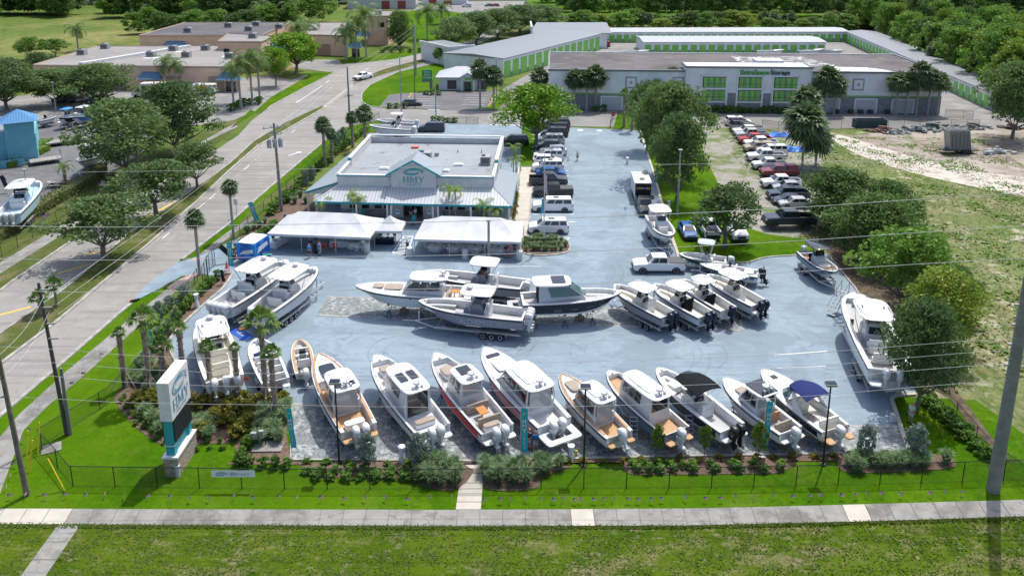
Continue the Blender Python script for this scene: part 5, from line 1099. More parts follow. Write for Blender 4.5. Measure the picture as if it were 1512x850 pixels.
    for x in S['wb']:
        for s in (-1, 1):
            t_ = MB(); 
            def ringy(y, q): return [(x+q*cos(2*pi*k/16), y, wr+q*sin(2*pi*k/16)) for k in range(16)]
            t_.loft([ringy(s*(w2-.24), wr), ringy(s*(w2-.02), wr), ringy(s*(w2+.015), wr*.9), ringy(s*(w2+.015), wr*.62)])
            rim = MB(); rim.loft([ringy(s*(w2-.1), wr*.6), ringy(s*(w2+.02), wr*.62), ringy(s*(w2-.01), wr*.3)])
            D['wheels'].append((t_, rim))
    mb = MB()
    for x in S['wb']:
        for s in (-1, 1): mb.loft([[(x+wr*1.22*cos(pi*k/10), s*q, wr*.75+wr*1.22*sin(pi*k/10)) for k in range(11)] for q in (w2-.3, w2+.006)])
    D['wheel_arch'] = mb
    D['headlight'] = []; D['taillight'] = []
    for s in (-1, 1):
        m1 = MB(); m1.box(f-.16, s*w2*.74, hd-.27, .26, W*.17, .15); D['headlight'].append(m1)
        m2 = MB(); m2.box(r+.05, s*w2*.86, bl-.2, .12, W*.09, .3 if kind != 'sedan' else .16); D['taillight'].append(m2)
    mb = MB(); mb.box(f-.03, 0, hd-.42, .1, W*.5, .3); D['grille'] = mb
    mb = MB(); mb.box(f-.06, 0, gc+.14, .2, W*.86, .22); D['bumper'] = [mb]; mb = MB(); mb.box(r+.06, 0, gc+.16, .2, W*.86, .2); D['bumper'].append(mb)
    D['mirror'] = []
    for s in (-1, 1): m_ = MB(); m_.box(g3-.2, s*(w2+.08), bl+.1, .14, .2, .17); D['mirror'].append(m_)
    if kind == 'pickup' and cover: mb = MB(); mb.box((r+g0)/2, 0, bl+.03, g0-r-.08, W*.88, .06); D['bed_cover'] = mb
    if kind == 'pickup' and cover == 'cap': mb = MB(); mb.loft([[(r+.1,-w2*.88,bl),(g0-.03,-w2*.88,bl),(g0-.03,w2*.88,bl),(r+.1,w2*.88,bl)],[(r+.25,-w2*.74,Hh-.1),(g0-.03,-w2*.74,Hh-.1),(g0-.03,w2*.74,Hh-.1),(r+.25,w2*.74,Hh-.1)],[(r+.35,-w2*.6,Hh-.03),(g0-.03,-w2*.6,Hh-.03),(g0-.03,w2*.6,Hh-.03),(r+.35,w2*.6,Hh-.03)]]); D['bed_cover'] = mb
    if kind == 'pickup' and cover is None: mb = MB(); mb.box((r+g0)/2, 0, gc+.42, g0-r-.12, W*.8, .03); D['bed_floor'] = mb
    return D
CARC = {}
def car_data(kind, cover):
    key = (kind, cover)
    if key in CARC: return CARC[key]
    D = car_meshes(kind, cover); out = []
    def mk(nm, mb, mk_, smooth=False, sub=()):
        me = bpy.data.meshes.new(nm); me.from_pydata(mb.v, [], mb.f)
        me.materials.append(mk_ if mk_ else M['white'])
        if smooth: me.polygons.foreach_set('use_smooth', [True]*len(mb.f)); me.set_sharp_from_angle(angle=radians(32))
        out.append((nm, me, mk_ is None, sub))
    HL = mat('headlight_lens', (.65,.68,.70), .1, spec=.8); TLm = mat('taillight_lens', (.35,.01,.01), .25)
    mk('body', D['body'], None, True); mk('cabin', D['cabin'], None, True); mk('window_glass', D['window_glass'], M['glass']); mk('wheel_arch', D['wheel_arch'], M['black'])
    for t_, rim in D['wheels']:
        rm_ = bpy.data.meshes.new('rim'); rm_.from_pydata(rim.v, [], rim.f); rm_.materials.append(M['alu']); mk('wheel', t_, M['rubber'], True, (('rim', rm_),))
    for q in D['headlight']: mk('headlight', q, HL)
    for q in D['taillight']: mk('taillight', q, TLm)
    mk('grille', D['grille'], M['black']); [mk('bumper', q, M['darkmetal']) for q in D['bumper']]
    for q in D['mirror']: mk('mirror', q, None)
    if D.get('sunroof'): mk('sunroof', D['sunroof'], M['glass'])
    if 'bed_cover' in D: mk('bed_cover', D['bed_cover'], None if cover in ('cap', 'paint') else mat('tonneau_vinyl', (.06,.065,.07), .6))
    if 'bed_floor' in D: mk('bed_floor', D['bed_floor'], M['black'])
    CARC[key] = out; return out
def car(kind, color, x, y, rz, label, cover=None, sc=1, name=None, group=None, lift=0):
    cat = dict(suv='SUV', longsuv='SUV', sedan='car', cross='car', pickup='pickup truck')[kind]
    t = thing(name or dict(suv='parked_suv', longsuv='parked_suv', sedan='parked_car', cross='parked_car', pickup='pickup_truck')[kind], label, cat, (x, y, .04), rz, group, sc)
    pm = paint(color)
    for nm, me, painted, sub in car_data(kind, cover):
        o = place(nm, me, t)
        if painted: o.material_slots[0].link = 'OBJECT'; o.material_slots[0].material = pm
        if lift and nm not in ('wheel', ): o.location.z = lift
        for n2, m2 in sub: place(n2, m2, o)
        if lift and nm == 'wheel': o.scale = (1.0, 1.06, 1.0)
    return t
def pcar(kind, color, px, py, face, label, **kw):
    """px,py = middle of the near-side ground line; face in degrees, 180 = nose to the left"""
    x, y = G(px, py); d = radians(face); W = CAR_SPEC[kind]['W']*kw.get('sc', 1)
    L = CAR_SPEC[kind]['L']*kw.get('sc', 1)
    off = abs(cos(d))*W/2+abs(sin(d))*L/2
    return car(kind, color, x, y+off, d, label, **kw)
# column of parked vehicles beside the showroom
for k, c, px, py, fc, l, kw in (
 ('suv','white',810,347,180,'white boxy SUV parked alone nearest the oval grass island',{}),
 ('longsuv','white',816.5,314.5,180,'long white SUV parked one bay behind the nearest white SUV',{}),
 ('pickup','black',817,292,180,'black pickup with gray bed cover in the row beside the showroom',dict(cover='soft')),
 ('pickup','dkgray',810,275,0,'dark gray pickup parked nose out with an open bed',dict()),
 ('sedan','blue',814,263,0,'blue car mostly hidden behind the dark gray pickup',{}),
 ('suv','white',809,255,180,'white SUV just behind the blue car',{}),
 ('cross','white',808,245,0,'white crossover parked nose out, pointing right',{}),
 ('suv','white',810,238.5,180,'white SUV between the nose-out crossover and the white wagon',{}),
 ('cross','white',817,230.5,180,'white wagon with dark roof panel, seventh from the tree',{}),
 ('suv','silver',813,214.5,180,'silver SUV directly below the black SUVs near the lime tree',{}),
 ('cross','gray',810,222,180,'gray car squeezed between the silver SUV and the white wagon',{}),
 ('suv','black',819,203.5,180,'black SUV under the lime green tree',{}),
 ('suv','black',821,196.5,180,'black SUV second from the end under the lime green tree',{}),
 ('suv','navy',823,190,180,'dark SUV at the far end of the row beyond the lime tree',{}),
 ('suv','black',760,216,180,'black SUV left of the lime green tree, behind the showroom',{}),
 ('suv','navy',636.5,196,180,'dark navy SUV behind the showroom near the back gate',{}),
 ('pickup','white',974,405,180,'white pickup with gray bed cover driving across the middle of the lot',dict(cover='soft')),
 ('pickup','navy',1168,341,180,'lifted black pickup on tall tyres on the grass beside the thicket',dict(sc=1.12,lift=.35)),
 # field row on the right
 ('suv','white',1092,187,0,'white SUV at the far end of the field row, by the fence gate',{}),
 ('suv','black',1099,193,0,'black SUV next to the farthest white SUV in the field',{}),
 ('pickup','dkgray',1103,196.5,180,'dark pickup third from the far end of the field row',dict(cover='soft')),
 ('pickup','white',1107,201.5,180,'white pickup fourth from the far end of the field row',dict(cover='soft')),
 ('pickup','silver',1111,206.5,180,'silver pickup just behind the red one in the field row',{}),
 ('pickup','red',1116,214,180,'bright red pickup in the field row',{}),
 ('pickup','white',1125,219.5,180,'white pickup between the bright red and tan pickups',{}),
 ('suv','tan',1122,226,180,'tan four-wheel drive in the field row',{}),
 ('suv','white',1142,231,180,'white van roof showing behind the big white pickup',{}),
 ('pickup','white',1133,240,180,'big white pickup with dark sunroof in the field row',dict(sc=1.06)),
 ('pickup','white',1138,251.5,180,'small clean white pickup just behind the maroon one',dict(sc=.93)),
 ('pickup','maroon',1153,263,180,'maroon pickup with matching bed cap',dict(cover='cap')),
 ('pickup','white',1156,279.5,180,'older white pickup with ladder rack nearest the maroon one',{}),
 ('sedan','silver',1166,284,180,'silver car tucked between the older white pickup and the dark pickup',{}),
 ('pickup','navy',1166,297,180,'dark blue pickup with chrome grille half under the trees',{}),
 ('sedan','navy',1168,304,180,'dark blue sedan behind the lifted black pickup',{}),
 ('sedan','silver',1177,309,180,'pale car mostly hidden behind the lifted black pickup',{}),
 # grass parking
 ('sedan','blue',1021,357,-90,'bright blue car on the grass facing the boats',{}),
 ('pickup','white',1053,356,90,'white pickup with open black bed backed onto the grass',{}),
 ('pickup','white',1095,360,-90,'white pickup with dark grille facing the camera under the young oak',dict(cover='soft')),
 # street
 ('pickup','white',533,120.5,-125,'white pickup driving down the road on the left',dict(cover='paint')),
 ('sedan','silver',193,311,-133,'pale blue-white car passing under the median oaks',{}),
 ('sedan','gray',607,157,0,'gray sedan parked by the storage sign',{}),
 ('suv','red',897,70,90,'red SUV inside the storage yard',{}),
 ('suv','black',92,153,180,'dark SUV under the left oak in the office car park',{}),
 ('sedan','silver',114,152,180,'pale car in the office car park beside a dark SUV',{}),
 ('suv','dkgray',141,154,180,'dark SUV closest to the box truck in the office car park',{}),
 ('sedan','black',668,5,180,'black car at the far warehouse, upper middle',{}),('suv','white',689,11,180,'white SUV near the far road at the top',{}),('sedan','gray',722,10,180,'gray car at the top beside a small red one',{}),('sedan','red',731,10,180,'small red car at the top by the far road',{})):
    pcar(k, c, px, py, fc, l, **kw)
pcar('pickup','dkgray',957,322,-92,'dark gray pickup facing the boat on its trailer',)
# --- food trailer with lit-looking coloured sign
x, y = G(949, 300); t = thing('food_trailer', 'white topped black food trailer with colourful letters on its end', 'food trailer', (x, y, 0), -.05)
part(t, 'body', M['white'], lambda b: (b.box(0,2.9,1.75,2.3,5.6,2.3),)); part(t, 'end_panel', M['black'], lambda b: b.box(0,.08,1.75,2.2,.1,2.2)); part(t, 'roof', M['white'], lambda b: (b.box(0,2.9,2.93,2.45,5.8,.1),))
part(t, 'roof_vent', M['steel'], lambda b: (b.cyl(0,1.8,2.95,3.2,.35), b.box(.8,4.6,3.2,.6,.6,.5))); part(t, 'rear_step', M['steel'], lambda b: (b.box(0,-.3,.6,1.9,.6,.1), b.box(1.3,-.1,1.0,.5,.5,.7), b.tube([(0,-.5,.55),(0,-1.5,.5)], .06)))
for i, ch in enumerate('TACOS'): text_mesh('sign_letter', '•', .1, M['white'], t, (0,0,-5), (0,0,0)) if False else None
for i, c in enumerate(((.7,.1,.1),(.1,.6,.2),(.7,.5,.05),(.1,.3,.7),(.7,.1,.4),(.1,.6,.6),(.8,.3,.05))): part(t, 'sign_tile', mat('sign_tile_%s' % 'abcdefg'[i], c, .5), lambda b: b.box(-.84+i*.28,0,2.2,.2,.05,.3))
for yy in (2.2, 3.2):
    for s in (-1, 1): wv = part(t, 'wheel', M['rubber'], lambda b: b.tube([(s*.95,yy,.36),(s*1.2,yy,.36)], .36, 14))
# --- trucks with orange panels
def box_truck(px, py, label, flip, nm='box_truck'):
    x, y = G(px, py); t = thing(nm, label, 'truck', (x, y+1.2, 0), .04)
    part(t, 'cargo_box', M['white'], lambda b: (b.box(1.2,0,2.1,5.2,2.4,2.6),)); part(t, 'cab', paint('white'), lambda b: b.loft([[(-3.6,-1.05,.5),(-1.4,-1.05,.5),(-1.4,1.05,.5),(-3.6,1.05,.5)],[(-3.6,-1.05,1.3),(-1.4,-1.05,1.3),(-1.4,1.05,1.3),(-3.6,1.05,1.3)],[(-2.6,-.95,2.2),(-1.4,-.95,2.2),(-1.4,.95,2.2),(-2.6,.95,2.2)]]))
    part(t, 'window_glass', M['glass'], lambda b: (b.quad((-3.0,-1.04,1.4),(-1.7,-1.04,1.4),(-1.7,-.99,2.0),(-2.5,-.99,2.0)), b.quad((-3.55,-.9,1.38),(-3.55,.9,1.38),(-2.7,.85,2.15),(-2.7,-.85,2.15))))
    part(t, 'side_panel', mat('orange_panel', (.75,.28,.02), .5), lambda b: b.box(1.9,-1.22,2.2,2.9,.04,1.5)); part(t, 'side_panel', mat('gray_panel', (.12,.11,.12), .5), lambda b: b.box(-.4,-1.22,2.2,1.5,.04,1.5))
    text_mesh('panel_letters', '50% off', .7, M['white'], t, (1.7,-1.25,2.3), (pi/2,0,0)) if False else None
    for xx in (-2.6, 2.2):
        for s in (-1, 1): part(t, 'wheel', M['rubber'], lambda b: b.tube([(xx,s*.85,.42),(xx,s*1.15,.42)], .42, 14))
box_truck(217, 145, 'white box truck with orange side panel in front of the tan offices', 0)
x, y = G(303,139); t = thing('cargo_trailer', 'low white trailer with orange panel half hidden by the oak', 'trailer', (x, y, 0), 0)
part(t, 'body', M['white'], lambda b: b.box(0,0,1.5,5.0,2.2,1.9)); part(t, 'side_panel', mat('orange_panel', (.75,.28,.02)), lambda b: b.box(-.5,-1.13,1.5,3.2,.04,1.3)); part(t, 'wheel', M['rubber'], lambda b: b.tube([(0,-1.1,.35),(0,-.9,.35)], .35, 12))
# --- flatbed trailers in the boatyard
def flatbed(px, py, L_, W_, rz, label, rail=True):
    x, y = G(px, py); t = thing('flatbed_trailer', label, 'trailer', (x, y, 0), rz)
    part(t, 'deck', mat('weathered_planks', (.30,.28,.25), .9, c2=(.22,.20,.18), scale=2), lambda b: b.box(0,0,.72,L_,W_,.08)); part(t, 'frame', M['steel'], lambda b: (b.box(0,W_/2,.66,L_,.08,.16), b.box(0,-W_/2,.66,L_,.08,.16), b.tube([(-L_/2,0,.6),(-L_/2-1.3,0,.5)], .06), b.box(0,0,.6,L_,.1,.1)))
    if rail: part(t, 'rail', M['darkmetal'], lambda b: [b.tube([(L_/2,-W_/2,.7),(L_/2,-W_/2,1.9),(L_/2,W_/2,1.9),(L_/2,W_/2,.7)], .03, 4)])
    for xx in (-.5, .5):
        for s in (-1, 1): wv = part(t, 'wheel', M['rubber'], lambda b: b.tube([(xx+.4,s*(W_/2-.2),.34),(xx+.4,s*(W_/2+.05),.34)], .34, 12))
flatbed(93, 213, 7.5, 2.6, .62, 'long gray flatbed trailer parked beside the boatyard oak', False); flatbed(68, 241, 4.6, 2.3, .62, 'shorter flatbed trailer with rear rail by the shop hedge')
# --- scrap yard on the right
def rubble(px, py, n, s, label, m, seed, cat='scrap pile'):
    x, y = G(px, py); r = random.Random(seed); mb = MB()
    for i in range(n):
        a = r.uniform(0, 6.28); q = r.random()*s; z = max(0, (1-q/s))*s*.45*r.random(); L_ = r.uniform(.6, 2.0)
        mb.box(cos(a)*q*1.5, sin(a)*q*.8, z+.15, L_, r.uniform(.15,.7), r.uniform(.1,.5), r.uniform(0,3.14), r.uniform(.6,1), r.uniform(.6,1))
    return tag(mb.build('scrap_pile', m, loc=(x, y, 0)), label, cat)
rubble(1303,194,40,2.0,'rusty scrap heap with red pieces beside the chain fence',mat('rusty_scrap',(.20,.09,.06),.8,c2=(.10,.09,.09),scale=1.2),1)
rubble(1357,193,50,2.6,'gray heap of bundled netting in the scrap yard',mat('gray_netting',(.16,.18,.17),.9,c2=(.26,.28,.28),scale=1.5),2); rubble(1382,190,40,2.6,'pale gray heap of rolled netting further right in the scrap yard',mat('gray_netting',(.16,.18,.17)),3); rubble(1325,197,22,1.6,'small dark netting heap between the rusty scrap and the gray heap',mat('gray_netting',(.16,.18,.17)),7)
rubble(1430,190,30,3.0,'long low netting pile behind the trap stack',mat('gray_netting',(.16,.18,.17)),4); rubble(1470,226,16,2.2,'flat pale slabs lying on the dirt at the right',mat('pale_slab',(.40,.42,.42),.9,c2=(.3,.31,.32),scale=1),5); rubble(1492,190,20,1.6,'brown scrap at the foot of the large edge tree',mat('rusty_scrap',(.20,.09,.06)),6)
x, y = G(1414, 226); t = thing('trap_trailer', 'trailer stacked high with slanting gray metal frames', 'trailer', (x, y, 0), .05)
part(t, 'frame', M['darkmetal'], lambda b: (b.box(0,0,.7,6,2,.15), b.tube([(-3,0,.7),(-4.4,0,.5)], .06)))
for i in range(16): part(t, 'frame_panel', M['steel'], lambda b: b.add([(-1.9+i*.24,-.9,.8),(-1.9+i*.24,.9,.8),(-2.5+i*.24,.9,4.2+.1*(i%3)),(-2.5+i*.24,-.9,4.2+.1*(i%3)),(-1.82+i*.24,-.9,.8),(-1.82+i*.24,.9,.8),(-2.42+i*.24,.9,4.2+.1*(i%3)),(-2.42+i*.24,-.9,4.2+.1*(i%3))], [(0,1,2,3),(7,6,5,4),(0,4,5,1),(2,6,7,3),(1,5,6,2),(0,3,7,4)]))
for xx in (.5, 1.4):
    for s in (-1, 1): part(t, 'wheel', M['rubber'], lambda b: b.tube([(xx,s*.9,.4),(xx,s*1.15,.4)], .4, 12))
x, y = G(1290,191); t = thing('container_bin', 'dark blue open skip by the chain fence', 'skip', (x, y, 0), 0); part(t, 'body', mat('skip_blue', (.04,.08,.10), .6), lambda b: (b.box(0,1,.8,6,.1,1.6), b.box(0,2.9,.8,6,.1,1.6), b.box(-3,2,.8,.1,2,1.6), b.box(3,2,.8,.1,2,1.6), b.box(0,2,.1,6,2,.1)))
# tarp heaps near the field row
TB = mat('blue_tarp', (.02,.12,.50), .5, c2=(.04,.20,.60), scale=2)
for px,py,s,l in ((1144,203,1.3,'blue tarpaulin heap by the fence behind the white pickups'),(1163,225,1.6,'blue tarpaulin with white clutter beside the tall palms')):
    x, y = G(px,py); mb = MB(); r = random.Random(int(px))
    n = 9; vs_ = [(i*.45*s-2*s*.5, j*.35*s, .1+r.uniform(0,.5)*s*(0<i<n-1)*(0<j<5)) for j in range(6) for i in range(n)]
    mb.add(vs_, [(j*n+i, j*n+i+1, (j+1)*n+i+1, (j+1)*n+i) for j in range(5) for i in range(n-1)]); tag(mb.build('tarpaulin', TB, loc=(x, y, 0)), l, 'tarpaulin')
# ============================================================ BOATS
ENG = {}
def engine_meshes(key, m):
    if key in ENG: return ENG[key]
    mb = MB()
    def ring(z, lx, ly, cx, p=3.2): return [(cx+abs(cos(a))**(2/p)*(1 if cos(a) > 0 else -1)*lx/2, abs(sin(a))**(2/p)*(1 if sin(a) > 0 else -1)*ly/2, z) for a in [2*pi*i/14 for i in range(14)]]
    mb.loft([ring(-.32,.46,.34,-.42), ring(-.1,.66,.48,-.44), ring(.25,.76,.54,-.46), ring(.52,.70,.50,-.42), ring(.62,.40,.32,-.36)])
    a = mb
    b = MB(); b.loft([ring(-.3,.36,.24,-.42), ring(-.75,.30,.16,-.44), ring(-1.05,.34,.12,-.46), ring(-1.3,.16,.05,-.46)])
    b.box(-.5,0,-.80,.55,.34,.03); b.loft([[(x, cos(q)*r, -1.05+sin(q)*r) for q in [2*pi*i/8 for i in range(8)]] for x, r in ((-.12,.02),(-.25,.08),(-.7,.08),(-.78,.04))]); b.box(-.12,0,-.35,.26,.26,.35)
    c = MB()
    for k in range(3): q = 2*pi*k/3; c.box(-.8, cos(q)*.12, -1.05+sin(q)*.12, .05, .16, .16)
    d = MB(); d.box(-.45, .262, .18, .42, .02, .07); d.box(-.45, -.262, .18, .42, .02, .07)
    out = []
    for nm, q, mm, sm in (('cowling', a, m, True), ('gearcase', b, m, True), ('propeller', c, M['alu'], False), ('cowl_stripe', d, mat('engine_decal', (.05,.06,.08), .4), False)):
        me = bpy.data.meshes.new(nm); me.from_pydata(q.v, [], q.f); me.materials.append(mm)
        if sm: me.polygons.foreach_set('use_smooth', [True]*len(q.f)); me.set_sharp_from_angle(angle=radians(50))
        out.append((nm, me))
    ENG[key] = out; return out

def boat(bow, stern, label, L=None, B=2.9, zk=.75, hs=1.25, hb=1.85, side='gel', bottom='gel', stripe=None, rail='black', pw=2.5, bexp=.66, t0=.0, t1=.93, gun=.28, floor='deckgray', floor_drop=.75,
         deckm='gel', engines=2, ecol='gel', tilt=0, top=None, cabin=None, console=None, pads=(), seats=(), platform=None, rails=False, stands=0, trailer=0, windows=(), bimini=None, express=None, table=None, bow_seat=False, radar=None, anti=False, name='motor_boat', swap=False, group=None, esp=None, transom_door=True, antennas=0, hw=None, sband=.55, gteak=False):
    zb, zs = zk+hb, zk+hs
    a = G(*bow, zb); c = G(*stern, zs+.05)
    Lr = hypot(a[0]-c[0], a[1]-c[1]); L = L or Lr; rz = atan2(a[1]-c[1], a[0]-c[0])
    cx, cy = (a[0]+c[0])/2, (a[1]+c[1])/2
    t = thing(name, label, 'boat', (cx, cy, 0), rz, group)
    gm = lambda q: M[q] if isinstance(q, str) else q
    N = 26
    def hbm(u):
        if u < .45: return B/2*(.90+.10*sin(pi/2*u/.45))
        return max(B/2*(1-((u-.45)/.55)**pw)**bexp, .02)
    def shz(u): return zk+hs+(hb-hs)*u**1.7
    def X(u, lev): return -L/2+L*u-(.10*L)*(1-lev)*u**4
    def chz(u): return zk+.30*hs+(shz(u)-zk)*.52*max(0, (u-.5)/.5)**2.0
    def kz(u): return zk+(hb*.60)*max(0, (u-.74)/.26)**2
    us = [1-(1-i/N)**1.4 for i in range(N+1)]; us[-1] = .998
    def prow(u):
        b_ = hbm(u); bc = b_*(.93-.40*max(0, (u-.45)/.55)**1.8); s_, c_, k_ = shz(u), chz(u), kz(u)
        return dict(k=(X(u,.0),0,k_), c=(X(u,.35),bc,c_), m=(X(u,.68),bc+(b_-bc)*.62,c_+(s_-c_)*.55), r=(X(u,.93),b_*.995,s_-.14), s=(X(u,1),b_,s_))
    R = [prow(u) for u in us]
    def mir(p): return (p[0], -p[1], p[2])
    def band(k1, k2, extra=0):
        mb = MB()
        for sgn in (0, 1):
            for i in range(N):
                q = [R[i][k1], R[i+1][k1], R[i+1][k2], R[i][k2]]
                if extra: q = [(p[0], p[1]+extra, p[2]) for p in q]
                if sgn == 0: q = [mir(p) for p in q]
                else: q = q[::-1]
                mb.quad(*q)
        return mb
    mb = band('k', 'c'); p0 = R[0]; mb.quad(p0['k'], mir(p0['c']), p0['c']); mb.build('hull_bottom', gm(bottom), t, True)
    mb = band('c', 'm'); mm = band('m', 'r'); mb.add(mm.v, mm.f); m2 = band('r', 's')
    mb.add(m2.v, m2.f) ; mb.quad(mir(p0['c']), mir(p0['m']), mir(p0['s']), p0['s'], p0['m'], p0['c'])
    mb.build('hull_side', gm(side), t, True)
    if stripe:
        mb = MB()
        for sgn in (-1, 1):
            pts_ = []
            for i in range(1, N-1):
                def P_(i): 
                    r_ = R[i]; f2 = lambda p, q, k: tuple(p[j]+(q[j]-p[j])*k for j in range(3)); q0 = f2(r_['c'], r_['m'], .25); q1 = f2(r_['m'], r_['r'], sband); return [(p_[0], sgn*(p_[1]+.014), p_[2]) for p_ in (q0, r_['m'], q1)]
                A_, B_ = P_(i), P_(i+1)
                for k in (0, 1): q = [A_[k], B_[k], B_[k+1], A_[k+1]]; mb.quad(*(q if sgn < 0 else q[::-1]))
        mb.build('hull_stripe', gm(stripe), t)
    mb = MB(); mb.tube([R[i]['r'] for i in range(N+1)], .065, 5); mb.tube([mir(R[i]['r']) for i in range(N+1)], .065, 5); mb.build('rub_rail', gm(rail), t)
    # deck ring, inner walls, floor, foredeck
    g = gun; mb = MB(); fl = MB()
    def inn(u): return max(hbm(u)-g*(1 if u < .7 else 1-.3*(u-.7)/.3), .03)
    def fz(u): return shz(u)-floor_drop+(.25*max(0, (u-.6)/.4) if t1 > .8 else 0)
    cs_ = [u for u in us if t0 <= u <= t1]
    if cs_[-1] < t1-.01: cs_.append(t1)
    for i in range(len(cs_)-1):
        u, v = cs_[i], cs_[i+1]
        for s in (-1, 1):
            o1, o2 = (X(u,1), s*hbm(u), shz(u)), (X(v,1), s*hbm(v), shz(v)); i1, i2 = (X(u,1), s*inn(u), shz(u)+.015), (X(v,1), s*inn(v), shz(v)+.015)
            w1, w2 = (X(u,1), s*inn(u)*.98, fz(u)), (X(v,1), s*inn(v)*.98, fz(v))
            q = [o1, o2, i2, i1]; q2 = [i1, i2, w2, w1]
            if s > 0: q = q[::-1]; q2 = q2[::-1]
            mb.quad(*q); mb.quad(*q2)
        fl.quad((X(u,1), -inn(u)*.98, fz(u)), (X(v,1), -inn(v)*.98, fz(v)), (X(v,1), inn(v)*.98, fz(v)), (X(u,1), inn(u)*.98, fz(u)))
    ut = cs_[-1]; mb.quad((X(ut,1), -inn(ut), shz(ut)+.015), (X(ut,1), inn(ut), shz(ut)+.015), (X(ut,1), inn(ut), fz(ut)), (X(ut,1), -inn(ut), fz(ut)))
    fd = [ut]+[u for u in us if u > ut+.005]
    for i in range(len(fd)-1):
        u, v = fd[i], fd[i+1]; cr = .14 if t1 < .8 else .03
        rows = []
        for w_ in (u, v): b_ = hbm(w_); rows.append([(X(w_,1), y*b_, shz(w_)+cr*(1-y*y)*min(b_, 1)) for y in (-1, -.6, 0, .6, 1)])
        for k in range(4): mb.quad(rows[0][k], rows[1][k], rows[1][k+1], rows[0][k+1])
    if gteak:
        tk = MB()
        for i in range(1, N-1):
            u, v = us[i], us[i+1]
            for s in (-1, 1):
                q = [(X(u,1), s*(hbm(u)-.09), shz(u)+.04), (X(v,1), s*max(hbm(v)-.09, .02), shz(v)+.04), (X(v,1), s*max(hbm(v)-.30, .01), shz(v)+.045+.05*(v > t1)), (X(u,1), s*(hbm(u)-.30), shz(u)+.045+.05*(u > t1))]; tk.quad(*(q[::-1] if s > 0 else q))
        tk.build('side_deck', M['teak'], t)
    # transom wall
    u = t0; x_ = X(0,1); mb.box(x_+.12, 0, (shz(0)+fz(0))/2-.08, .24, inn(0)*2+.05, shz(0)-fz(0)-.16 if engines else shz(0)-fz(0))
    mb.build('deck', gm(deckm), t); fl.build('cockpit_floor', gm(floor), t)
    zf = fz(.2); zd = shz(.5)
    x0 = -L/2
    # console and windscreen
    if console:
        cxx, cl, cw, chh = console[:4]; cm = gm(console[4]) if len(console) > 4 else M['gel']; X0 = x0+L*cxx; zf_ = fz(cxx)
        mb = MB(); mb.loft([[(X0-cl/2,-cw/2,zf_),(X0+cl*.62,-cw/2*.9,zf_),(X0+cl*.62,cw/2*.9,zf_),(X0-cl/2,cw/2,zf_)], [(X0-cl/2,-cw/2*.96,zf_+chh*.72),(X0+cl*.5,-cw/2*.85,zf_+chh*.6),(X0+cl*.5,cw/2*.85,zf_+chh*.6),(X0-cl/2,cw/2*.96,zf_+chh*.72)], [(X0-cl*.35,-cw/2*.88,zf_+chh),(X0+cl*.1,-cw/2*.8,zf_+chh*.98),(X0+cl*.1,cw/2*.8,zf_+chh*.98),(X0-cl*.35,cw/2*.88,zf_+chh)]])
        co = mb.build('console', cm, t)
        mb = MB(); mb.quad((X0+cl*.12,-cw*.40,zf_+chh),(X0+cl*.12,cw*.40,zf_+chh),(X0-cl*.05,cw*.38,zf_+chh+.55),(X0-cl*.05,-cw*.38,zf_+chh+.55)); mb.quad((X0+cl*.1,-cw*.41,zf_+chh),(X0-cl*.05,-cw*.39,zf_+chh+.55),(X0-cl*.4,-cw*.41,zf_+chh+.5),(X0-cl*.4,-cw*.43,zf_+chh*.95)); mb.quad((X0+cl*.1,cw*.41,zf_+chh),(X0-cl*.05,cw*.39,zf_+chh+.55),(X0-cl*.4,cw*.41,zf_+chh+.5),(X0-cl*.4,cw*.43,zf_+chh*.95))
        mb.build('windscreen', M['glass'], t)
        mb = MB(); mb.box(X0-cl*.5-.03, 0, zf_+chh*.8, .05, cw*.7, chh*.34); mb.build('dash', M['black'], co)
        mb = MB(); mb.tube([(X0-cl*.5-.16, .2*cos(q), zf_+chh*.72+.2*sin(q)) for q in [k*pi/4 for k in range(9)]], .02, 4); mb.build('steering_wheel', M['alu'], co)
    for i, (sx, sw_, sl, sh_, mk_) in enumerate(seats):
        X0 = x0+L*sx; z_ = fz(min(sx, t1)); mb = MB(); mb.slab(X0, 0, z_, sl, sw_, sh_, 6, .3); mb.box(X0-sl*.42 if sx < .6 else X0+sl*.42, 0, z_+sh_+.2, .14, sw_*.96, .45); mb.build('seat', gm(mk_), t)
    for (sx, sy, sl, sw_, mk_) in pads:
        X0 = x0+L*sx; z_ = (shz(sx)+.06+(.08 if t1 < .8 else 0)) if sx > t1 else fz(sx)+.38
        if sx <= t1: b0 = MB(); b0.slab(X0, sy, fz(sx), sl, sw_, .38, 5, .1); b0.build('seat_base', M['gel'], t)
        mb = MB(); mb.slab(X0, sy, z_, sl, sw_, .12, 4.5, .5); mb.build('cushion', gm(mk_), t)
    if bow_seat:
        mb = MB(); us2 = [q for q in us if .66 <= q <= min(t1, .93)]
        for i in range(len(us2)-1):
            u, v = us2[i], us2[i+1]
            for s in (-1, 1):
                i1, i2 = inn(u)*.97, inn(v)*.97; j1, j2 = max(inn(u)-.55, .0), max(inn(v)-.55, .0); zz = shz(u)-.38; z2 = shz(v)-.38
                q = [(X(u,1), s*i1, zz), (X(v,1), s*i2, z2), (X(v,1), s*j2, z2), (X(u,1), s*j1, zz)]; q2 = [(X(u,1), s*j1, zz), (X(v,1), s*j2, z2), (X(v,1), s*j2, fz(v)), (X(u,1), s*j1, fz(u))]
                mb.quad(*(q[::-1] if s > 0 else q)); mb.quad(*(q2[::-1] if s > 0 else q2))
        mb.build('bow_seat', gm('cushion' if bow_seat is True else bow_seat), t)
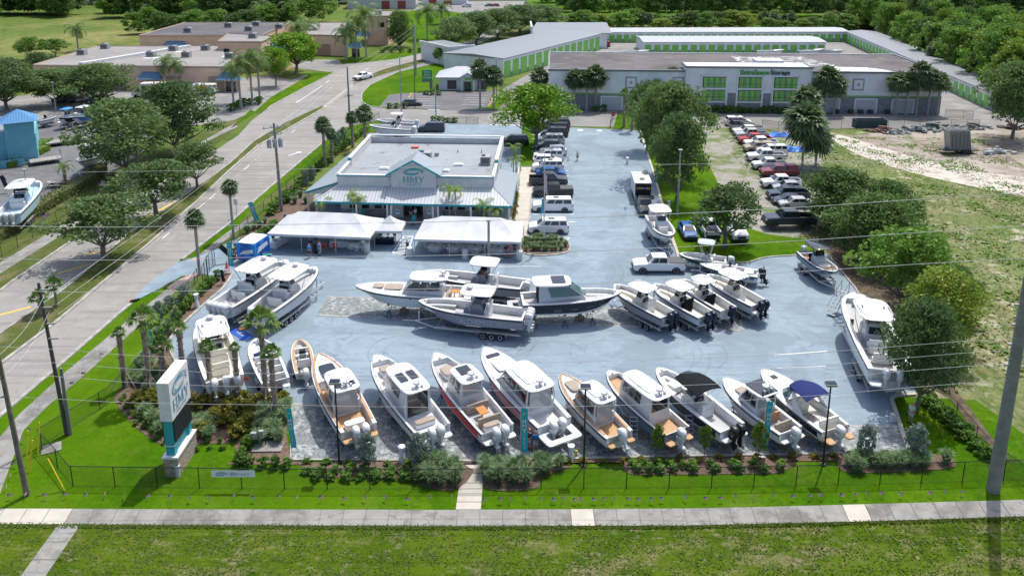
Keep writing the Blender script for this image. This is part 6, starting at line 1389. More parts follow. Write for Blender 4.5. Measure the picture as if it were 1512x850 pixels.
    # hard top on posts
    if top:
        tx, tl, tw_, th_ = top[:4]; tm = gm(top[4]) if len(top) > 4 else M['gel']; X0 = x0+L*tx; zt = fz(min(tx, t1))+th_
        mb = MB(); mb.slab(X0, 0, zt, tl, tw_, .12, 4.5, .6, 28, lift=.07); ho = mb.build('hardtop', tm, t, True)
        mb = MB()
        for s in (-1, 1):
            for q0, q1 in ((-.30, -.42), (.22, .40)): mb.tube([(X0+tl*q0*.8, s*tw_*.27, fz(min(tx, t1))), (X0+tl*q0*.9, s*tw_*.40, fz(min(tx, t1))+th_*.5), (X0+tl*q1, s*tw_*.42, zt+.02)], .035, 5)
        mb.build('hardtop_frame', M['alu'] if top[-1] != 'solid' else M['gel'], t)
        if radar: mb = MB(); mb.slab(X0+tl*radar, 0, zt+.3, .62, .62, .22, 2, .5, 16); mb.cyl(X0+tl*radar, 0, zt+.1, zt+.3, .08); mb.build('radar_dome', M['gel'], ho, True)
        for s in range(antennas):
            sg = -1 if s else 1; mb = MB(); mb.tube([(X0+tl*.2, sg*tw_*.44, zt+.1), (X0-tl*.55, sg*tw_*.40, zt+.55)], .025, 4); mb.box(X0-.1+tl*.1, sg*tw_*.3, zt+.2, .3, .08, .08); mb.build('outrigger', M['darkmetal'], ho)
        mb = MB(); 
        for k in range(4): mb.tube([(X0-tl*.44, (k-1.5)*tw_*.2, zt+.05), (X0-tl*.5-.12, (k-1.5)*tw_*.2, zt+.32)], .03, 5)
        mb.build('rod_holder', M['steel'], ho)
    # wheelhouse
    if cabin:
        u0, u1, cw, chh, ro = cabin['u0'], cabin['u1'], cabin['w'], cabin['h'], cabin.get('over', .35); X0, X1 = x0+L*u0, x0+L*u1; zf_ = fz(min(u0, t1)); zr = zf_+chh; zdk = shz(.5)+.05
        fw = cabin.get('fw', 1.1)
        b0 = [(X0,-cw/2,zf_),(X1+fw,-cw/2*.72,zf_),(X1+fw,cw/2*.72,zf_),(X0,cw/2,zf_)]; b1 = [(X0,-cw/2,zdk+.25),(X1+fw*.8,-cw/2*.74,zdk+.25),(X1+fw*.8,cw/2*.74,zdk+.25),(X0,cw/2,zdk+.25)]; b2 = [(X0,-cw/2*.9,zr),(X1-.1,-cw/2*.86,zr),(X1-.1,cw/2*.86,zr),(X0,cw/2*.9,zr)]
        mb = MB(); mb.loft([b0, b1, b2]) if not cabin.get('open') else mb.loft([b0, b1])
        if cabin.get('open'):
            for a_, c_ in ((b1[0], b2[0]), (b1[1], b2[1]), (b1[2], b2[2]), (b1[3], b2[3])): mb.tube([a_, c_], .06, 5)
            for k in (.45,): 
                for s in (0, 1): A_, B_, C_, D_ = (b1[0], b1[1], b2[0], b2[1]) if s == 0 else (b1[3], b1[2], b2[3], b2[2]); mb.tube([tuple(A_[i]+(B_[i]-A_[i])*k for i in range(3)), tuple(C_[i]+(D_[i]-C_[i])*k for i in range(3))], .05, 5)
        cb = mb.build('wheelhouse', gm(cabin.get('m', 'gel')), t)
        gmn = M[cabin.get('glass', 'glass')]
        def pn(A_, B_, C_, D_, k0, k1, z0, z1, off):
            L3 = lambda p, q, k: tuple(p[i]+(q[i]-p[i])*k for i in range(3)); pts_ = [L3(L3(A_, B_, k), L3(D_, C_, k), z) for k, z in ((k0, z0), (k1, z0), (k1, z1), (k0, z1))]
            mb.quad(*[tuple(p[i]+off[i] for i in range(3)) for p in pts_])
        mb = MB()
        for k0, k1 in cabin.get('win', ((.08,.36),(.40,.66),(.70,.95))):
            pn(b1[0], b1[1], b2[1], b2[0], k0, k1, .12, .88, (0,-.03-.05*(fw > 1.5),0)); pn(b1[3], b1[2], b2[2], b2[3], k0, k1, .12, .88, (0,.03+.05*(fw > 1.5),0))
        mb.build('side_window', gmn, cb)
        mb = MB(); pn(b1[1], b1[2], b2[2], b2[1], .05, .95, .06, .93, (.03,0,.02)); mb.build('windshield', gmn, cb)
        if cabin.get('aft', True):
            mb = MB(); A_ = (X0,-cw/2*.9,zf_+.15); B_ = (X0,cw/2*.9,zf_+.15); C_ = (X0,cw/2*.85,zr); D_ = (X0,-cw/2*.85,zr); pn(A_, B_, C_, D_, .06, .94, cabin.get('aftz', .02), .92, (-.03,0,0)); mb.build('aft_door', M[cabin.get('aftm', 'glass')], cb)
        mb = MB(); rl = X1-X0+ro*2+.1; mb.slab((X0+X1)/2-ro*.35, 0, zr, rl, cw*1.02, .14, 4.5, .6, 28, lift=.09, ); rf = mb.build('wheelhouse_roof', M['gel'], t, True)
        for (rx, ry, rl_, rw_) in cabin.get('sun', ()):
            mb = MB(); mb.box((X0+X1)/2+rx*rl, ry*cw, zr+.225, rl_, rw_, .03); mb.build('sunroof', M['glass'] if cabin.get('sunm', 0) == 0 else M[cabin['sunm']], rf)
        if cabin.get('panel'): mb = MB(); mb.slab((X0+X1)/2+.1, 0, zr+.19, rl*.62, cw*.66, .05, 8, .3); mb.build('roof_panel', mat('roof_canvas', (.66,.68,.69), .7), rf)
        if cabin.get('radar', True): mb = MB(); mb.slab(X0+.1, 0, zr+.5, .6, .6, .2, 2, .5, 14); mb.cyl(X0+.1, 0, zr+.15, zr+.5, .07); mb.tube([(X0-.15,0,zr+.2),(X0-.25,0,zr+1.0)], .03, 5); mb.box(X0-.1,.35,zr+.32,.2,.12,.2); mb.box(X0-.1,-.35,zr+.32,.2,.12,.2); mb.build('radar_mast', M['gel'], rf)
    if express:  # raked screen, arch and trunk
        u0, u1 = express; mb = MB(); X0, X1 = x0+L*u0, x0+L*u1; zt = shz(u0)
        w0 = hbm(u0)*.80; w1 = .25
        for s in (-1, 1):
            mb.quad((X0,s*w0,zt+.1),(X0+(X1-X0)*.62,s*w0*.72,zt+.12),(X0+(X1-X0)*.28,s*w0*.62,zt+.72),(X0-.15,s*w0*.84,zt+.62))
        mb.quad((X0+(X1-X0)*.62,-w0*.72,zt+.12),(X1,-w0*.3,zt+.15),(X0+(X1-X0)*.5,-w0*.25,zt+.75),(X0+(X1-X0)*.28,-w0*.62,zt+.72)); mb.quad((X1,-w0*.3,zt+.15),(X1,w0*.3,zt+.15),(X0+(X1-X0)*.5,w0*.25,zt+.75),(X0+(X1-X0)*.5,-w0*.25,zt+.75)); mb.quad((X1,w0*.3,zt+.15),(X0+(X1-X0)*.62,w0*.72,zt+.12),(X0+(X1-X0)*.28,w0*.62,zt+.72),(X0+(X1-X0)*.5,w0*.25,zt+.75))
        mb.build('windscreen', M['tglass'], t)
        mb = MB()
        for s in (-1, 1): mb.add([(X0-1.9,s*hbm(.25)*.97,shz(.2)),(X0-.9,s*hbm(.25)*.97,shz(.3)),(X0-.35,s*w0*.9,shz(.3)+1.15),(X0-.55,s*w0*.9,shz(.3)+1.2),(X0-1.9,s*(hbm(.25)-.12),shz(.2)),(X0-.9,s*(hbm(.25)-.12),shz(.3)),(X0-.35,s*(w0*.9-.1),shz(.3)+1.15),(X0-.55,s*(w0*.9-.1),shz(.3)+1.2)], [(0,1,2,3),(7,6,5,4),(0,3,7,4),(1,5,6,2),(3,2,6,7)])
        mb.build('arch', M['gel'], t)
    if bimini:
        bx, bl_, bw_, bh_, bm_ = bimini; X0 = x0+L*bx; z_ = fz(bx)+bh_; mb = MB(); n1, n2 = 8, 8
        vs_ = []
        for i in range(n1+1):
            for j in range(n2+1):
                uu, vv_ = i/n1*2-1, j/n2*2-1; w_ = bw_/2*(1-.18*max(0, uu)**2*1.6); vs_.append((X0+uu*bl_/2, vv_*w_, z_+.22*(1-vv_*vv_)+.10*(1-uu*uu)-.12*max(0,abs(uu)-.6)))
        fs_ = [(i*(n2+1)+j, (i+1)*(n2+1)+j, (i+1)*(n2+1)+j+1, i*(n2+1)+j+1) for i in range(n1) for j in range(n2)]
        k = len(vs_); vs2 = [(x, y, z-.05) for x, y, z in vs_]; mb.add(vs_+vs2, fs_+[tuple(q+k for q in f[::-1]) for f in fs_])
        mb.build('bimini', gm(bm_), t, True)
        mb = MB()
        for s in (-1, 1):
            for q in (-.85, 0, .75): mb.tube([(X0-.1, s*hbm(bx)*.9, shz(bx)), (X0+q*bl_/2, s*bw_/2*.93, z_)], .022, 4)
        mb.build('bimini_frame', M['alu'], t)
    if table: mb = MB(); mb.box(x0+L*table, 0, fz(table)+.68, 1.0, .7, .06); mb.cyl(x0+L*table, 0, fz(table), fz(table)+.66, .05); mb.build('table', M['orange'], t)
    if platform:
        pl_, pm_ = platform; mb = MB(); w_ = hbm(0)*.98
        if pl_ > .9: # wraps round the outboards
            for s in (-1, 1): mb.slab(x0-pl_/2+.1, s*w_*.82, zk+hs*.42, pl_+.2, w_*.42, .16, 5, .3)
            mb.slab(x0-pl_+.12, 0, zk+hs*.42+.004, .55, w_*2, .16, 5, .3); mb.slab(x0, 0, zk+hs*.42+.002, .5, w_*1.8, .16, 6, .2)
        else:
            mb.slab(x0-pl_/2+.1, -w_*.70, zk+hs*.42, pl_+.2, w_*.55, .14, 4, .4); mb.build('swim_platform', gm(pm_), t); mb = MB(); mb.slab(x0-pl_/2+.1, w_*.70, zk+hs*.42, pl_+.2, w_*.55, .14, 4, .4)
        mb.build('swim_platform', gm(pm_), t)
    ne = engines
    if ne:
        sp = esp or .62; em = engine_meshes('eng_'+ecol, M[ecol])
        for k in range(ne):
            r_ = place('outboard_engine', em[0][1], t, (x0-.05-(pl_*.0 if platform else 0), (k-(ne-1)/2)*sp, zk+hs*.86)); r_.rotation_euler = (0, radians(tilt), 0)
            for nm, me in em[1:]: place(nm, me, r_)
    if windows:
        mb = MB()
        for (ua, ub, z0_, z1_) in windows:
            for s in (-1, 1):
                def P2(u, zq): b_ = hbm(u); bc = b_*(.93-.40*max(0,(u-.45)/.55)**1.8); return (X(u,.7), s*(bc+(b_-bc)*zq+.03), chz(u)+(shz(u)-chz(u))*zq)
                q = [P2(ua, z0_), P2(ub, z0_), P2(ub, z1_), P2(ua, z1_)]; mb.quad(*(q if s < 0 else q[::-1]))
        mb.build('hull_window', M['glass'], t)
    if rails:
        mb = MB()
        for s in (-1, 1):
            pr = [(X(u,1)-.05, s*max(hbm(u)-.1, .02), shz(u)+.42*min(1, (u-.5)*6)) for u in (.52,.6,.68,.76,.84,.9,.95,.98)]; mb.tube(pr, .018, 4)
            for u in (.6,.72,.84,.94): mb.tube([(X(u,1)-.05, s*max(hbm(u)-.1, .02), shz(u)), (X(u,1)-.05, s*max(hbm(u)-.1, .02), shz(u)+.42)], .015, 4)
        mb.build('bow_rail', M['alu'], t)
    # cleats, dark hatch at the bow
    mb = MB(); ub = min(.97, max(t1+.01, .9)); mb.box(X(ub,1), 0, shz(ub)+.09, .22, .1, .06); mb.build('anchor_fitting', M['steel'], t)
    if hw: mb = MB(); mb.slab(x0+L*hw[0], 0, shz(hw[0])+(.12 if hw[1] < 1 else .20), hw[1], hw[2], .05, 6, .3); mb.build('deck_hatch', M['glass'], t)
    t['_L'] = L
    # what carries it
    ct, sn = cos(rz), sin(rz)
    def Wd(x, y): return (cx+x*ct-y*sn, cy+x*sn+y*ct)
    if stands:
        short = shorten(label)
        for u in ((.12,.42,.72) if stands == 3 else (.15,.65)):
            for s in (-1, 1):
                bc = hbm(u)*(.93-.40*max(0,(u-.45)/.55)**1.8); px_, py_ = Wd(X(u,.2), s*(bc*.88)); z_ = kz(u)+(chz(u)-kz(u))*.80
                jack_stand(px_, py_, z_, rz+s*pi/2, 'blue tripod jack stand propping the '+short, 'jack stands under the '+short)
        for u in (.1,.6):
            px_, py_ = Wd(X(u,0), 0); mb = MB(); mb.box(0,0,(zk-.02)/4,.9,.3,(zk-.02)/2-.01,rz); mb.box(0,0,(zk-.02)*.75,.3,.8,(zk-.02)/2-.01,rz)
            tag(mb.build('keel_block', mat('blocking_timber', (.28,.20,.13), .9, c2=(.20,.14,.09), scale=3), loc=(px_, py_, 0)), 'timber keel block under the '+short, 'keel block', 'keel blocks under the '+short)
    if trailer:
        make_trailer(Wd, rz, L, B, zk, trailer, 'the '+shorten(label), cx, cy)
    return t
JS = []
def shorten(l):
    w = l.split(',')[0].split(); return ' '.join(w[:10])
def jack_stand(x, y, z, rz, label, group):
    if not JS:
        mb = MB()
        for k in range(4): a = pi/4+k*pi/2; mb.tube([(cos(a)*.36, sin(a)*.36, .0), (cos(a)*.07, sin(a)*.07, .68)], .03, 4)
        mb.tube([(cos(pi/4+k*pi/2)*.27, sin(pi/4+k*pi/2)*.27, .2) for k in range(5)], .02, 4); mb.cyl(0,0,.4,.78,.045,n=6)
        me = bpy.data.meshes.new('base'); me.from_pydata(mb.v, [], mb.f); me.materials.append(M['bluesteel']); JS.append(me)
        mb = MB(); mb.cyl(0,0,0,1,.028,n=6); me = bpy.data.meshes.new('screw'); me.from_pydata(mb.v, [], mb.f); me.materials.append(M['steel']); JS.append(me)
        mb = MB(); mb.box(0,0,0,.32,.32,.05); me = bpy.data.meshes.new('pad'); me.from_pydata(mb.v, [], mb.f); me.materials.append(mat('pad_orange', (.40,.14,.04), .8)); JS.append(me)
    t = thing('jack_stand', label, 'jack stand', (x, y, .05), rz, group)
    k = max(min((z-.1)/.78, 1), .6); place('base', JS[0], t, sc=(1, 1, k)); place('screw', JS[1], t, (0,0,.55*k), sc=(1,1,max(z-.62*k, .1))); p = place('pad', JS[2], t, (0,0,max(z-.08, .6)))
def make_trailer(Wd, rz, L, B, zk, ax, desc, cx, cy):
    t = thing('boat_trailer', 'aluminium trailer carrying '+desc, 'boat trailer', (cx, cy, 0), rz)
    w_ = B*.36; mb = MB(); za = .62
    for s in (-1, 1):
        mb.box(-L*.08, s*w_, za, L*.80, .1, .18); mb.tube([(L*.32, s*w_, za), (L*.54, 0, za-.05)], .07, 4)
    mb.tube([(L*.54, 0, za-.05), (L*.66, 0, za-.12)], .07, 4)
    for q in (-.42, -.15, .12, .3): mb.box(L*q, 0, za+.02, .12, w_*2, .1)
    mb.box(L*.50, 0, za+.45, .1, .1, 1.0); mb.build('frame', M['alu'], t)
    mb = MB()
    for s in (-1, 1): mb.box(-L*.1, s*w_*.62, za+.16, L*.66, .14, .12)
    mb.build('bunk', mat('bunk_carpet', (.06,.06,.065), .9), t)
    mb = MB(); mb.tube([(L*.60, .1, .05), (L*.60, .1, .9)], .035, 5); mb.build('tongue_jack', M['steel'], t)
    for k in range(ax):
        xx = -L*.22+(k-(ax-1)/2)*.84
        for s in (-1, 1):
            mb = MB(); yy = s*(B*.40+.12)
            def rg(y, q): return [(xx+q*cos(2*pi*i/14), y, .36+q*sin(2*pi*i/14)) for i in range(14)]
            mb.loft([rg(yy-s*.11,.36), rg(yy+s*.10,.36), rg(yy+s*.11,.24)]); wv = mb.build('wheel', M['rubber'], t)
            mb = MB(); mb.loft([rg(yy+s*.05,.22), rg(yy+s*.125,.22), rg(yy+s*.10,.1)]); mb.build('rim', M['alu'], wv)
    for s in (-1, 1): mb = MB(); mb.box(-L*.22, s*(B*.40+.12), .80, ax*.86+.2, .28, .05); mb.box(-L*.22-(ax*.43+.12), s*(B*.40+.12), .66, .05, .28, .3); mb.box(-L*.22+(ax*.43+.12), s*(B*.40+.12), .66, .05, .28, .3); mb.build('fender', M['alu'], t)

CAB = lambda **k: dict(dict(u0=.30, u1=.52, w=2.1, h=2.15), **k)
b1 = boat((470,521),(530,630),'white cabin boat with teak side decks and dark foredeck glass, leftmost of the front row',B=3.05,floor='teak',gun=.30,t1=.62,floor_drop=.6,cabin=CAB(u0=.26,u1=.50,w=2.15,fw=.9,sun=((-.28,.22,.55,.5),(-.28,-.24,.55,.5)),panel=True,open=True,aftm='clearv'),engines=2,esp=.75,hw=(.73,1.9,1.25),gteak=True,stands=3,rails=True,platform=(.6,'teak'),pads=((.10,0,.7,1.5,'gel'),),deckm='gel')
b2 = boat((554,523),(640,632),'white pilothouse boat with two roof windows and dark rear door, second of the front row',B=3.1,gun=.16,t1=.90,floor='gel',floor_drop=.55,cabin=CAB(u0=.24,u1=.58,w=2.2,fw=.8,h=2.25,sun=((.0,.2,1.3,.6),(.0,-.2,1.3,.6)),win=((.30,.55),(.60,.92))),engines=2,esp=.72,pads=((.80,0,1.0,1.0,'tan_cushion'),(.70,0,.6,1.3,'tan_cushion'),(.13,0,.6,1.6,'tan_cushion')),stands=3,rails=True,platform=(.6,'gel'))
b3 = boat((642,520),(735,632),'red-sided boat with open cockpit and orange table, third of the front row',B=3.0,side='gel',stripe='red_hull',sband=.97,gun=.16,t1=.90,floor='deckgray',floor_drop=.6,cabin=CAB(u0=.37,u1=.55,w=2.0,fw=1.1,h=2.2,sun=((.12,0,1.2,1.0),),win=((.12,.45),(.6,.92)),aftz=.45,aftm='clearv'),engines=2,esp=.72,table=.22,seats=((.31,1.9,.55,.42,'tan_cushion'),(.14,1.9,.5,.42,'tan_cushion')),pads=((.76,0,1.4,1.1,'tan_cushion'),(.09,0,.6,1.3,'tan_cushion')),stands=3,rails=True,platform=(.6,'gel'))
b4 = boat((715,512),(819,622),'white boat with faded pink hull band and wraparound swim platform, fourth of the front row',B=3.3,stripe='pink_hull',sband=.9,gun=.32,t1=.60,floor='gel',floor_drop=.6,cabin=CAB(u0=.18,u1=.50,w=2.5,fw=1.2,h=2.3,panel=True,win=((.05,.4),(.44,.66),(.7,.94)),open=True,aftm='clearv',aftz=.2),engines=2,esp=.8,pads=((.72,.32,1.7,.7,'cushion'),(.72,-.38,1.7,.7,'cushion')),hw=(.86,.5,1.2),stands=3,rails=True,platform=(1.5,'gel'),windows=((.5,.72,.55,.72),),table=None)
b5 = boat((828,551),(915,640),'smaller white cabin boat with teak deck and gray foredeck pad, fifth of the front row',B=2.6,gun=.28,t1=.60,floor='teak',gteak=True,floor_drop=.5,hs=1.1,hb=1.65,cabin=CAB(u0=.24,u1=.52,w=1.85,fw=.9,h=2.1,panel=True,open=True,aftm='clearv'),engines=1,tilt=30,pads=((.76,0,1.5,1.1,'tan_cushion'),),stands=3,rails=True,platform=(.5,'teak'))
b6 = boat((898,546),(1000,635),'blue-gray hulled cabin boat with teak decks and long white roof, sixth of the front row',B=2.7,side='bluegray_hull',gun=.16,t1=.92,floor='teak',floor_drop=.55,hs=1.15,hb=1.7,cabin=CAB(u0=.24,u1=.66,w=1.95,fw=.5,h=2.15,panel=True,win=((.32,.52),(.55,.72),(.76,.92)),aftz=.45),engines=1,stands=3,rails=True,platform=(.6,'teak'),seats=())
b7 = boat((971,542),(1082,630),'black-hulled open boat with black canvas top and twin black outboards, seventh of the front row',B=2.75,side='gel',stripe='navy',sband=.95,gun=.30,t1=.93,floor='deckgray',hs=1.2,hb=1.75,console=(.50,1.3,1.3,1.15),bimini=(.47,2.9,2.5,2.15,'blackcanvas'),engines=2,ecol='black',seats=((.33,1.3,.6,.8,'gel'),),pads=((.75,0,1.0,.9,'cushion'),),bow_seat='cushion',stands=3,platform=(.5,'gel'),pw=2.8)
b8 = boat((1069,557),(1168,634),'white boat with black glass hard top and tan cockpit seats, eighth of the front row',B=2.6,gun=.26,t1=.60,floor='deckgray',hs=1.1,hb=1.6,floor_drop=.6,cabin=CAB(u0=.36,u1=.53,w=1.95,fw=1.1,h=2.1,sun=((-.02,0,1.9,1.55),),open=True,aft=False,radar=True),engines=1,pads=((.71,0,.9,1.0,'tan_cushion'),),seats=((.30,1.6,.5,.4,'teak'),(.14,1.7,.55,.42,'tan_cushion')),stands=3,rails=True,platform=(.45,'gel'))
b9 = boat((1126,544),(1234,631),'white express cruiser with navy canopy and navy hull stripe, rightmost of the front row',B=2.9,stripe='navy',gun=.26,t1=.50,floor='cream',floor_drop=.6,hs=1.15,hb=1.6,express=(.48,.66),bimini=(.37,2.3,2.3,1.95,'navycanvas'),engines=1,esp=.7,seats=((.42,1.0,.5,.5,'cream'),(.12,1.9,.7,.6,'cream')),pads=((.25,.6,.9,.7,'tan_cushion'),),stands=3,rails=True,platform=(.8,'teak'),hw=(.83,.5,.5),windows=((.36,.46,.5,.8),))
b10 = boat((304,467),(332,558),'cream-decked centre console with three white outboards beside the corner palms',B=3.3,zk=.8,hs=1.35,hb=1.9,gun=.34,t1=.92,floor='cream',deckm='cream',console=(.52,1.6,1.5,1.3,'cream'),top=(.55,3.9,2.6,2.3),engines=3,esp=.85,seats=((.36,1.7,.7,1.0,'cream'),(.20,1.4,.8,.8,'cream')),bow_seat='cream',trailer=3,pw=2.7,antennas=2,radar=.35)
b11 = boat((379,499),(407,561),'small white bow rider with navy covers beside the tallest corner palm',B=2.5,zk=.6,hs=1.0,hb=1.25,gun=.22,t1=.94,floor='deckgray',side='gel',bottom='navy',floor_drop=.55,engines=0,seats=((.55,1.8,.35,.35,'cushion'),(.42,1.8,.35,.35,'cushion'),(.28,1.8,.4,.35,'cushion'),(.12,1.8,.45,.35,'cushion')),pads=((.66,.4,.5,.8,'navycanvas'),(.66,-.5,.5,.6,'navycanvas')),trailer=1,pw=3.4,bow_seat='cushion',platform=(.5,'gel'))
b12 = boat((442,500),(451,548),'small narrow tan-trimmed dinghy on a trailer left of the front row',B=1.9,zk=.5,hs=.7,hb=.9,gun=.26,gteak=True,floor='deckgray',deckm='cream',side='cream',floor_drop=.45,engines=1,ecol='gel',seats=((.6,1.2,.5,.3,'cushion'),(.3,1.0,.5,.4,'cushion')),console=(.45,.5,.7,.7),trailer=1,name='dinghy')
b13 = boat((424,383),(326,449),'big white centre console with four white outboards, left one of the trailered pair',B=3.3,zk=.85,hs=1.5,hb=2.1,gun=.30,t1=.93,floor='deckgray',side='gel',console=(.50,1.7,1.5,1.4),top=(.52,4.2,2.9,2.45),engines=4,esp=.62,seats=((.36,1.8,.7,1.1,'gel'),(.26,1.7,.5,.5,'cushion')),bow_seat='deckgray',trailer=3,pw=2.6,radar=.30)
b14 = boat((466,393),(384,457),'big white centre console with three white outboards, right one of the trailered pair',B=3.3,zk=.85,hs=1.5,hb=2.1,gun=.30,t1=.93,floor='deckgray',side='aqua_gray',console=(.50,1.7,1.5,1.4),top=(.50,4.2,2.9,2.45),engines=3,esp=.66,seats=((.36,1.8,.7,1.1,'gel'),(.26,1.7,.5,.5,'cushion')),bow_seat='deckgray',trailer=3,pw=2.6,radar=.30)
b15 = boat((525,421),(697,431),'pale cabin cruiser with dark hull streak and tan sun pads pointing left',B=3.3,zk=.95,hs=1.5,hb=1.95,side='aqua_gray',gun=.28,t1=.58,floor='gel',floor_drop=.6,cabin=CAB(u0=.24,u1=.50,w=2.3,fw=1.0,h=2.15,open=True,aft=False),engines=2,table=.15,seats=((.20,2.0,.5,.45,'tan_cushion'),(.09,2.0,.5,.45,'tan_cushion')),pads=((.67,0,1.8,1.3,'tan_cushion'),(.80,0,1.1,1.0,'tan_cushion')),stands=3,rails=True,windows=((.50,.88,.72,.84),))
b16 = boat((624,400),(772,418),'white centre console with gray console and twin white outboards behind the pale cruiser',B=3.0,zk=.85,hs=1.4,hb=1.8,side='steel_hull',gun=.30,t1=.93,floor='deckgray',console=(.42,1.6,1.4,1.5,'steel_hull'),top=(.37,3.0,2.5,2.7),engines=2,esp=.66,seats=((.28,1.5,.7,1.0,'gel'),),bow_seat='deckgray',trailer=3,pw=2.6)
b17 = boat((618,443),(775,463),'steel gray fishing boat with name lettering and three white outboards on a triple axle trailer',B=3.0,zk=.9,hs=1.4,hb=1.85,side='steel_hull',gun=.28,t1=.93,floor='deckgray',console=(.46,1.9,1.4,1.5,'steel_hull'),top=(.43,3.3,2.6,2.6),engines=3,esp=.6,seats=((.34,1.6,.6,1.1,'cushion'),),bow_seat='deckgray',trailer=3,pw=2.5,antennas=0,radar=.25)
b18 = boat((917,430),(770,440),'navy and white cruiser with white hardtop and green-tinted glass pointing right',B=3.2,zk=.95,hs=1.65,hb=2.0,side='gel',stripe='navy',sband=.95,gun=.30,t1=.93,floor='deckgray',floor_drop=.55,cabin=CAB(u0=.16,u1=.46,w=2.5,fw=1.9,h=2.2,glass='tglass',m='slate',sun=((.14,0,1.3,1.6),),win=((.28,.97),),radar=False,aftm='blackcanvas'),engines=0,bow_seat='cushion',stands=3,rails=True,windows=((.30,.38,.25,.5),(.47,.54,.35,.5),(.64,.71,.4,.55)),platform=(1.2,'deckgray'))
b19 = boat((907,419),(988,464),'gray-sided centre console with twin dark outboards, nearest the navy cruiser',B=2.6,zk=.8,hs=1.2,hb=1.6,side='grayhull',gun=.24,t1=.93,floor='cream',console=(.50,1.2,1.2,1.2,'cream'),top=(.47,2.7,2.1,2.15),engines=2,ecol='navy',seats=((.34,1.2,.6,.9,'cushion'),),bow_seat='cream',trailer=2,pw=2.9)
b20 = boat((966,418),(1044,464),'white centre console with black seat back and twin dark outboards, second of the small row',B=2.6,zk=.8,hs=1.2,hb=1.6,side='aqua_gray',gun=.24,t1=.93,floor='cream',console=(.52,1.2,1.2,1.2,'cream'),top=(.50,2.6,2.2,2.15),engines=2,ecol='navy',seats=((.36,1.2,.6,.9,'blackcanvas'),),bow_seat='cream',trailer=2,pw=2.9)
b21 = boat((1005,411),(1076,455),'white centre console with a person in orange aboard, third of the small row',B=2.4,zk=.8,hs=1.1,hb=1.5,side='gel',gun=.24,t1=.93,floor='cream',console=(.54,1.0,1.1,1.2,'cream'),top=(.52,2.2,2.0,2.15),engines=1,ecol='navy',seats=((.38,1.2,.5,.7,'blackcanvas'),),bow_seat='cream',trailer=1,pw=2.9)
b22 = boat((1045,404),(1122,447),'pale blue-white centre console with twin dark outboards, rightmost of the small row',B=2.7,zk=.8,hs=1.25,hb=1.65,side='slate',gun=.24,t1=.93,floor='cream',console=(.52,1.2,1.2,1.3,'cream'),top=(.50,2.8,2.3,2.3),engines=2,ecol='navy',seats=((.34,1.0,.5,.6,'cushion'),),bow_seat='cream',trailer=2,pw=2.9,platform=(.5,'gel'))
b23 = boat((1034,389),(1120,403),'low white and blue bass boat with red and black outboard',B=2.3,zk=.6,hs=.75,hb=.85,side='gel',stripe='bluehull',gun=.3,t1=.62,floor='gel',floor_drop=.35,engines=1,ecol='black',tilt=20,seats=((.42,1.6,.5,.3,'cushion'),),pads=((.16,0,1.0,1.4,'cushion'),),console=(.50,.5,.6,.5),trailer=1,pw=2.0)
b24 = boat((1003,374),(1073,383),'small green-hulled skiff with tall canvas top and white outboard',B=2.2,zk=.5,hs=.9,hb=1.1,side='gel',stripe='greenhull',gun=.22,t1=.9,floor='deckgray',floor_drop=.5,console=(.45,.8,.8,.95),top=(.44,1.9,1.7,2.3,mat('pale_canvas',(.42,.47,.47),.8)),engines=1,seats=((.30,.9,.5,.5,'cushion'),),trailer=1,name='skiff')
b25 = boat((987,346),(967,318),'white centre console on a trailer facing the camera beside the kerb',B=2.75,zk=.85,hs=1.35,hb=1.75,side='aqua_gray',gun=.28,t1=.93,floor='deckgray',console=(.5,1.3,1.3,1.4),top=(.36,3.0,2.6,2.5),engines=2,ecol='gel',seats=((.62,1.1,.5,.5,'cushion'),),bow_seat='cushion',trailer=2,pw=3.0,L=8.4)
b26 = boat((1232,401),(1190,370),'slate hulled boat with open dark glass top on a trailer by the thicket',B=2.5,zk=.8,hs=1.1,hb=1.5,side='bluegray_hull',gun=.2,t1=.93,floor='teak',deckm='aqua_gray',floor_drop=.5,console=(.48,1.2,1.3,1.2),top=(.40,3.0,2.2,2.2,'glass'),engines=1,seats=((.34,1.4,.5,.6,'navycanvas'),),pads=((.66,0,.9,1.2,'cushion'),),trailer=2,pw=3.2)
b27 = boat((1263,431),(1317,546),'huge white centre console with tall hardtop beside the right-hand trees',B=4.0,zk=1.0,hs=1.9,hb=2.4,gun=.42,t1=.90,floor='deckgray',floor_drop=.95,console=(.48,2.4,1.8,1.9),top=(.50,4.4,3.0,2.7),engines=2,esp=1.0,seats=((.32,1.8,1.0,1.0,'gel'),(.20,1.7,.5,.6,'cushion')),bow_seat='deckgray',trailer=3,pw=4.2,platform=(.9,'gel'),antennas=2)
b28 = boat((545,184),(608,189),'nearer white open boat stored behind the showroom',B=2.7,zk=.8,hs=1.2,hb=1.6,gun=.28,t1=.92,floor='deckgray',engines=2,ecol='gel',console=(.45,1.2,1.1,1.2),trailer=2,seats=((.3,1.2,.5,.8,'cushion'),))
b29 = boat((556,176),(612,180),'further white open boat stored behind the showroom',B=2.7,zk=.8,hs=1.2,hb=1.6,gun=.28,t1=.92,floor='deckgray',engines=1,ecol='gel',console=(.45,1.2,1.1,1.2),top=(.45,2.4,2.0,2.2),trailer=2)
b30 = boat((54,266),(10,316),'ice blue hulled white boat with three outboards at the left edge',B=3.4,zk=.95,hs=1.8,hb=2.3,side='iceblue',gun=.32,t1=.93,floor='iceblue',console=(.48,1.9,1.6,1.6,'iceblue'),top=(.48,4.6,2.9,2.6),engines=3,ecol='gel',esp=.72,seats=((.33,1.8,.7,1.0,'gel'),),trailer=3,pw=3.0)
